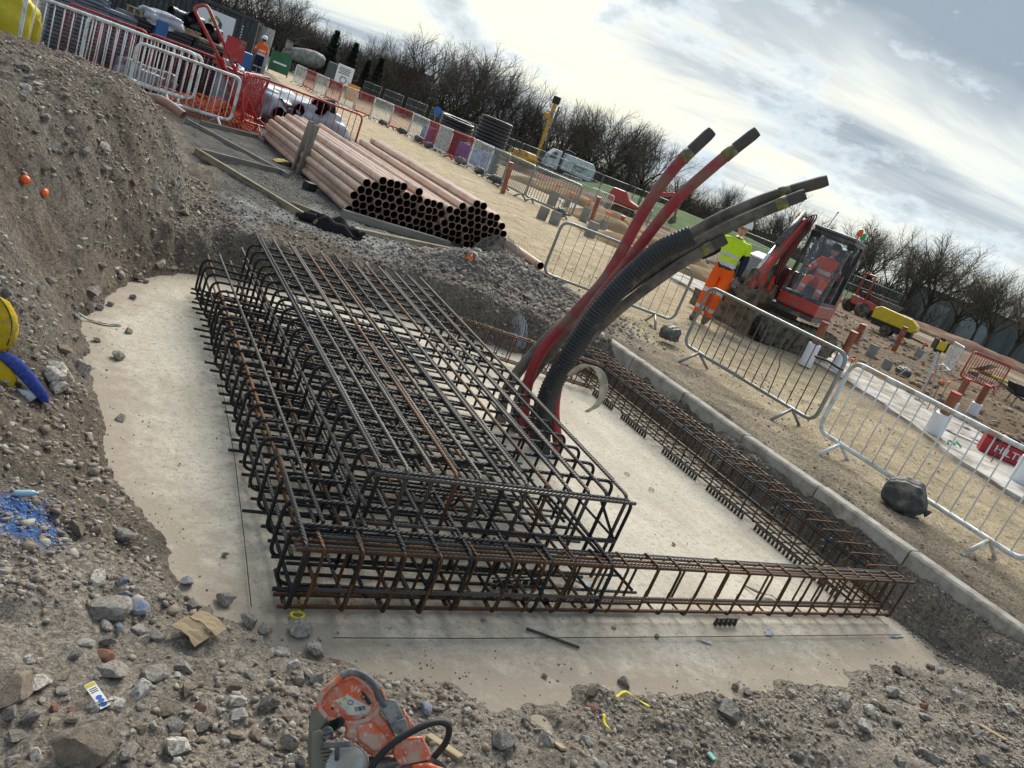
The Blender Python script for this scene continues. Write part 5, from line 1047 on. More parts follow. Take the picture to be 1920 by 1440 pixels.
def brush(name, label, n, line, hmin, hmax, depth, m, seed, wide=.05):
    """thicket: thousands of crossing twigs along a line of (x, y) points"""
    rn = np.random.default_rng(seed); L_ = np.array(line); s = rn.random(n) * (len(L_) - 1); k = s.astype(int); u = s - k; P = L_[k] * (1 - u)[:, None] + L_[np.minimum(k + 1, len(L_) - 1)] * u[:, None]
    P = P + rn.normal(size=(n, 2)) * depth; hh = hmin + (hmax - hmin) * rn.random(n) ** 1.5; z0 = .2 + rn.random(n) * hh * .6; ln = hh * (.25 + .4 * rn.random(n)); dx = rn.normal(size=(n, 2)) * .45; a = rn.random(n) * 6.283; w = wide * (.5 + rn.random(n))
    A = np.stack([P[:, 0] - w * np.cos(a), P[:, 1] - w * np.sin(a), z0], 1); B = np.stack([P[:, 0] + w * np.cos(a), P[:, 1] + w * np.sin(a), z0], 1); C = np.stack([P[:, 0] + dx[:, 0] * ln, P[:, 1] + dx[:, 1] * ln, z0 + ln], 1)
    co = np.stack([A, B, C], 1).reshape(-1, 3).astype(np.float32); me = bpy.data.meshes.new(name); me.vertices.add(len(co)); me.vertices.foreach_set('co', co.ravel()); me.loops.add(len(co)); me.loops.foreach_set('vertex_index', np.arange(len(co), dtype=np.int32)); me.polygons.add(n); me.polygons.foreach_set('loop_start', np.arange(0, len(co), 3, dtype=np.int32)); me.materials.append(m); me.update()
    return kind(tag(link(name, me), label, 'thicket'), 'stuff')
M_brush = mat('thicket_twigs', (.10, .086, .068), (.13, .105, .088), .3, .95); M_brr = mat('reddish_thicket', (.055, .032, .030), (.04, .028, .024), .3, .95)
ln = lambda pts: [tuple(D(x, 100, d))[:2] for x, d in pts]
brush('thicket', 'dark bare undergrowth beneath the far trees', 26000, ln([(720, 125), (880, 112), (1000, 110), (1130, 106), (1260, 118), (1400, 138), (1540, 128)]), 1.5, 8.0, 4.5, M_brush, 1, .032)
brush('thicket', 'dark undergrowth under the trees at the right edge', 12000, ln([(1540, 125), (1640, 108), (1760, 104), (1990, 104)]), .8, 5.0, 3., M_brush, 2, .03)
brush('woodland', 'reddish brown wood covering the low hill at upper left', 30000, ln([(330, 190), (480, 180), (600, 175), (730, 165)]), 3, 9, 8, M_brr, 3, .11)
brush('woodland', 'low distant wood along the horizon', 16000, ln([(250, 330), (700, 330), (1200, 320), (1600, 320), (2100, 320)]), 3, 9, 12, M_brush, 4, .22)
def hill():
    mb = MB(); n = 40; xs = np.linspace(150, 800, n); top = np.interp(xs, [150, 330, 480, 560, 640, 720, 800], [7.5, 7.5, 6.6, 5.2, 3.6, 1.8, .3]); a, b = [], []
    for x, zt in zip(xs, top):
        f = D(x, 100, 168); m = D(x, 100, 200); a.append((f.x, f.y, -.5)); b.append((m.x, m.y, zt - 1))
    c = [(p[0] * 1.3, p[1] * 1.3, p[2]) for p in b]; mb.v = a + b + c
    for i in range(n - 1): mb.f += [(i, i + 1, n + i + 1, n + i), (n + i, n + i + 1, 2 * n + i + 1, 2 * n + i)]; mb.mi += [0, 0]
    kind(mb.build('hill', mat('wooded_hill', (.06, .042, .036), (.04, .034, .026), .2, .95, bump=.5, bscale=2), smooth=True), 'structure')
hill()
# grass bank behind the boundary fence
M_grass = mat('grass_bank', (.045, .115, .014), (.03, .075, .012), .5, .95, bump=.8, bscale=6, dirt=((.13, .12, .05), .25, .3))
def grassbank():
    mb = MB(); n = 60; m = 9; xs = np.linspace(1115, 2150, n)
    for j in range(m):
        u = j / (m - 1); d = 60 + 42 * u
        for x in xs:
            top = np.interp(x, [1115, 1170, 1230, 1420, 1560, 1700, 1800, 2150], [.3, .9, 1.8, 2.2, 2.2, 1.7, .9, .4]); p = D(x, 100, d); z = .3 + (top - .3) * float(sst(0, .45, np.array(u))) + .12 * float(fbm(np.array([p.x * .4]), np.array([p.y * .4]), 2)[0]) * (j > 0); mb.v.append((p.x, p.y, z if j else .1))
    for j in range(m - 1):
        for i in range(n - 1): k = j * n + i; mb.f.append((k, k + 1, k + n + 1, k + n)); mb.mi.append(0)
    kind(mb.build('grass_bank', M_grass, smooth=True), 'structure')
grassbank()
# red-brown spoil along the foot of the bank
M_spoil = mat('red_brown_spoil', (.23, .105, .070), (.16, .085, .06), 1.2, .95, bump=1, bscale=4, dirt=((.24, .18, .12), .4, .8)); M_ochre = mat('ochre_clay', (.30, .20, .095), (.20, .135, .075), 1.5, .95, bump=1, bscale=4)
def mound(name, label, c, L_, w, h, rz, m, seed):
    rn = random.Random(seed); bm = bmesh.new(); bmesh.ops.create_grid(bm, x_segments=40, y_segments=16, size=1)
    for v in bm.verts:
        x, y = v.co.x, v.co.y; e = max(0, 1 - x ** 4) * max(0, 1 - y * y); v.co = V(x * L_ / 2, y * w / 2, h * e ** .8 * (.75 + .5 * float(fbm(np.array([x * 4 + seed]), np.array([y * 2.]), 1, 4)[0]) + .25) - .12)
    me = bpy.data.meshes.new(name); bm.to_mesh(me); bm.free(); me.materials.append(m); me.shade_smooth(); o = link(name, me); o.location = (c[0], c[1], h1(c[0], c[1])); o.rotation_euler = (0, 0, rz); return tag(o, label, 'spoil heap')
p1_, p2_ = D(1010, 300, 62), D(1190, 400, 62); mound('spoil_heap', 'long red-brown spoil ridge below the sweeper truck', p1_.lerp(p2_, .5), 20, 5, .5, math.atan2(p2_.y - p1_.y, p2_.x - p1_.x), M_spoil, 1)
q = G(1060, 385); mound('spoil_heap', 'ochre clay spoil beside the concrete pile heads', (q.x + 4, q.y + 5), 9, 3, .55, -.6, M_ochre, 2)
q = G(1170, 450); mound('spoil_heap', 'low ochre spoil behind the pink marker caps', (q.x + 2, q.y + 2), 7, 2.4, .5, -.7, M_ochre, 3)
q = G(1290, 515); mound('spoil_heap', 'churned brown spoil behind the man in yellow', (q.x, q.y), 8, 2.5, .5, -.6, M_ochre, 4)
q = G(1640, 560); mound('spoil_heap', 'brown spoil beyond the red barriers at right', (q.x, q.y), 12, 4, .9, -.6, M_spoil, 5)
q = G(1820, 660); mound('spoil_heap', 'low spoil ridge in front of the right boundary fence', (q.x, q.y), 26, 4, .7, -.75, M_spoil, 6)
# ---------------------------------------------------------------- boundary fence
M_fen = mat('fence_wire_steel', (.22, .25, .25), (.16, .18, .18), 2, .5, metal=.4)
def panel_meshes(w, h):
    f = MB().tube([V(0, 0, .15), V(w, 0, .15), V(w, 0, h), V(0, 0, h)], .035, 5, closed=True).mesh('frame', M_fen, True); m = MB()
    for i in range(1, 20): x = w * i / 20; m.tube([V(x, 0, .15), V(x, 0, h)], .011, 3, cap=False)
    for z in (.8, 1.4): m.tube([V(0, 0, z), V(w, 0, z)], .016, 3, cap=False)
    return f, m.mesh('mesh_infill', M_fen)
PF = panel_meshes(3.5, 2.0); BLK = MB().box((0, 0, .08), (.25, .7, .16)).mesh('block', mat('fence_block', (.25, .24, .22), None, 3, .9))
def fence(label, pts):
    P = [D(x, 100, d) for x, d in pts]; t = thing('site_fence', label, 'fence', (P[0].x, P[0].y, 0)); pos = []
    for a, b in zip(P[:-1], P[1:]):
        a = V(a.x, a.y, 0); b = V(b.x, b.y, 0); n = max(1, int((b - a).length / 3.55)); r = math.atan2(b.y - a.y, b.x - a.x)
        for i in range(n):
            p = a.lerp(b, i / n); z = .45
            fr = link('panel', PF[0], t); fr.location = (p.x - P[0].x, p.y - P[0].y, z); fr.rotation_euler = (0, 0, r); link('mesh_infill', PF[1], fr); link('block', BLK, fr)
fence('long mesh fence in front of the grass bank', [(700, 92), (900, 78), (1100, 66), (1300, 58), (1480, 56)]); fence('mesh fence panels along the right boundary', [(1560, 60), (1700, 58), (1820, 58), (1990, 60)])
# ---------------------------------------------------------------- buildings
M_brick = mat('dark_brick', (.16, .060, .045), (.12, .05, .04), 3, .9, bump=.3, bscale=12); M_roof = mat('roof_tiles', (.085, .042, .036), (.06, .036, .032), 3, .85, bump=.4, bscale=10); M_frame = mat('white_window_frame', (.7, .7, .7), None, 3, .5); M_pane = mat('window_pane', (.05, .07, .09), (.09, .11, .13), 1, .1)
def house(label, px, d, w, hgt, rise):
    p, r = at(px, 120, d); t = thing('brick_house', label, 'house', (p.x, p.y, .2), r); MB().box((0, 3, hgt / 2), (w, 6, hgt)).build('wall', M_brick, t)
    rf = MB().prism([(-.4, hgt), (6.4, hgt), (3, hgt + rise)], -w / 2 - .3, w / 2 + .3, Matrix(((0, 1, 0, 0), (1, 0, 0, 0), (0, 0, 1, 0), (0, 0, 0, 1)))).build('roof', M_roof, t); MB().box((w * .3, 3, hgt + rise), (.8, .8, 1.3)).build('chimney', M_brick, rf)
    for i in range(3):
        x = -w / 2 + w * (i + .5) / 3; f = MB().box((x, -.03, hgt * .68), (1.3, .1, 1.2)).build('window', M_frame, t); MB().box((x, -.09, hgt * .68), (1.05, .04, .95)).build('pane', M_pane, f)
house('dark brick house with tiled roof between the far trees', 765, 128, 8, 4.2, 2.6); house('smaller brick house left of the larger one', 700, 150, 7, 3.6, 2.2)
M_shed = mat('grey_cladding', (.16, .18, .19), (.12, .135, .14), .6, .7, stretch=(4, 4, .4)); M_shedl = mat('pale_shutter', (.36, .39, .40), (.3, .33, .34), 1, .6)
def shed():
    p, r = at(1850, 640, 108); t = thing('industrial_shed', 'long grey industrial shed with pale shutters behind the right-hand trees', 'shed', (p.x, p.y, .1), r - .25); MB().box((4, 6, 2.3), (30, 12, 4.6)).build('wall', M_shed, t)
    MB().prism([(-.4, 4.6), (12.4, 4.6), (6, 6.6)], -11.4, 19.4, Matrix(((0, 1, 0, 0), (1, 0, 0, 0), (0, 0, 1, 0), (0, 0, 0, 1)))).build('roof', mat('shed_roof', (.27, .29, .30), (.22, .24, .25), .5, .7), t)
    for x in (-7, -2, 3.5, 9, 14): MB().box((x, -.05, 1.9), (3.2, .1, 2.6)).build('shutter', M_shedl if x != 3.5 else M_shed, t)
shed()
p, r = at(1345, 420, 150); t = thing('industrial_shed', 'pale low shed roof showing above the grass bank', 'shed', (p.x, p.y, .5), r); MB().box((0, 4, 1.5), (26, 8, 3.6)).build('wall', M_shedl, t); MB().box((0, 4, 3.5), (27, 9, .4)).build('roof', M_shed, t)
# ---------------------------------------------------------------- container with sign board
M_cont = mat('dark_blue_container', (.022, .032, .040), (.032, .042, .05), 2, .5, dirt=((.09, .085, .08), .3, 2)); M_sign = mat('white_sign_board', (.74, .77, .82), (.70, .73, .78), 2, .4); M_green = mat('sign_green', (.16, .42, .05), None, 4, .5); M_ink = mat('dark_print', (.02, .025, .03), None, 4, .5); M_teal = mat('sign_dark_green', (.03, .12, .10), None, 4, .5)
def container():
    b = D(462, 130, 43); b.z = .35; r = math.atan2(b.y, b.x) - PI / 2 - .10; t = thing('shipping_container', 'dark blue shipping container with white sign board and open end door', 'container', b, r)
    Lc, Hc, Dp = 6.4, 2.62, 2.44; mb = MB(); mb.box((-Lc / 2, Dp / 2, Hc / 2), (Lc - .12, Dp - .1, Hc - .1)); mb.build('shell', M_cont, t); cor = MB()
    for i in range(26): x = -Lc + .2 + (Lc - .4) * i / 25; cor.box((x, .02, Hc / 2), (.12, .06, Hc - .3), taper=(1, 1))
    cor.build('corrugation', M_cont, t); fr = MB()
    for x in (-Lc + .06, -.06):
        for y in (.02, Dp): fr.box((x, y, Hc / 2), (.15, .15, Hc))
    for z in (.08, Hc - .06): fr.box((-Lc / 2, 0, z), (Lc, .14, .14)); fr.box((-Lc / 2, Dp, z), (Lc, .14, .14))
    fr.build('frame', M_cont, t, bevel=.01)
    MB().box((.42, .25, Hc / 2), (1.05, .08, Hc - .25), (0, 0, -.75)).build('open_door', mat('pale_door_lining', (.50, .52, .48), (.4, .42, .39), 2, .6, dirt=((.25, .22, .17), .4, 3)), t)
    s = MB().box((-1.85, -.045, 1.52), (1.72, .03, 1.55)).build('sign_board', M_sign, t)
    # hexagon house mark: green upper chevron, dark lower one
    def chev(pts, m, nm): MB().prism(pts, -.075, -.062, Matrix.Translation((-1.85, 0, 1.82))).build(nm, m, s)
    chev([(-.30, .02), (0, .28), (.06, .28), (.06, .13), (.0, .13), (-.14, .0), (-.14, -.10), (-.30, -.10)], M_green, 'logo_mark'); chev([(.08, .24), (.32, .02), (.32, -.20), (.02, -.34), (-.12, -.26), (.17, -.10), (.17, .04), (.08, .12)], M_teal, 'logo_mark')
    txt('SPEEDECK', .20, M_ink, s, (-1.85, -.066, 1.27), (PI / 2, 0, 0), space=1.35); txt('building systems', .10, M_ink, s, (-1.80, -.066, .92), (PI / 2, 0, 0))
    for i in range(7): MB().box((-.62, -.055, 2.1 - i * .13), (.07, .02, .07)).build('vertical_lettering', mat('container_number', (.6, .62, .62), None, 4, .6), t)
container()
mo = D(479, 138, 40); person('person in orange hi-vis jacket standing by the open container door', (mo.x, mo.y, .45), math.atan2(-mo.y, -mo.x) - PI / 2 + .3, dict(elL=(.25, -.08, 1.16, .055), wrL=(.16, -.28, 1.12, .036), elR=(-.25, -.08, 1.16, .055), wrR=(-.16, -.28, 1.12, .036)), M_hio, M_hio, M_navy, scale=1.08, fat=1.35)
# ---------------------------------------------------------------- stores behind the white barriers
M_crate = mat('black_plastic_crate', (.012, .014, .018), (.03, .034, .042), 6, .4); M_wrapc = mat('blue_grey_wrapped_crate', (.16, .21, .27), (.07, .10, .14), 3, .3); M_pal = mat('pallet_wood', (.40, .31, .20), (.30, .23, .15), 4, .8, rand=.15); M_bw = mat('blue_wrap', (.02, .10, .30), (.03, .14, .36), 5, .4); M_film = mat('white_plastic_film', (.52, .56, .62), (.36, .40, .46), 4, .3, bump=.8, bscale=6); M_film2 = mat('greyed_plastic_film', (.30, .33, .38), (.18, .20, .24), 4, .3, bump=.8, bscale=6); M_blkp = mat('black_pipe_plastic', (.010, .011, .013), (.02, .022, .025), 6, .3)
def crate_stack(label, a, b, depth, z0, n, hh, m):
    A = Vector((a[0], a[1], 0)); B = Vector((b[0], b[1], 0)); L_ = (B - A).length; t = thing('crate_stack', label, 'crates', (A.x, A.y, z0), math.atan2(B.y - A.y, B.x - A.x))
    nx = max(1, int(L_ / .62)); w = L_ / nx; me = MB().box((0, 0, 0), (w - .03, depth, hh * .62)).box((0, 0, hh * .38), (w * .93, depth * .93, hh * .24)).mesh('crate', m)
    for i in range(nx):
        for k in range(n): o = link('crate', me, t); o.location = (w * (i + .5) + RB.uniform(-.012, .012), depth / 2 + RB.uniform(-.02, .02), hh * (k + .5) + .12)
    pm_ = MB()
    for i in range(nx): 
        for y in (.1, depth / 2, depth - .1): pm_.box((w * (i + .5), y, .05), (w - .05, .1, .1))
    pm_.build('pallet_base', M_pal, t); return t
crate_stack('blue-grey film-wrapped crate stack at upper left', (-.62, 17.7), (.35, 17.9), 1.0, .42, 17, .07, M_wrapc)
crate_stack('tall black crate stack with timber on top behind the white barriers', (.75, 18.6), (3.15, 19.3), 1.1, .40, 15, .075, M_crate)
crate_stack('second blue-grey wrapped crate stack between the others', (.25, 18.2), (.85, 18.4), .8, .42, 14, .075, M_wrapc)
def pal(label, c, rz, z):
    t = thing('pallet', label, 'pallet', (c[0], c[1], z), rz)
    for y in (-.4, 0, .4): MB().box((0, y, .05), (1.2, .1, .09)).build('bearer', M_pal, t)
    for i in range(7): MB().box((-.55 + i * .183, 0, .108), (.11, 1.0, .02)).build('board', M_pal, t)
    return t
pal('pale pallet on the right end of the black crate stack', (2.5, 19.6), .28, 1.56); pal('pallet on the left end of the black crate stack', (1.35, 19.3), .28, 1.66)
for x, y, z, lb in ((1.28, 18.74, 1.40, 'blue wrapped bundle end on the left of the black crates'), (3.05, 19.22, 1.42, 'blue wrapped bundle end on the right of the black crates')): o = MB().box((0, 0, .17), (.24, .2, .34)).build('blue_bundle', M_bw, None, bevel=.03); o.location = (x, y, z); o.rotation_euler = (0, 0, .28); tag(o, lb, 'bundle')
def fitting(label, loc, rz, m=M_blkp, r=.14, L_=.6):
    t = thing('pipe_fitting', label, 'fitting', loc, rz); mb = MB(); mb.tube([V(-L_ / 2, 0, r), V(L_ / 2, 0, r)], r, 16, cap=False); mb.tube([V(0, 0, r), V(.0, -r * 1.8, r * 1.6)], r * .85, 14, cap=False); mb.build('body', m, t, True)
    for x in (-L_ / 2, L_ / 2): MB().tube([V(x - .05, 0, r), V(x + .05, 0, r)], r * 1.12, 16, cap=False).build('socket', m, t, True)
    MB().tube([V(-L_ / 2, 0, r), V(L_ / 2, 0, r)], r * .9, 14).build('bore', M_in, t, True); return t
fitting('left black pipe fitting on the pallet', (1.75, 19.35, 1.79), .4); fitting('right black pipe fitting on the pallet', (2.15, 19.45, 1.70), .2)
def sack(name, label, cat, loc, sx, sy, sz, m, seed, rz=0, cr=.10, sub=4):
    """crumpled bulging bag or sheet bundle"""
    rn = random.Random(seed); ph = [rn.uniform(0, 6.28) for _ in range(8)]; bm = bmesh.new(); bmesh.ops.create_icosphere(bm, subdivisions=sub, radius=1)
    for v in bm.verts:
        p = v.co.copy(); q = V(*(math.copysign(abs(c) ** .62, c) for c in p)); k = 1 + cr * (math.sin(5 * p.x + ph[0] + 3 * p.z) + .7 * math.sin(7 * p.y + ph[1]) + .6 * math.sin(9 * p.z + ph[2] + 4 * p.y) + .4 * math.sin(17 * p.x + 13 * p.y + ph[3])) * .6
        v.co = V(q.x * sx * k, q.y * sy * k, (max(q.z, -.8) * k + .8) * sz * .55)
    me = bpy.data.meshes.new(name); bm.to_mesh(me); bm.free(); me.materials.append(m); me.shade_smooth(); o = link(name, me); o.location = loc; o.rotation_euler = (0, 0, rz); return tag(o, label, cat)
M_ybag = mat('yellow_bulk_bag', (.62, .52, .02), (.5, .42, .02), 4, .6, bump=.5, bscale=8)
sack('bulk_bag', 'large yellow bulk bag at the upper left corner', 'bag', (-1.45, 16.8, .42), .75, .6, 1.0, M_ybag, 1); sack('bulk_bag', 'small yellow bag tucked beside the wrapped crates', 'bag', (-.85, 17.1, .55), .22, .2, .6, M_ybag, 2)
sack('plastic_film', 'heap of clear film in front of the black crates', 'plastic', (1.1, 17.7, .4), .55, .3, .5, M_film2, 3, .3, .16); sack('plastic_film', 'upright bundle of white film at the end of the crates', 'plastic', (2.55, 17.3, .4), .24, .24, 1.15, M_film2, 4, .2, .14)
sack('plastic_film', 'white film hanging over the top of the crates', 'plastic', (1.25, 18.9, 1.62), .38, .25, .28, M_film, 5, .2, .2)
sack('bulk_bag', 'white bulk bag holding black pipe fittings behind the red barrier', 'bag', (4.75, 19.9, .4), 1.0, .7, .8, M_film, 6, .3, .14); sack('plastic_film', 'crumpled white sheeting left of the fittings bag', 'plastic', (4.2, 21.5, .4), .8, .5, .8, M_film, 7, .2, .18)
fitting('black pipe fitting standing upright in the white bag', (4.95, 19.55, 1.0), 1.4, r=.2, L_=.5); fitting('black pipe fitting at the mouth of the white bag', (4.3, 19.3, .75), .5, r=.16, L_=.6); fitting('short black pipe lying left of the white bag', (4.05, 19.0, .62), 1.2, r=.15, L_=.5)
# red wheeled A-frame and plate
def aframe():
    b = G(470, 236, .42); t = thing('steel_trolley', 'tall red tubular trolley frame leaning among the barriers', 'trolley', (0, 0, 0)); dd = 17.0
    f = lambda x, y, d=dd: D(x, y, d); MB().tube(bend([f(432, 150), f(362, 14), f(388, 8), f(482, 228)], .10, 5), .032, 8).build('handle_tube', M_redp, t, True)
    for i, (p, q) in enumerate((((402, 100), (468, 240)), ((418, 110), (440, 205)), ((445, 120), (425, 235)), ((400, 115), (455, 140)), ((425, 175), (470, 200)), ((440, 205), (478, 224)))): MB().tube([f(*p), f(*q, dd + .3)], .026, 7).build('brace_tube', M_redp, t, True)
    M = Matrix.Rotation(math.atan2(5, 17) - 0.28, 3, 'Z'); c = f(440, 93); MB().box(c, (.36, .03, .42), (0, .38 * 0, 0)).build('red_plate', M_redp, t)
aframe()
M_net = mat('orange_plastic_net', (.80, .14, .04), (.65, .11, .03), 5, .6)
def net(label, loc, sx, sy, sz, seed, m, th=.006, cells=26, rz=0.):
    rn = random.Random(seed); bm = bmesh.new(); bmesh.ops.create_grid(bm, x_segments=cells, y_segments=cells // 2, size=1)
    for v in bm.verts: x, y = v.co.x, v.co.y; v.co = V(x * sx + .12 * sx * math.sin(5 * y + seed), y * sy + .1 * sy * math.sin(6 * x), sz * (max(0, 1 - x * x) * max(0, 1 - y * y)) ** .5 * (.7 + .35 * math.sin(7 * x + 5 * y + seed)) + rn.uniform(0, .03) * sz * 3)
    me = bpy.data.meshes.new('plastic_net'); bm.to_mesh(me); bm.free(); me.materials.append(m); o = link('plastic_net', me); o.location = loc; o.rotation_euler = (0, 0, rz); w = o.modifiers.new('w', 'WIREFRAME'); w.thickness = th; w.use_replace = True; return tag(o, label, 'netting')
net('orange safety netting heaped under the white barriers', (2.25, 16.35, .42), .85, .45, .38, 1, M_net, .016, 30, .3)
M_netw = mat('pale_plastic_mesh', (.30, .28, .26), (.24, .22, .2), 5, .5)
q = G(905, 470); net('pale mesh sleeve draped over the right pipe ends', (5.72, 10.12, .42), .36, .3, .34, 3, M_netw, .006, 40, .2)
net('wisp of pale netting hanging on the rubble behind the cage', (4.55, 7.12, .05), .10, .12, .35, 5, MATS['white_plastic_film'], .004, 20, .2)
# coiled black duct
M_coil = mat('black_coiled_duct', (.016, .018, .022), (.028, .03, .036), 4, .35)
def coil(label, c, R, n, r, z0, parts='coil_turn', lean=0.):
    t = thing('duct_coil', label, 'pipe coil', (c[0], c[1], z0)); t.rotation_euler = (lean, 0, 0); me = MB().tube([V(R * math.cos(a), R * math.sin(a), 0) for a in [k * 2 * PI / 28 for k in range(28)]], r, 8, closed=True).mesh('coil_turn', M_coil, True)
    for i in range(n): o = link('coil_turn', me, t); o.location = (RB.uniform(-.03, .03), RB.uniform(-.03, .03), r + i * r * 1.9)
    return t
coil('low black duct coil behind the far pipe ends', (6.0, 17.9), .42, 6, .035, .42); coil('tall stack of black duct coils with white edges beyond the track', tuple(D(915, 275, 39))[:2], .72, 15, .085, .42)
d1 = D(848, 255, 41); coil('wide black duct coil beside the blue drums', (d1.x, d1.y), .80, 11, .085, .42, lean=.08)
for i, (px, d) in enumerate(((868, 39), (879, 38.5), (890, 38), (902, 37.5), (920, 36), (803, 42), (790, 43))):
    p = D(px, 280, d); p.z = h1(p.x, p.y); o = MB().lathe([(.0, 0), (.26, 0), (.29, .03), (.29, .28), (.305, .30), (.29, .32), (.29, .58), (.305, .60), (.29, .62), (.28, .86), (.26, .89), (.05, .885)], n=18).build('plastic_drum', mat('blue_drum_plastic', (.015, .09, .36), (.02, .12, .42), 3, .4, rand=.1), None, 'auto'); o.location = p
    tag(o, 'blue plastic drum, %s from the left beyond the barrier row' % ['third', 'fourth', 'fifth', 'sixth', 'seventh', 'second', 'first'][i], 'drum')
# ---------------------------------------------------------------- things beyond the track, right half
M_brown = mat('brown_drain_pipe', (.27, .085, .040), (.22, .07, .035), 4, .45, dirt=((.30, .2, .13), .25, 6)); M_cap = mat('red_pipe_cap', (.50, .02, .03), None, 5, .4); M_slv = mat('white_foam_sleeve', (.80, .84, .90), (.74, .78, .84), 6, .6)
def sleeved(label, px, py, h=.78, sl=.36, lean=(.05, -.1), r=.055):
    p = G(px, py, .44); t = thing('capped_pipe', label, 'pipe', (p.x, p.y, h1(p.x, p.y))); t.rotation_euler = (lean[0], lean[1], 0)
    MB().cyl((0, 0, -.1), (0, 0, h), r, n=16).build('pipe', M_brown, t, 'auto'); MB().cyl((0, 0, h - .012), (0, 0, h + .012), r * 1.06, n=16).build('end_cap', M_cap, t, 'auto')
    if sl: MB().lathe([(r * 1.55, .03), (r * 1.6, .05), (r * 1.55, sl - .01), (r * 1.3, sl), (r * 1.02, sl)], n=18).build('foam_sleeve', M_slv, t, 'auto')
sleeved('white-sleeved capped pipe seen through the galvanised barrier', 1510, 683, .85, .45, r=.07); sleeved('white-sleeved capped pipe between the two near barriers', 1567, 693, .82, .36, r=.07)
sleeved('large white-sleeved capped pipe nearest the red case', 1750, 812, .72, .37, r=.075); sleeved('white-sleeved capped pipe behind the large one', 1822, 775, .72, .30, r=.07); sleeved('white-sleeved capped pipe half hidden left of the large one', 1778, 775, .78, .30, r=.062); sleeved('white-sleeved capped pipe cut by the right photo edge', 1908, 903, .72, .42, r=.075)
sleeved('bare brown pipe stub beside the yellow compressor', 1676, 656, .9, 0, r=.09); sleeved('bare brown pipe stub left of the yellow compressor', 1603, 640, .6, 0, r=.10); sleeved('brown pipe stub among the pile heads', 1107, 418, 1.05, 0, r=.085); sleeved('brown pipe stub behind the galvanised row', 942, 362, 1.05, 0, r=.085); sleeved('short brown stub in front of the distant barriers', 1160, 430, .6, 0, r=.09)
M_pile = mat('concrete_pile', (.30, .285, .265), (.22, .205, .185), 4, .9, bump=.5, bscale=15); M_pink = mat('pink_marker_cap', (.85, .16, .12), (.9, .22, .12), 5, .5); M_rod = mat('steel_starter_bar', (.12, .10, .085), None, 6, .6)
def pile(label, px, py, r, h, rods=2):
    p = G(px, py, .42); t = thing('concrete_pile', label, 'pile', (p.x, p.y, h1(p.x, p.y) - .05)); t.rotation_euler = (RB.uniform(-.04, .04), RB.uniform(-.04, .04), 0); MB().lathe([(r, 0), (r, h - .03), (r * .93, h), (.001, h + .01)], n=18).build('shaft', M_pile, t, 'auto')
    for k in range(rods):
        x = (k - (rods - 1) / 2) * r * .8; MB().cyl((x, 0, h), (x, 0, h + .22), .014, n=6).build('starter_bar', M_rod, t); MB().lathe([(.02, h + .16), (.035, h + .20), (.075, h + .25), (.07, h + .29), (.001, h + .30)], (x, 0, 0), 10).build('marker_cap', M_pink, t, True)
for i, (px, py, r, h, n) in enumerate(((1014, 410, .15, .42, 0), (1038, 420, .16, .42, 0), (1104, 444, .17, .5, 0), (1126, 436, .14, .5, 2), (1092, 416, .16, .6, 1), (1032, 385, .17, .6, 2), (1059, 392, .14, .45, 2), (1660, 690, .12, .28, 0), (1720, 668, .14, .4, 1), (1630, 668, .13, .4, 0))):
    pile(['leftmost bare concrete pile head beyond the sandy track', 'second bare concrete pile head from the left', 'concrete pile head in the pale strip behind the mesh barrier', 'pile head with two pink caps behind the mesh barrier', 'tall pile head with one pink cap left of the brown stub', 'pile head with pink caps by the end of the galvanised row', 'pile head with two pink caps on the ochre spoil', 'low pile head below the yellow compressor', 'square-looking pile head with one cap behind the tripod', 'pile head right of the excavator tracks'][i], px, py, r, h, n)
M_orc = mat('orange_mushroom_cap', (.95, .15, .02), (.85, .12, .015), 5, .4)
def capped_rod(label, px, py, z, h):
    p = G(px, py, z); p.z = max(h1(p.x, p.y), 0) if z < .45 or z > .5 else z; t = thing('capped_rod', label, 'marker rod', p); MB().cyl((0, 0, -.1), (.0, .02, h), .008, n=6).build('rod', M_rod, t); MB().lathe([(.012, h - .03), (.018, h), (.042, h + .01), (.042, h + .022), (.02, h + .034), (.001, h + .036)], (0, .02, 0), 12).build('mushroom_cap', M_orc, t, True)
for px, py, h, lb in ((1722, 752, .62, 'left orange-capped rod by the tripod'), (1737, 770, .62, 'middle orange-capped rod by the tripod'), (1750, 772, .62, 'right orange-capped rod by the tripod'), (1870, 875, .42, 'orange-capped rod in front of the red case'), (1858, 868, .44, 'amber-capped rod next to the red case'), (1580, 715, .4, 'amber-capped rod beside the galvanised barrier'), (1195, 482, .35, 'orange-capped rod left of the red ducts'), (1232, 487, .35, 'orange-capped rod behind the red ducts')): capped_rod(lb, px, py, .42, h)
def cap_only(label, p, rot, s=1.):
    o = MB().lathe([(.010, -.05), (.016, -.04), (.018, -.005), (.045, .0), (.047, .014), (.022, .028), (.001, .03)], n=14).build('mushroom_cap', M_orc, None, True); o.location = p; o.rotation_euler = rot; o.scale = (s, s, s); return tag(o, label, 'rebar cap')
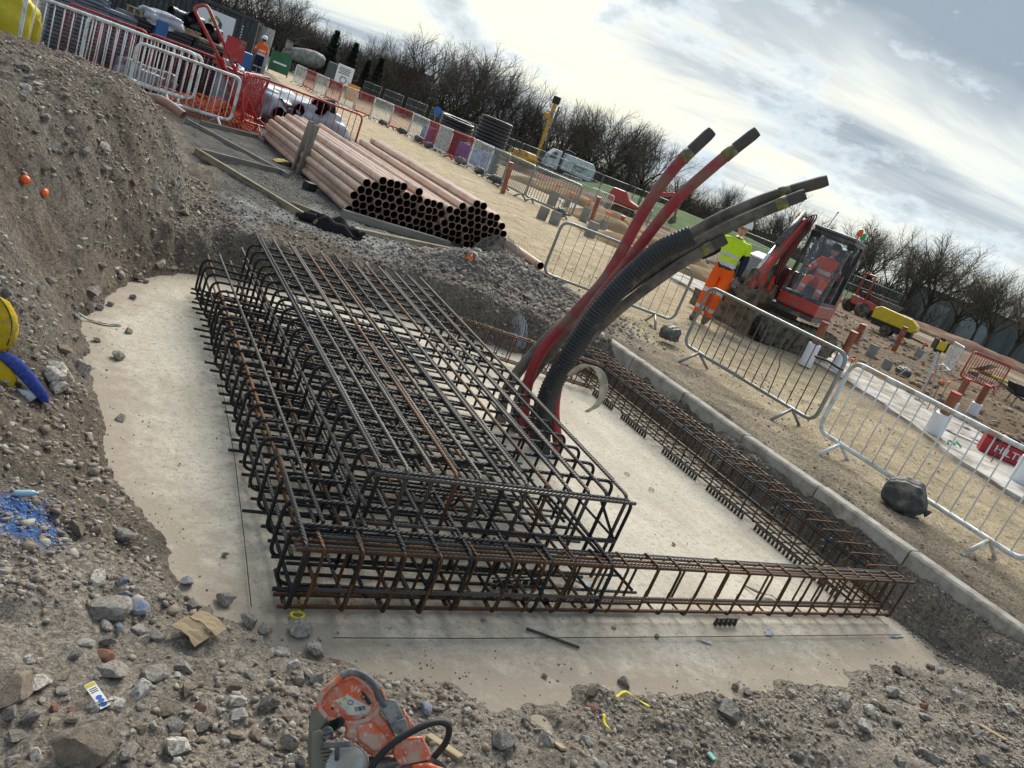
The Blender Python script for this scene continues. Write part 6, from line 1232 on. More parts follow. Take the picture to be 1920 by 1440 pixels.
# tripod laser
M_yel = mat('yellow_tool_plastic', (.62, .46, .01), (.5, .38, .01), 6, .4); M_alu = mat('aluminium_leg', (.55, .57, .58), (.42, .44, .45), 6, .4, metal=.4)
def tripod():
    p = G(1712, 738, .42); t = thing('laser_tripod', 'yellow rotating laser level on a pale tripod beyond the white barrier', 'laser level', (p.x, p.y, h1(p.x, p.y)), -.6); H = 1.0
    for a in (.4, 2.5, 4.6):
        f = V(.52 * math.cos(a), .52 * math.sin(a), 0); q = f * .12 + V(0, 0, H); MB().beam(q, f * .6 + V(0, 0, H * .5), .045, .025).build('leg', M_alu, t); MB().cyl(f * .58 + V(0, 0, H * .52), f, .010, n=7).build('leg_foot', M_alu, t)
    MB().cyl((0, 0, H - .03), (0, 0, H + .03), .08, n=14).build('head_plate', M_blk, t, 'auto'); b = MB().box((0, 0, H + .13), (.19, .19, .19)).build('laser_body', M_yel, t, bevel=.03)
    for s in (-1, 1): MB().box((s * .11, 0, H + .13), (.035, .20, .22)).build('bumper', M_blk, b, bevel=.012)
    MB().cyl((0, 0, H + .22), (0, 0, H + .28), .05, n=14).build('rotor_head', M_blk, b, 'auto')
tripod()
def red_case():
    p = G(1880, 862, .44); r = math.atan2(p.y, p.x) - PI / 2 + .22; t = thing('tool_case', 'red plastic tool case with white lettering on the pale strip', 'case', (p.x, p.y, h1(p.x, p.y) + .03), r); M = mat('red_case_plastic', (.40, .012, .03), (.33, .012, .028), 5, .4)
    MB().box((0, .1, .13), (.72, .30, .26)).build('body', M, t, bevel=.025); MB().box((0, .1, .285), (.73, .31, .05)).build('lid', M, t, bevel=.015); MB().tube(bend([(-.1, .1, .31), (-.1, .1, .36), (.1, .1, .36), (.1, .1, .31)], .03), .014, 7).build('handle', M_blk, t, True)
    for x in (-.22, .22): MB().box((x, -.06, .27), (.07, .02, .07)).build('latch', M_blk, t, bevel=.006)
    txt('HILTI', .16, M_sign, t, (0, -.056, .135), (PI / 2, 0, 0))
red_case()
q = G(1788, 835, .44); M_gn = mat('green_plastic_tie', (.08, .45, .25), None, 5, .5)
o = MB().tube(spline([V(-.15, 0, 0), V(-.06, .06, .05), V(.02, 0, .02), V(.1, .05, .06), V(.18, -.02, .01)], 6), .014, 6).build('plastic_offcut', M_gn, None, True); o.location = (q.x, q.y, h1(q.x, q.y) + .05); tag(o, 'twist of green plastic below the sleeved pipe', 'plastic')
M_pur = mat('purple_sheet', (.14, .06, .16), (.22, .14, .24), 6, .5)
scrap('plastic_sheet', 'strip of purple plastic on the pale strip before the red case', 'plastic', G(1815, 822, .45), .9, .14, M_pur, -.9, .05, 10, .06, seed=5)
# compressor
def compressor():
    p = G(1660, 632, .42); r = math.atan2(p.y, p.x) - PI / 2 - .15; t = thing('air_compressor', 'yellow towable compressor behind the red barrier', 'compressor', (p.x, p.y, h1(p.x, p.y)), r); t.scale = (.72,) * 3
    MB().prism([(-1.25, .75), (1.1, .75), (1.32, .95), (1.25, 1.25), (.85, 1.48), (-1.0, 1.55), (-1.3, 1.35)], 0, 1.3).build('hood', M_yel, t, bevel=.06); MB().box((0, .65, .58), (2.3, 1.1, .36)).build('chassis', M_blk, t, bevel=.03)
    for y in (.05, 1.25): MB().cyl((-.2, y - .09, .32), (-.2, y + .09, .32), .32, n=20).build('wheel', M_rub, t, 'auto')
    MB().beam((1.2, .65, .5), (2.2, .65, .45), .1, .1).build('tow_bar', M_blk, t); MB().cyl((2.0, .65, 0), (2.0, .65, .6), .04, n=8).build('jockey_leg', M_blk, t)
    MB().tube(spline([V(.6, -.1, .7), V(.9, -.5, .4), V(.75, -.8, .05), V(.5, -1.2, .05)], 6), .05, 7).build('air_hose', M_tie, t, True); MB().box((1.22, .65, 1.1), (.05, .8, .25)).build('tail_lamp', mat('orange_lamp', (.8, .2, .02), None, 5, .3), t)
compressor()
# fallen signs inside the red barrier
for i, (dx, a, b, lb, m) in enumerate(((-.3, .9, .2, 'grey sign plate lying inside the red barrier', M_gry), (.45, -.7, .5, 'white edged sign frame leaning inside the red barrier', M_film))):
    p = G(1842, 700, .42); o = MB().box((0, 0, .35), (1.1, .05, .7)).build('site_sign', m, None, bevel=.02); o.location = (p.x + dx, p.y - dx * .4, h1(p.x, p.y) + .1); o.rotation_euler = (a, 0, b); tag(o, lb, 'sign')
o = sack('plastic_film', 'yellow sheet trailing on the ground at the right edge', 'plastic', G(1880, 715, .42), 1.6, .2, .12, M_ybag, 9, -.6, .1)
p = G(1912, 765, .42); t = thing('wheelbarrow', 'black wheelbarrow tub cut by the right photo edge', 'wheelbarrow', (p.x, p.y, h1(p.x, p.y)), -.6); MB().prism([(-.35, .35), (.35, .35), (.5, .68), (-.5, .68)], 0, .5).build('tub', M_blk, t, bevel=.05)
for y in (.05, .45): MB().tube([V(-.9, y, .55), V(-.2, y, .34), V(.5, y, .2)], .02, 6).build('handle', M_rod, t); MB().tube([V(-.2, y, .34), V(-.25, y, 0)], .018, 6).build('leg', M_rod, t)
MB().cyl((.55, .2, .18), (.55, .3, .18), .18, n=16).build('wheel', M_rub, t)
# ---------------------------------------------------------------- distant machines
def mini(label, px, py, d, s, face, raised=True, arm=True, col=M_xr):
    p, r = at(px, py, d); t = thing('small_excavator', label, 'excavator', p, r + face); t.scale = (s, s, s)
    for y in (-.75, .75): MB().prism([(-1.2, .05), (1.2, .05), (1.4, .3), (1.2, .55), (-1.2, .55), (-1.4, .3)], y - .2, y + .2).build('track', M_rub, t, bevel=.05)
    MB().box((0, 0, .5), (1.5, 1.1, .3)).build('undercarriage', M_mud, t); MB().prism([(-1.3, .75), (.9, .75), (.95, 1.1), (.2, 1.25), (-.2, 1.75), (-1.2, 1.75), (-1.4, 1.3)], -.85, .85).build('engine_hood', col, t, bevel=.12)
    c = MB()
    for x in (-.35, .75):
        for y in (.05, .8): c.beam((x, y, 1.2), (x, y, 2.55), .07, .07, V(1, 0, 0))
    c.box((.2, .42, 2.58), (1.3, .95, .08)); cf = c.build('cab_frame', M_blk, t)
    w = MB(); w.add([V(.79, .1, 1.25), V(.79, .78, 1.25), V(.79, .78, 2.5), V(.79, .1, 2.5)], [(0, 1, 2, 3)]); w.build('windscreen', M_glass, cf)
    if arm:
        b = MB(); b.prism([(.9, .9), (1.15, .85), (1.9, 2.2), (3.3, 2.75), (3.35, 2.95), (3.1, 2.98), (1.7, 2.5)], -.45, -.2); b.build('boom', col, t, bevel=.02); MB().prism([(3.05, 3.1), (3.35, 3.05), (3.75, 1.4), (3.6, 1.35)], -.42, -.23).build('dipper_arm', col, t); MB().prism([(3.55, 1.4), (3.8, 1.4), (3.9, 1.0), (3.5, .75), (3.3, .9)], -.55, -.1).build('bucket', M_mud, t)
    return t
mini('distant bright red excavator with raised arm below the grass bank', 1168, 398, 52, .88, -.15)
def dumper(label, px, py, d, s, face):
    p, r = at(px, py, d); t = thing('site_dumper', label, 'dumper', p, r + face); t.scale = (s, s, s); MB().prism([(-.9, .5), (.3, .5), (.3, .9), (-.9, 1.0)], -.6, .6).build('body', M_xr, t, bevel=.06); MB().prism([(.25, .7), (1.2, .7), (1.6, 1.3), (.1, 1.3)], -.7, .7).build('skip', M_mud, t, bevel=.04)
    for x in (-.7, .8):
        for y in (-.65, .65): MB().cyl((x, y - .14, .4), (x, y + .14, .4), .4, n=18).build('wheel', M_rub, t, 'auto')
    MB().tube(bend([(-.7, -.5, .9), (-.75, -.5, 2.3), (-.75, .5, 2.3), (-.7, .5, .9)], .1), .045, 8).build('roll_bar', M_xr, t, True); MB().box((-.5, 0, 1.1), (.4, .5, .5)).build('seat', M_blk, t, bevel=.05)
    MB().lathe([(.05, 2.33), (.06, 2.4), (.001, 2.46)], (-.75, .3, 0), 10).build('beacon', M_amb, t)
dumper('red site dumper with roll bar behind the red barriers at right', 1628, 575, 48, 1.0, .6)
p = G(1418, 500, .42); r = math.atan2(p.y, p.x) - PI / 2; t = thing('generator', 'small orange generator behind the excavator arm', 'generator', (p.x, p.y, h1(p.x, p.y)), r); MB().box((0, 0, .45), (.9, .6, .6)).build('housing', mat('orange_tool_housing', (.75, .12, .03), (.6, .1, .03), 5, .5), t, bevel=.06)
MB().tube(bend([(-.5, -.32, .05), (-.5, -.32, .85), (.5, -.32, .85), (.5, -.32, .05)], .1), .03, 7).build('carry_frame', M_blk, t, True); MB().box((0, -.305, .5), (.5, .02, .2)).build('grille', M_blk, t)
for x in (-.3, .3): MB().cyl((x, -.25, .12), (x, .25, .12), .12, n=12).build('wheel', M_blk, t)
pw = D(1428, 478, 26); person('worker in yellow hi-vis vest crouching beyond the generator', (pw.x, pw.y, .42), 1.2, dict(pelvis=(0, .1, .62, .125), waist=(0, .02, .76, .125), chest=(0, -.15, .95, .15), neckb=(0, -.25, 1.08, .075), neck=(0, -.30, 1.13, .052), head=(0, -.37, 1.22, .1), hipL=(.09, .1, .58, .09), hipR=(-.09, .1, .58, .09), kneeL=(.14, -.25, .5, .07), kneeR=(-.14, -.25, .45, .07), ankL=(.13, -.05, .1, .05), ankR=(-.13, -.05, .1, .05), toeL=(.13, -.2, .04, .042), toeR=(-.13, -.2, .04, .042), shL=(.17, -.2, 1.03, .07), shR=(-.17, -.2, 1.03, .07), elL=(.22, -.42, .85, .05), elR=(-.22, -.42, .85, .05), wrL=(.15, -.6, .72, .036), wrR=(-.15, -.6, .72, .036)), fat=1.3, scale=1.05)
# sweeper truck
M_trk = mat('white_truck_paint', (.66, .72, .76), (.58, .64, .68), 1.5, .4, dirt=((.35, .33, .3), .3, 2))
def sweeper():
    p, r = at(1062, 333, 88); t = thing('sweeper_truck', 'white road sweeper truck parked below the far trees', 'truck', (p.x, p.y, .5), r + .25); t.scale = (.92,) * 3
    MB().prism([(-3.0, .8), (-1.5, .8), (-1.5, 3.0), (-2.3, 3.05), (-2.9, 2.2), (-3.05, 1.6)], 0, 2.3).build('cab', M_trk, t, bevel=.06)
    MB().prism([(-1.1, 1.1), (2.9, .9), (3.1, 2.4), (2.6, 3.0), (-1.0, 3.0)], 0, 2.35).build('tank_body', M_trk, t, bevel=.1); MB().box((0, 1.15, .75), (6, 1.6, .35)).build('chassis', M_blk, t)
    MB().prism([(-2.98, 1.9), (-2.45, 1.9), (-2.0, 1.95), (-2.0, 2.7), (-2.4, 2.75)], -.02, -.01).build('side_window', M_pane, t); w = MB(); w.add([V(-3.04, .15, 1.75), V(-3.04, 2.15, 1.75), V(-2.5, 2.15, 2.75), V(-2.5, .15, 2.75)], [(0, 1, 2, 3)]); w.build('windscreen', M_pane, t)
    for x in (-2.2, 1.0, 2.0):
        for y in (.1, 2.2): MB().cyl((x, y - .15, .5), (x, y + .15, .5), .5, n=18).build('wheel', M_rub, t, 'auto')
    MB().tube(spline([V(-1.3, .6, 1.2), V(-1.3, .6, 2.9), V(-.8, .6, 3.3), V(.2, .6, 3.2)], 6), .16, 9).build('suction_duct', M_blk, t, True); MB().box((3.05, 1.15, 1.6), (.2, 2.2, 1.5)).build('rear_door', mat('dirty_cream', (.45, .42, .3), (.3, .28, .2), 2, .8), t, bevel=.05)
    MB().tube([V(1.0 + .6 * math.cos(a), -.02, 2.1 + .42 * math.sin(a)) for a in [2.4 + k * .38 for k in range(10)]], .035, 6).build('crescent_logo', M_ink, t); txt('Sweepers', .42, M_ink, t, (1.25, -.03, 2.1), (PI / 2, 0, 0)); txt('hire', .3, M_ink, t, (1.3, -.03, 1.6), (PI / 2, 0, 0))
sweeper()
# drilling rig mast
M_rig = mat('rig_yellow_paint', (.55, .30, .012), (.45, .24, .012), 2, .45, dirt=((.2, .14, .08), .3, 2))
def rig():
    b = D(998, 306, 80); tp = D(1047, 184, 80); t = thing('drilling_rig', 'tall yellow drilling rig mast rising before the far trees', 'drilling rig', (b.x, b.y, .4), math.atan2(b.y, b.x) - PI / 2); Hm_ = tp.z - .4
    MB().beam((.25, 0, .6), (0, 0, Hm_), .34, .42, V(0, 1, 0)).build('mast', M_rig, t); MB().box((.05, -.1, Hm_ - .25), (.75, .5, .7)).build('mast_head', M_blk, t, bevel=.08); MB().box((-.28, -.1, Hm_ * .74), (.7, .5, .55)).build('rotary_head', M_rig, t, bevel=.06)
    MB().tube([V(.62, -.2, .5), V(.52, -.2, Hm_ * .9)], .09, 7).build('auger_stem', M_mud, t); fl = MB()
    for k in range(26): z = .6 + k * .22; fl.tube([V(.62 - .0012 * k * 2, -.2, z), V(.62, -.2, z + .07)], .17, 8)
    fl.build('auger_flight', M_gry, t); MB().tube(spline([V(-.1, -.2, Hm_ * .72), V(-.6, -.2, Hm_ * .5), V(-.3, -.2, Hm_ * .35)], 6), .05, 6).build('hose', M_blk, t); MB().box((-1.2, .8, .9), (2.6, 1.6, 1.0)).build('rig_body', M_rig, t, bevel=.1)
    for y in (.2, 1.5): MB().prism([(-2.4, .05), (.4, .05), (.6, .3), (.4, .55), (-2.4, .55), (-2.6, .3)], y - .2, y + .2).build('track', M_rub, t)
rig()
mini('small orange digger half hidden behind the coil stack', 970, 300, 62, .9, 2.6, arm=False, col=M_rig)
def mixer():
    p, r = at(578, 128, 96); t = thing('mixer_truck', 'pale concrete mixer truck beyond the far barriers', 'truck', (p.x, p.y, .35), r); t.scale = (.92,) * 3; M = mat('mixer_drum_paint', (.34, .345, .33), (.26, .265, .25), 2, .7, dirt=((.18, .17, .15), .5, 2)); R = Matrix.Rotation(PI / 2 - .12, 3, 'Y')
    MB().lathe([(.3, -3.0), (.5, -2.6), (.8, -1.6), (1.0, -.4), (1.0, .7), (.75, 1.7), (.45, 2.0)], (-.3, 1.2, 2.3), 20, R).build('drum', M, t, 'auto'); MB().box((0, 1.2, .9), (7, 1.6, .35)).build('chassis', M_blk, t)
    MB().prism([(2.0, .7), (3.6, .7), (3.7, 1.9), (3.4, 2.9), (2.1, 2.9)], .05, 2.35).build('cab', M_gry, t, bevel=.08); MB().prism([(-3.2, 2.2), (-2.4, 2.6), (-2.5, 3.3), (-3.2, 3.4)], .6, 1.8).build('hopper', M, t)
    for x in (-2.0, -1.0, 2.6):
        for y in (.2, 2.2): MB().cyl((x, y - .15, .5), (x, y + .15, .5), .5, n=16).build('wheel', M_rub, t)
    MB().tube([V(-3.0, 1.2, 2.4), V(-3.5, 1.2, 1.2)], .2, 8).build('chute', M_gry, t)
mixer()
def notice():
    p, r = at(640, 160, 70); t = thing('notice_board', 'white traffic notice board on posts before the conifers', 'sign', (p.x, p.y, .4), r)
    for x in (-.5, .5): MB().cyl((x, .05, 0), (x, .05, 2.2), .04, n=8).build('post', M_fen, t)
    s = MB().box((0, 0, 1.75), (1.35, .04, 1.5)).build('board', M_sign, t)
    for i, w in enumerate((.9, 1.0, .8, .95)): MB().box((-.05, -.03, 2.25 - i * .14), (w, .02, .05)).build('text_line', M_ink, s)
    MB().tube([V(.25 * math.cos(a), -.03, 1.35 + .25 * math.sin(a)) for a in [k * PI / 8 for k in range(16)]], .03, 5, closed=True).build('roundabout_symbol', M_ink, s)
    for a in (0, 2.1, 4.2): MB().beam((.25 * math.cos(a), -.03, 1.35 + .25 * math.sin(a)), (.48 * math.cos(a), -.03, 1.35 + .36 * math.sin(a)), .05, .02).build('symbol_arm', M_ink, s)
notice()
p, r = at(525, 118, 60); t = thing('site_hoarding', 'green hoarding panel right of the container', 'hoarding', (p.x, p.y, .5), r); MB().box((0, 0, .8), (1.35, .06, 1.3)).build('panel', mat('green_hoarding_paint', (.02, .13, .06), (.02, .1, .05), 2, .6), t); MB().box((0, -.04, .75), (.9, .02, .12)).build('printed_line', M_sign, t)
for x in (-.65, .65): MB().cyl((x, .06, 0), (x, .06, 1.6), .04, n=8).build('post', M_fen, t)
p, r = at(656, 190, 50); t = thing('road_sign', 'orange warning sign leaning in the far barrier row', 'sign', (p.x, p.y, .5), r); MB().box((0, 0, .85), (.75, .04, .95)).build('plate', mat('orange_sign_plate', (.75, .30, .03), (.6, .25, .03), 3, .5), t)
for x in (-.25, .25): MB().beam((x, .03, 0), (x, .03, .9), .05, .04).build('leg', M_fen, t)
p, r = at(818, 215, 75); t = thing('road_sign', 'small blue road sign on a post before the far trees', 'sign', (p.x, p.y, .4), r); MB().cyl((0, 0, 0), (0, 0, 2.0), .04, n=8).build('post', M_fen, t); MB().lathe([(.001, 0), (.38, 0), (.38, .04), (.001, .04)], (0, -.06, 1.9), 20, Matrix.Rotation(-PI / 2, 3, 'X')).build('disc', mat('blue_sign_face', (.02, .12, .45), None, 3, .4), t)
# ---------------------------------------------------------------- cut-off saw in the foreground
M_sor = mat('worn_orange_plastic', (.72, .115, .022), (.60, .09, .02), 7, .45, dirt=((.46, .30, .235), .48, 18), spots=((.58, .42, .35), .40, 60)); M_sdk = mat('dusty_dark_plastic', (.045, .050, .055), (.11, .115, .12), 9, .6, dirt=((.26, .25, .23), .42, 12)); M_sgr = mat('grey_cast_metal', (.42, .43, .43), (.30, .31, .31), 9, .4, metal=.4, dirt=((.3, .27, .22), .35, 10)); M_tank = mat('dirty_cream_tank', (.19, .175, .13), (.12, .11, .085), 8, .6, dirt=((.14, .12, .09), .4, 8)); M_lab = mat('worn_warning_label', (.62, .58, .46), (.45, .42, .34), 30, .5)
def saw():
    """built in a frame that looks at the tool as the photo does: u to the right, v up, w towards the viewer"""
    c = D(705, 1370, 1.88); dv = (V(0, 0, EYE) - c).normalized(); up = V(0, 0, 1); up = (up - dv * up.dot(dv)).normalized(); rt = up.cross(dv).normalized()
    B = Matrix((rt, up, dv)).transposed(); t = thing('cut_off_saw', 'dusty orange petrol cut-off saw lying in the foreground rubble', 'saw', c)
    def uv(px, py, w=0.):
        d = Vector(RW @ np.array([px - 960, 720 - py, -FPX])); e = V(0, 0, EYE); return e + d * ((c - e).dot(dv) / d.dot(dv)) - c + dv * w
    def slabp(poly, w0, w1, name, m, par=t, bevel=.01, smooth='auto'):
        n = len(poly); mb = MB(); vs = [uv(x, y, w0) for x, y in poly] + [uv(x, y, w1) for x, y in poly]; mb.add(vs, [tuple(range(n))[::-1], tuple(range(n, 2 * n))] + [(i, (i + 1) % n, n + (i + 1) % n, n + i) for i in range(n)]); return mb.build(name, m, par, smooth, bevel)
    # rear tank and lower body
    slabp([(580, 1345), (590, 1322), (604, 1330), (618, 1352), (604, 1370), (612, 1404), (640, 1416), (660, 1455), (580, 1455), (576, 1400)], -.11, .004, 'fuel_tank', M_tank, bevel=.010)
    slabp([(584, 1372), (603, 1366), (616, 1408), (612, 1450), (582, 1450)], .0, .014, 'tank_shell', M_tank, bevel=.006)
    slabp([(584, 1448), (700, 1442), (835, 1452), (840, 1505), (590, 1510)], -.13, -.01, 'base_frame', M_sdk, bevel=.008)
    # orange shroud: floor of the hand well, raised rims, engine cover, nose
    slabp([(638, 1267), (615, 1287), (600, 1308), (598, 1327), (610, 1346), (643, 1356), (690, 1352), (707, 1334), (706, 1303), (698, 1287), (662, 1264)], -.085, -.012, 'shroud', M_sor, bevel=.006)
    MB().tube(spline([uv(612, 1347, -.004), uv(599, 1328, -.002), uv(601, 1308, .0), uv(616, 1288, .002), uv(640, 1269, .0)], 7), [.0085] * 14 + [.0095] * 15, 10).build('shroud_rim', M_sor, t, True)
    MB().tube(spline([uv(612, 1347, -.006), uv(645, 1356, -.004), uv(682, 1353, -.002), uv(706, 1336, .0), uv(713, 1322, .002)], 7), .0085, 10).build('shroud_rim', M_sor, t, True)
    slabp([(643, 1354), (690, 1350), (708, 1332), (728, 1354), (742, 1380), (738, 1415), (700, 1421), (664, 1391), (644, 1385), (648, 1367)], -.06, .004, 'engine_cover', M_sor, bevel=.008)
    slabp([(668, 1362), (700, 1352), (728, 1385), (726, 1406), (700, 1410), (672, 1388)], .0, .012, 'cover_bulge', M_sor, bevel=.009)
    slabp([(737, 1417), (742, 1384), (792, 1380), (808, 1413), (807, 1424), (748, 1436)], -.05, .016, 'nose_cover', M_sor, bevel=.004); slabp([(755, 1327), (778, 1362), (768, 1369), (752, 1335)], -.05, .0, 'side_fin', M_sor, bevel=.003)
    # rear handle arch with dark grip, throttle and filter cover
    MB().tube(spline([uv(640, 1266, .0), uv(660, 1259, .004), uv(688, 1270, .008), uv(706, 1290, .010), uv(713, 1310, .012), uv(722, 1326, .010)], 7), [.0102] * 30 + [.011] * 6, 12).build('rear_handle', M_sdk, t, True)
    MB().tube(spline([uv(642, 1276, -.008), uv(662, 1269, -.002), uv(684, 1281, .0), uv(699, 1300, .002), uv(706, 1326, .002)], 7), .0068, 10).build('handle_core', M_sor, t, True)
    slabp([(671, 1264), (674, 1254), (696, 1273), (690, 1277)], .002, .009, 'throttle_lock', M_sdk, bevel=.001); slabp([(712, 1291), (717, 1292), (721, 1303), (728, 1302), (727, 1308), (720, 1309)], .008, .020, 'stop_switch', M_sor, bevel=.001)
    slabp([(712, 1327), (727, 1310), (742, 1312), (753, 1333), (767, 1368), (748, 1379), (738, 1373), (727, 1353)], -.04, .018, 'filter_cover', M_sdk, bevel=.004); slabp([(729, 1357), (760, 1346), (767, 1368), (748, 1379), (738, 1373)], .0185, .0235, 'cover_flap', M_sdk, bevel=.002); MB().tube([uv(750, 1370, .018), uv(750, 1370, .028)], .0055, 12).build('cover_knob', M_sdk, t, 'auto')
    slabp([(627, 1313), (651, 1303), (697, 1326), (688, 1339), (656, 1341)], -.0115, -.0105, 'warning_label', M_lab, bevel=0, smooth=False)
    for px, py in ((646, 1309), (637, 1318)): slabp([(px, py - 4), (px + 5, py + 3), (px - 5, py + 3)], -.0103, -.0098, 'warning_triangle', mat('label_yellow', (.55, .40, .05), None, 5, .5), bevel=0, smooth=False)
    MB().tube([uv(657 + 5 * math.cos(a), 1317 + 4 * math.sin(a), -.010) for a in [i * PI / 6 for i in range(12)]], .0012, 5, closed=True).build('label_symbol', mat('label_blue', (.05, .12, .4), None, 5, .5), t)
    for i in range(3): slabp([(664 + i * 7, 1326 - i), (670 + i * 7, 1325 - i), (672 + i * 7, 1333 - i), (666 + i * 7, 1334 - i)], -.0103, -.0099, 'label_print', M_sdk, bevel=0, smooth=False)
    for px, py in ((623, 1328), (682, 1347)): MB().tube([uv(px, py, -.02), uv(px, py, -.0105 if px < 650 else .0)], .0042, 10).build('screw_hole', M_blk, t)
    MB().tube([uv(679, 1306, -.012), uv(682, 1309, .002)], .005, 10).build('brass_nut', mat('brass', (.40, .20, .06), None, 6, .35, metal=.8), t, True)
    slabp([(676, 1294), (684, 1298), (697, 1318), (690, 1322), (682, 1308)], -.011, -.004, 'cable_boot', M_blk, bevel=.002)
    # fuel cap, ribbed bellows, starter handle and housing
    for i in range(5): MB().tube([uv(622 + 4 * i, 1362 - 2 * i, .0), uv(622 + 4 * i, 1362 - 2 * i, .02)], .0155 - .0004 * i, 16).build('bellows_rib', M_blk, t, 'auto')
    MB().lathe([(.0165, -.012), (.0175, .0), (.0175, .012), (.0155, .016), (.001, .017)], uv(615, 1374, .022), 18, B).build('fuel_cap', M_sdk, t, 'auto'); slabp([(606, 1376), (626, 1368), (628, 1373), (608, 1381)], .038, .046, 'cap_grip', M_sdk, bevel=.003)
    MB().lathe([(.055, -.03), (.062, -.01), (.060, .012), (.045, .020), (.001, .022)], uv(650, 1440, .01), 28, B).build('starter_housing', M_sgr, t, 'auto'); MB().beam(uv(608, 1397, .05), uv(660, 1394, .05), .017, .014, dv).build('starter_handle', M_sdk, t, bevel=.003); MB().tube([uv(634, 1398, .05), uv(632, 1424, .035)], [.007, .006], 9).build('starter_stem', M_sdk, t, True)
    for px, py in ((742, 1342), (668, 1386), (722, 1404), (760, 1410), (785, 1392)): MB().tube([uv(px, py, .015), uv(px, py, .031)], .0035, 8).build('screw', M_sgr, t)
    for i in range(6): slabp([(600 + i * 1.5, 1400 + i * 7), (618 + i * 1.5, 1398 + i * 7), (618 + i * 1.5, 1401 + i * 7), (600 + i * 1.5, 1403 + i * 7)], .018, .024, 'cooling_rib', M_tank, bevel=0)
    # front handle bar
    hb = spline([uv(690, 1455, .03), uv(706, 1424, .05), uv(740, 1390, .07), uv(790, 1362, .075), uv(822, 1354, .06), uv(840, 1364, .03), uv(836, 1392, -.005), uv(812, 1424, -.03)], 8)
    MB().tube(hb, .0098, 12).build('front_handle', M_blk, t, True)
    for i in range(7): q = uv(722 + i * 3, 1440 - i * .5, .028); MB().tube([q, q + B @ V(.0018, 0, 0)], .016, 12).build('spring_coil', M_blk, t)
    MB().lathe([(.001, -.004), (.085, -.004), (.085, .004), (.001, .004)], uv(795, 1480, -.01), 30, B).build('cutting_disc', M_sdk, t); slabp([(770, 1432), (800, 1428), (838, 1442), (840, 1462), (770, 1462)], -.03, .02, 'disc_guard', M_sor, bevel=.01)
    MB().tube([uv(690, 1440, -.06), uv(780, 1440, -.06)], .03, 12).build('cylinder_block', M_sgr, t, 'auto')
saw()
# ---------------------------------------------------------------- litter in the foreground
def surf(px, py, z0=.12): return hit(px, py)
M_card = mat('torn_cardboard', (.36, .28, .18), (.28, .21, .13), 8, .9, bump=.4, bscale=30, stretch=(1, 8, 1))
def cardboard():
    p = surf(372, 1187); t = thing('cardboard_scrap', 'torn folded cardboard scrap lying by the slab corner', 'cardboard', p + V(0, 0, .025), -.9)
    for i, (x, y, a, b, w) in enumerate(((-.035, 0, .25, .1, .07), (.03, .012, -.1, .12, .065))): o = scrap('cardboard_flap', '', 'x', (0, 0, 0), .12, w, M_card, 0, .012, 6, seed=i); o.parent = t; del o['category'], o['label']; o.location = (x * .2, x, .008 * i); o.rotation_euler = (a * .5, b, .1 * i)
cardboard()
def tagstrip():
    p = surf(178, 1318); t = thing('label_strip', 'white plastic inspection tag with blue symbols on the rubble', 'label', p + V(0, 0, .03)); d = (surf(203, 1352) - surf(152, 1287)); t.rotation_euler = (.25, -.1, math.atan2(d.y, d.x)); L_ = .115
    MB().box((0, 0, 0), (L_, .028, .0015)).build('strip', mat('white_tag', (.75, .75, .74), (.66, .66, .65), 9, .5, dirt=((.45, .42, .36), .2, 20)), t)
    for i, x in enumerate((.012, .028, .046)): MB().lathe([(.001, 0), (.0085, 0), (.0085, .0006), (.001, .0006)], (x, 0, .0009), 14).build('symbol_disc', mat('tag_blue', (.03, .14, .45), None, 6, .5), t)
    MB().box((-.047, 0, .0011), (.014, .024, .0008)).build('yellow_patch', M_yel, t); 
    for x in (-.03, -.022, -.014): MB().box((x, .0, .0011), (.003, .02, .0008)).build('text_line', M_ink, t)
    MB().tube(spline([V(.04, -.02, .002), V(.045, 0, .006), V(.05, .03, .0)], 5), .0018, 5).build('cable_tie', M_blk, t)
tagstrip()
M_ytape = mat('yellow_tape_scrap', (.72, .62, .02), (.6, .5, .02), 8, .5)
def ribbon(label, pts, w, m, name='plastic_strap'):
    P = spline([surf(x, y) + V(0, 0, dz) for x, y, dz in pts], 5); mb = MB(); n = len(P); vs = []
    for i, p in enumerate(P):
        d = (P[min(i + 1, n - 1)] - P[max(i - 1, 0)]).normalized(); s = d.cross(V(0, 0, 1)).normalized() * w / 2; s.rotate(Matrix.Rotation(.6 * math.sin(i * .5), 3, d)); vs += [p - s, p + s, p + s + V(0, 0, .002), p - s + V(0, 0, .002)]
    fs = [(3, 2, 1, 0), (4 * n - 4, 4 * n - 3, 4 * n - 2, 4 * n - 1)]
    for i in range(n - 1):
        for j in range(4): a = 4 * i + j; b = 4 * i + (j + 1) % 4; fs.append((a, b, b + 4, a + 4))
    mb.add(vs, fs); return tag(mb.build(name, m, None, True), label, 'strap')
ribbon('yellow plastic strip curling over the rubble edge right of centre', [(1152, 1313, .015), (1168, 1307, .03), (1190, 1317, .02), (1216, 1330, .012)], .012, M_ytape)
ribbon('short yellow strip below the reddish stone', [(1129, 1346, .02), (1131, 1362, .015), (1148, 1377, .012)], .012, M_ytape)
ribbon('dark green plastic strap lying on the left of the slab', [(142, 590, .02), (165, 602, .015), (195, 610, .012), (226, 613, .012)], .022, mat('dark_green_strap', (.04, .11, .08), None, 6, .5))
ribbon('black strap scrap inside the near beam', [(1395, 1100, .01), (1420, 1118, .03), (1445, 1122, .02), (1462, 1135, .01)], .02, M_blk)
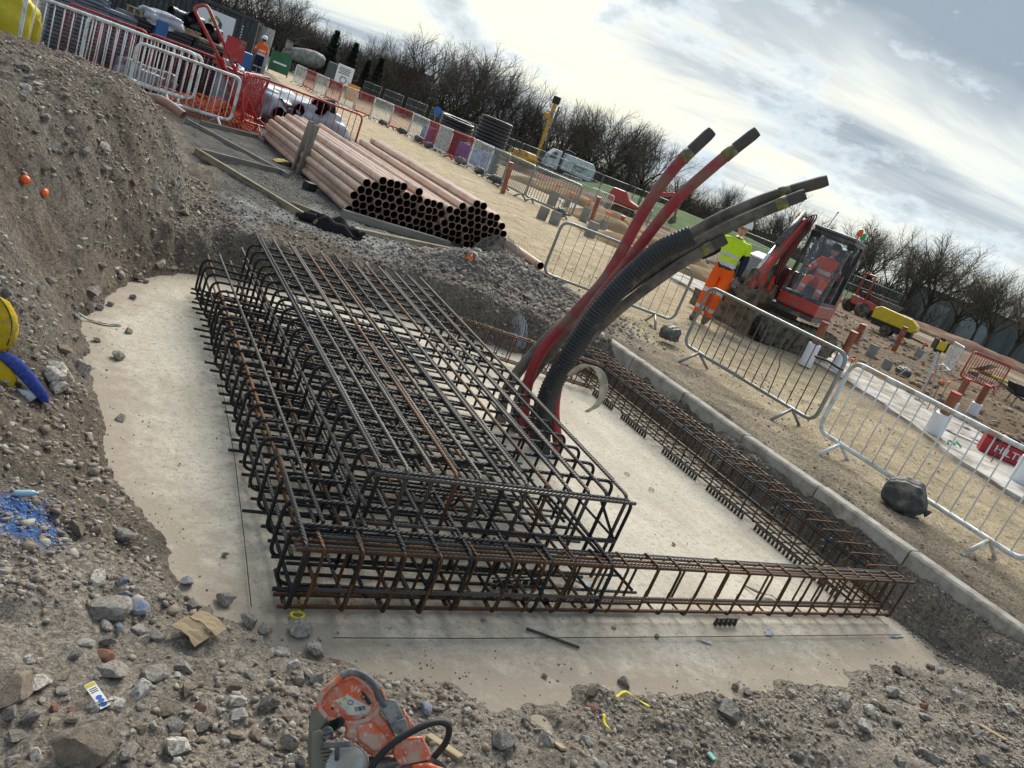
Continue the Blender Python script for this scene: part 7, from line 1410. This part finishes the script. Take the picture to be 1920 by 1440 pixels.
o = MB().box((0, 0, .006), (.032, .036, .008)).build('tile_chip', mat('teal_chip', (.20, .52, .46), (.16, .42, .38), 20, .5, spots=((.1, .2, .18), .4, 60)), None, bevel=.001); o.location = surf(1330, 1424) + V(0, 0, .012); o.rotation_euler = (.1, .2, .3); tag(o, 'small teal plastic chip near the bottom edge', 'chip')
o = MB().tube([V(.028 * math.cos(a), .02 * math.sin(a), 0) for a in [k * PI / 8 for k in range(16)]], .006, 6, closed=True).build('plastic_ring', M_ytape, None, True); o.location = surf(556, 1158, 0) + V(0, 0, .012); tag(o, 'yellow plastic ring under the corner of the near beam', 'ring')
for px, py, lb in ((1176, 888, 'brown rubber ring on the slab, upper of two'), (1222, 917, 'brown rubber ring on the slab, lower of two')): o = MB().tube([V(.022 * math.cos(a), .022 * math.sin(a), 0) for a in [k * PI / 8 for k in range(16)]], .003, 6, closed=True).build('rubber_ring', mat('brown_rubber', (.30, .17, .07), None, 6, .6), None, True); o.location = G(px, py, .012); tag(o, lb, 'ring')
M_wood = mat('split_wood', (.42, .34, .22), (.30, .23, .14), 6, .85, stretch=(1, 7, 7))
for i, (a, b, w, lb) in enumerate((((1835, 1362), (1885, 1392), .04, 'pale flat wood chip at the lower right'), ((985, 1182), (1085, 1218), .014, 'dark splinter of wood on the slab before the near beam'), ((800, 1385), (862, 1428), .03, 'split wood piece right of the saw handle'), ((60, 175), (110, 205), .05, 'pale root sticking out of the spoil mound'), ((1040, 1398), (1055, 1410), .03, 'cream chip of foam in the rubble'))):
    A, B_ = surf(*a), surf(*b)
    if i == 3: A, B_ = D(60, 175, 8.2), D(112, 206, 7.9)
    o = plank('wood_scrap', lb, A + V(0, 0, .012), B_ + V(0, 0, .012), w, .012 if i != 2 else .02, M_wood if i != 1 else mat('dark_wood', (.10, .085, .07), None, 6, .9)); o['category'] = 'wood'
for px, py, z, lb, rot in ((46, 343, 8, 'upper orange rebar cap on the left mound', (1.2, .3, 0)), (82, 367, 8, 'lower orange rebar cap on the left mound', (1.4, -.4, 1)), (878, 487, 9, 'orange rebar cap on top of the rubble heap', (1.3, .2, 2)), (838, 398, 9, 'orange rebar cap stuck in a pipe end', (1.5, 0, 0))):
    p = G(838, 398, .72) if py == 398 else hit(px, py) + V(0, 0, .02)
    cap_only(lb, p, rot, .62 if py < 380 else 1.1)
M_bot = mat('clear_blue_bottle', (.35, .52, .62), (.3, .46, .56), 6, .2)
o = MB().lathe([(.001, 0), (.03, 0), (.033, .02), (.033, .13), (.028, .16), (.012, .19), (.012, .21), (.001, .21)], n=14, M=Matrix.Rotation(1.45, 3, 'Y')).build('plastic_bottle', M_bot, None, True); o.location = surf(24, 930) + V(0, 0, .012); o.scale = (.4,) * 3; tag(o, 'pale blue plastic bottle lying in the blue painted gravel', 'bottle')
# yellow and blue knee pad bundle at the left edge
M_yb = mat('yellow_padded_cloth', (.62, .42, .01), (.50, .34, .01), 9, .85, bump=.8, bscale=30, dirt=((.35, .27, .08), .3, 14)); M_bm = mat('blue_mesh_cloth', (.02, .04, .22), (.06, .09, .32), 60, .85)
def kneepad():
    """bright padded bag lying on the bank, cut by the photo edge"""
    c = hit(-10, 660); dv = (V(0, 0, EYE) - c).normalized(); c = c + dv * .10; t = thing('work_bag', 'yellow padded work bag with blue mesh strap lying on the left bank', 'bag', c); up = V(0, 0, 1); up = (up - dv * up.dot(dv)).normalized(); rt = up.cross(dv).normalized(); B = Matrix((rt, up, dv)).transposed()
    def uv(px, py, w=0.): d = Vector(RW @ np.array([px - 960, 720 - py, -FPX])); e = V(0, 0, EYE); return e + d * ((c - e).dot(dv) / d.dot(dv)) - c + dv * w
    def pad(poly, w, name, m):
        n = len(poly); cx = sum(p[0] for p in poly) / n; cy = sum(p[1] for p in poly) / n; mb = MB(); R = []
        for s, ww in ((.0, 0), (.55, 0), (.9, 0), (1, 0)): R.append((s, 2.2 * w * math.sqrt(max(0, 1 - s ** 3))))
        vs = [uv(cx, cy, R[0][1])]; fs = []
        for s, z in R[1:]: vs += [uv(cx + (x - cx) * s, cy + (y - cy) * s, z) for x, y in poly]
        vs += [uv(x, y, -.05) for x, y in poly]
        for i in range(n): fs.append((0, 1 + i, 1 + (i + 1) % n))
        for k in range(len(R) - 1):
            for i in range(n): a = 1 + k * n + i; b = 1 + k * n + (i + 1) % n; fs.append((a, a + n, b + n, b))
        mb.add(vs, fs); return mb.build(name, m, t, 'auto')
    pad([(-70, 560), (0, 556), (18, 566), (32, 592), (36, 620), (28, 645), (8, 658), (-70, 662)], .016, 'padded_flap', M_yb); pad([(-60, 668), (4, 676), (20, 690), (33, 708), (22, 735), (0, 762), (-60, 775)], .010, 'lower_flap', M_yb); pad([(-10, 664), (14, 660), (40, 674), (70, 708), (92, 742), (92, 756), (78, 754), (52, 726), (18, 690)], .008, 'mesh_strap', M_bm); pad([(30, 728), (58, 732), (70, 745), (56, 755), (40, 748)], .006, 'white_tab', M_film)
    MB().tube(spline([uv(0, 560, .022), uv(14, 580, .028), uv(22, 610, .028), uv(14, 648, .022)], 6), .003, 5).build('stitched_seam', M_blk, t)
kneepad()
# pinkish broken duct and small block by the mound and pipes
o = MB().tube(spline([V(-.25, 0, .05), V(0, .05, .10), V(.28, -.02, .04)], 6), .05, 10, cap=False).build('broken_duct', mat('faded_pink_duct', (.45, .24, .20), (.36, .19, .16), 5, .6, dirt=((.25, .2, .16), .5, 6)), None, True); p = G(285, 248, .75); o.location = (p.x, p.y, h1(p.x, p.y)); o.rotation_euler = (0, 0, -.4); tag(o, 'faded pink broken duct half buried on the mound', 'duct')
o = MB().box((0, 0, .06), (.16, .14, .12)).build('rubber_block', M_blk, None, bevel=.015); p = G(578, 358); o.location = (p.x, p.y, h1(p.x, p.y)); o.rotation_euler = (0, 0, .4); tag(o, 'small black block on the gravel left of the pipes', 'block')
# wire tied between the near barriers
tag(MB().tube(spline([D(1528, 668, 8.35), D(1550, 676, 8.3), D(1572, 690, 8.3), D(1582, 694, 8.3)], 5), .012, 6).build('rope_tie', M_blk, None, True), 'black rope tying the galvanised and white barriers together', 'rope')
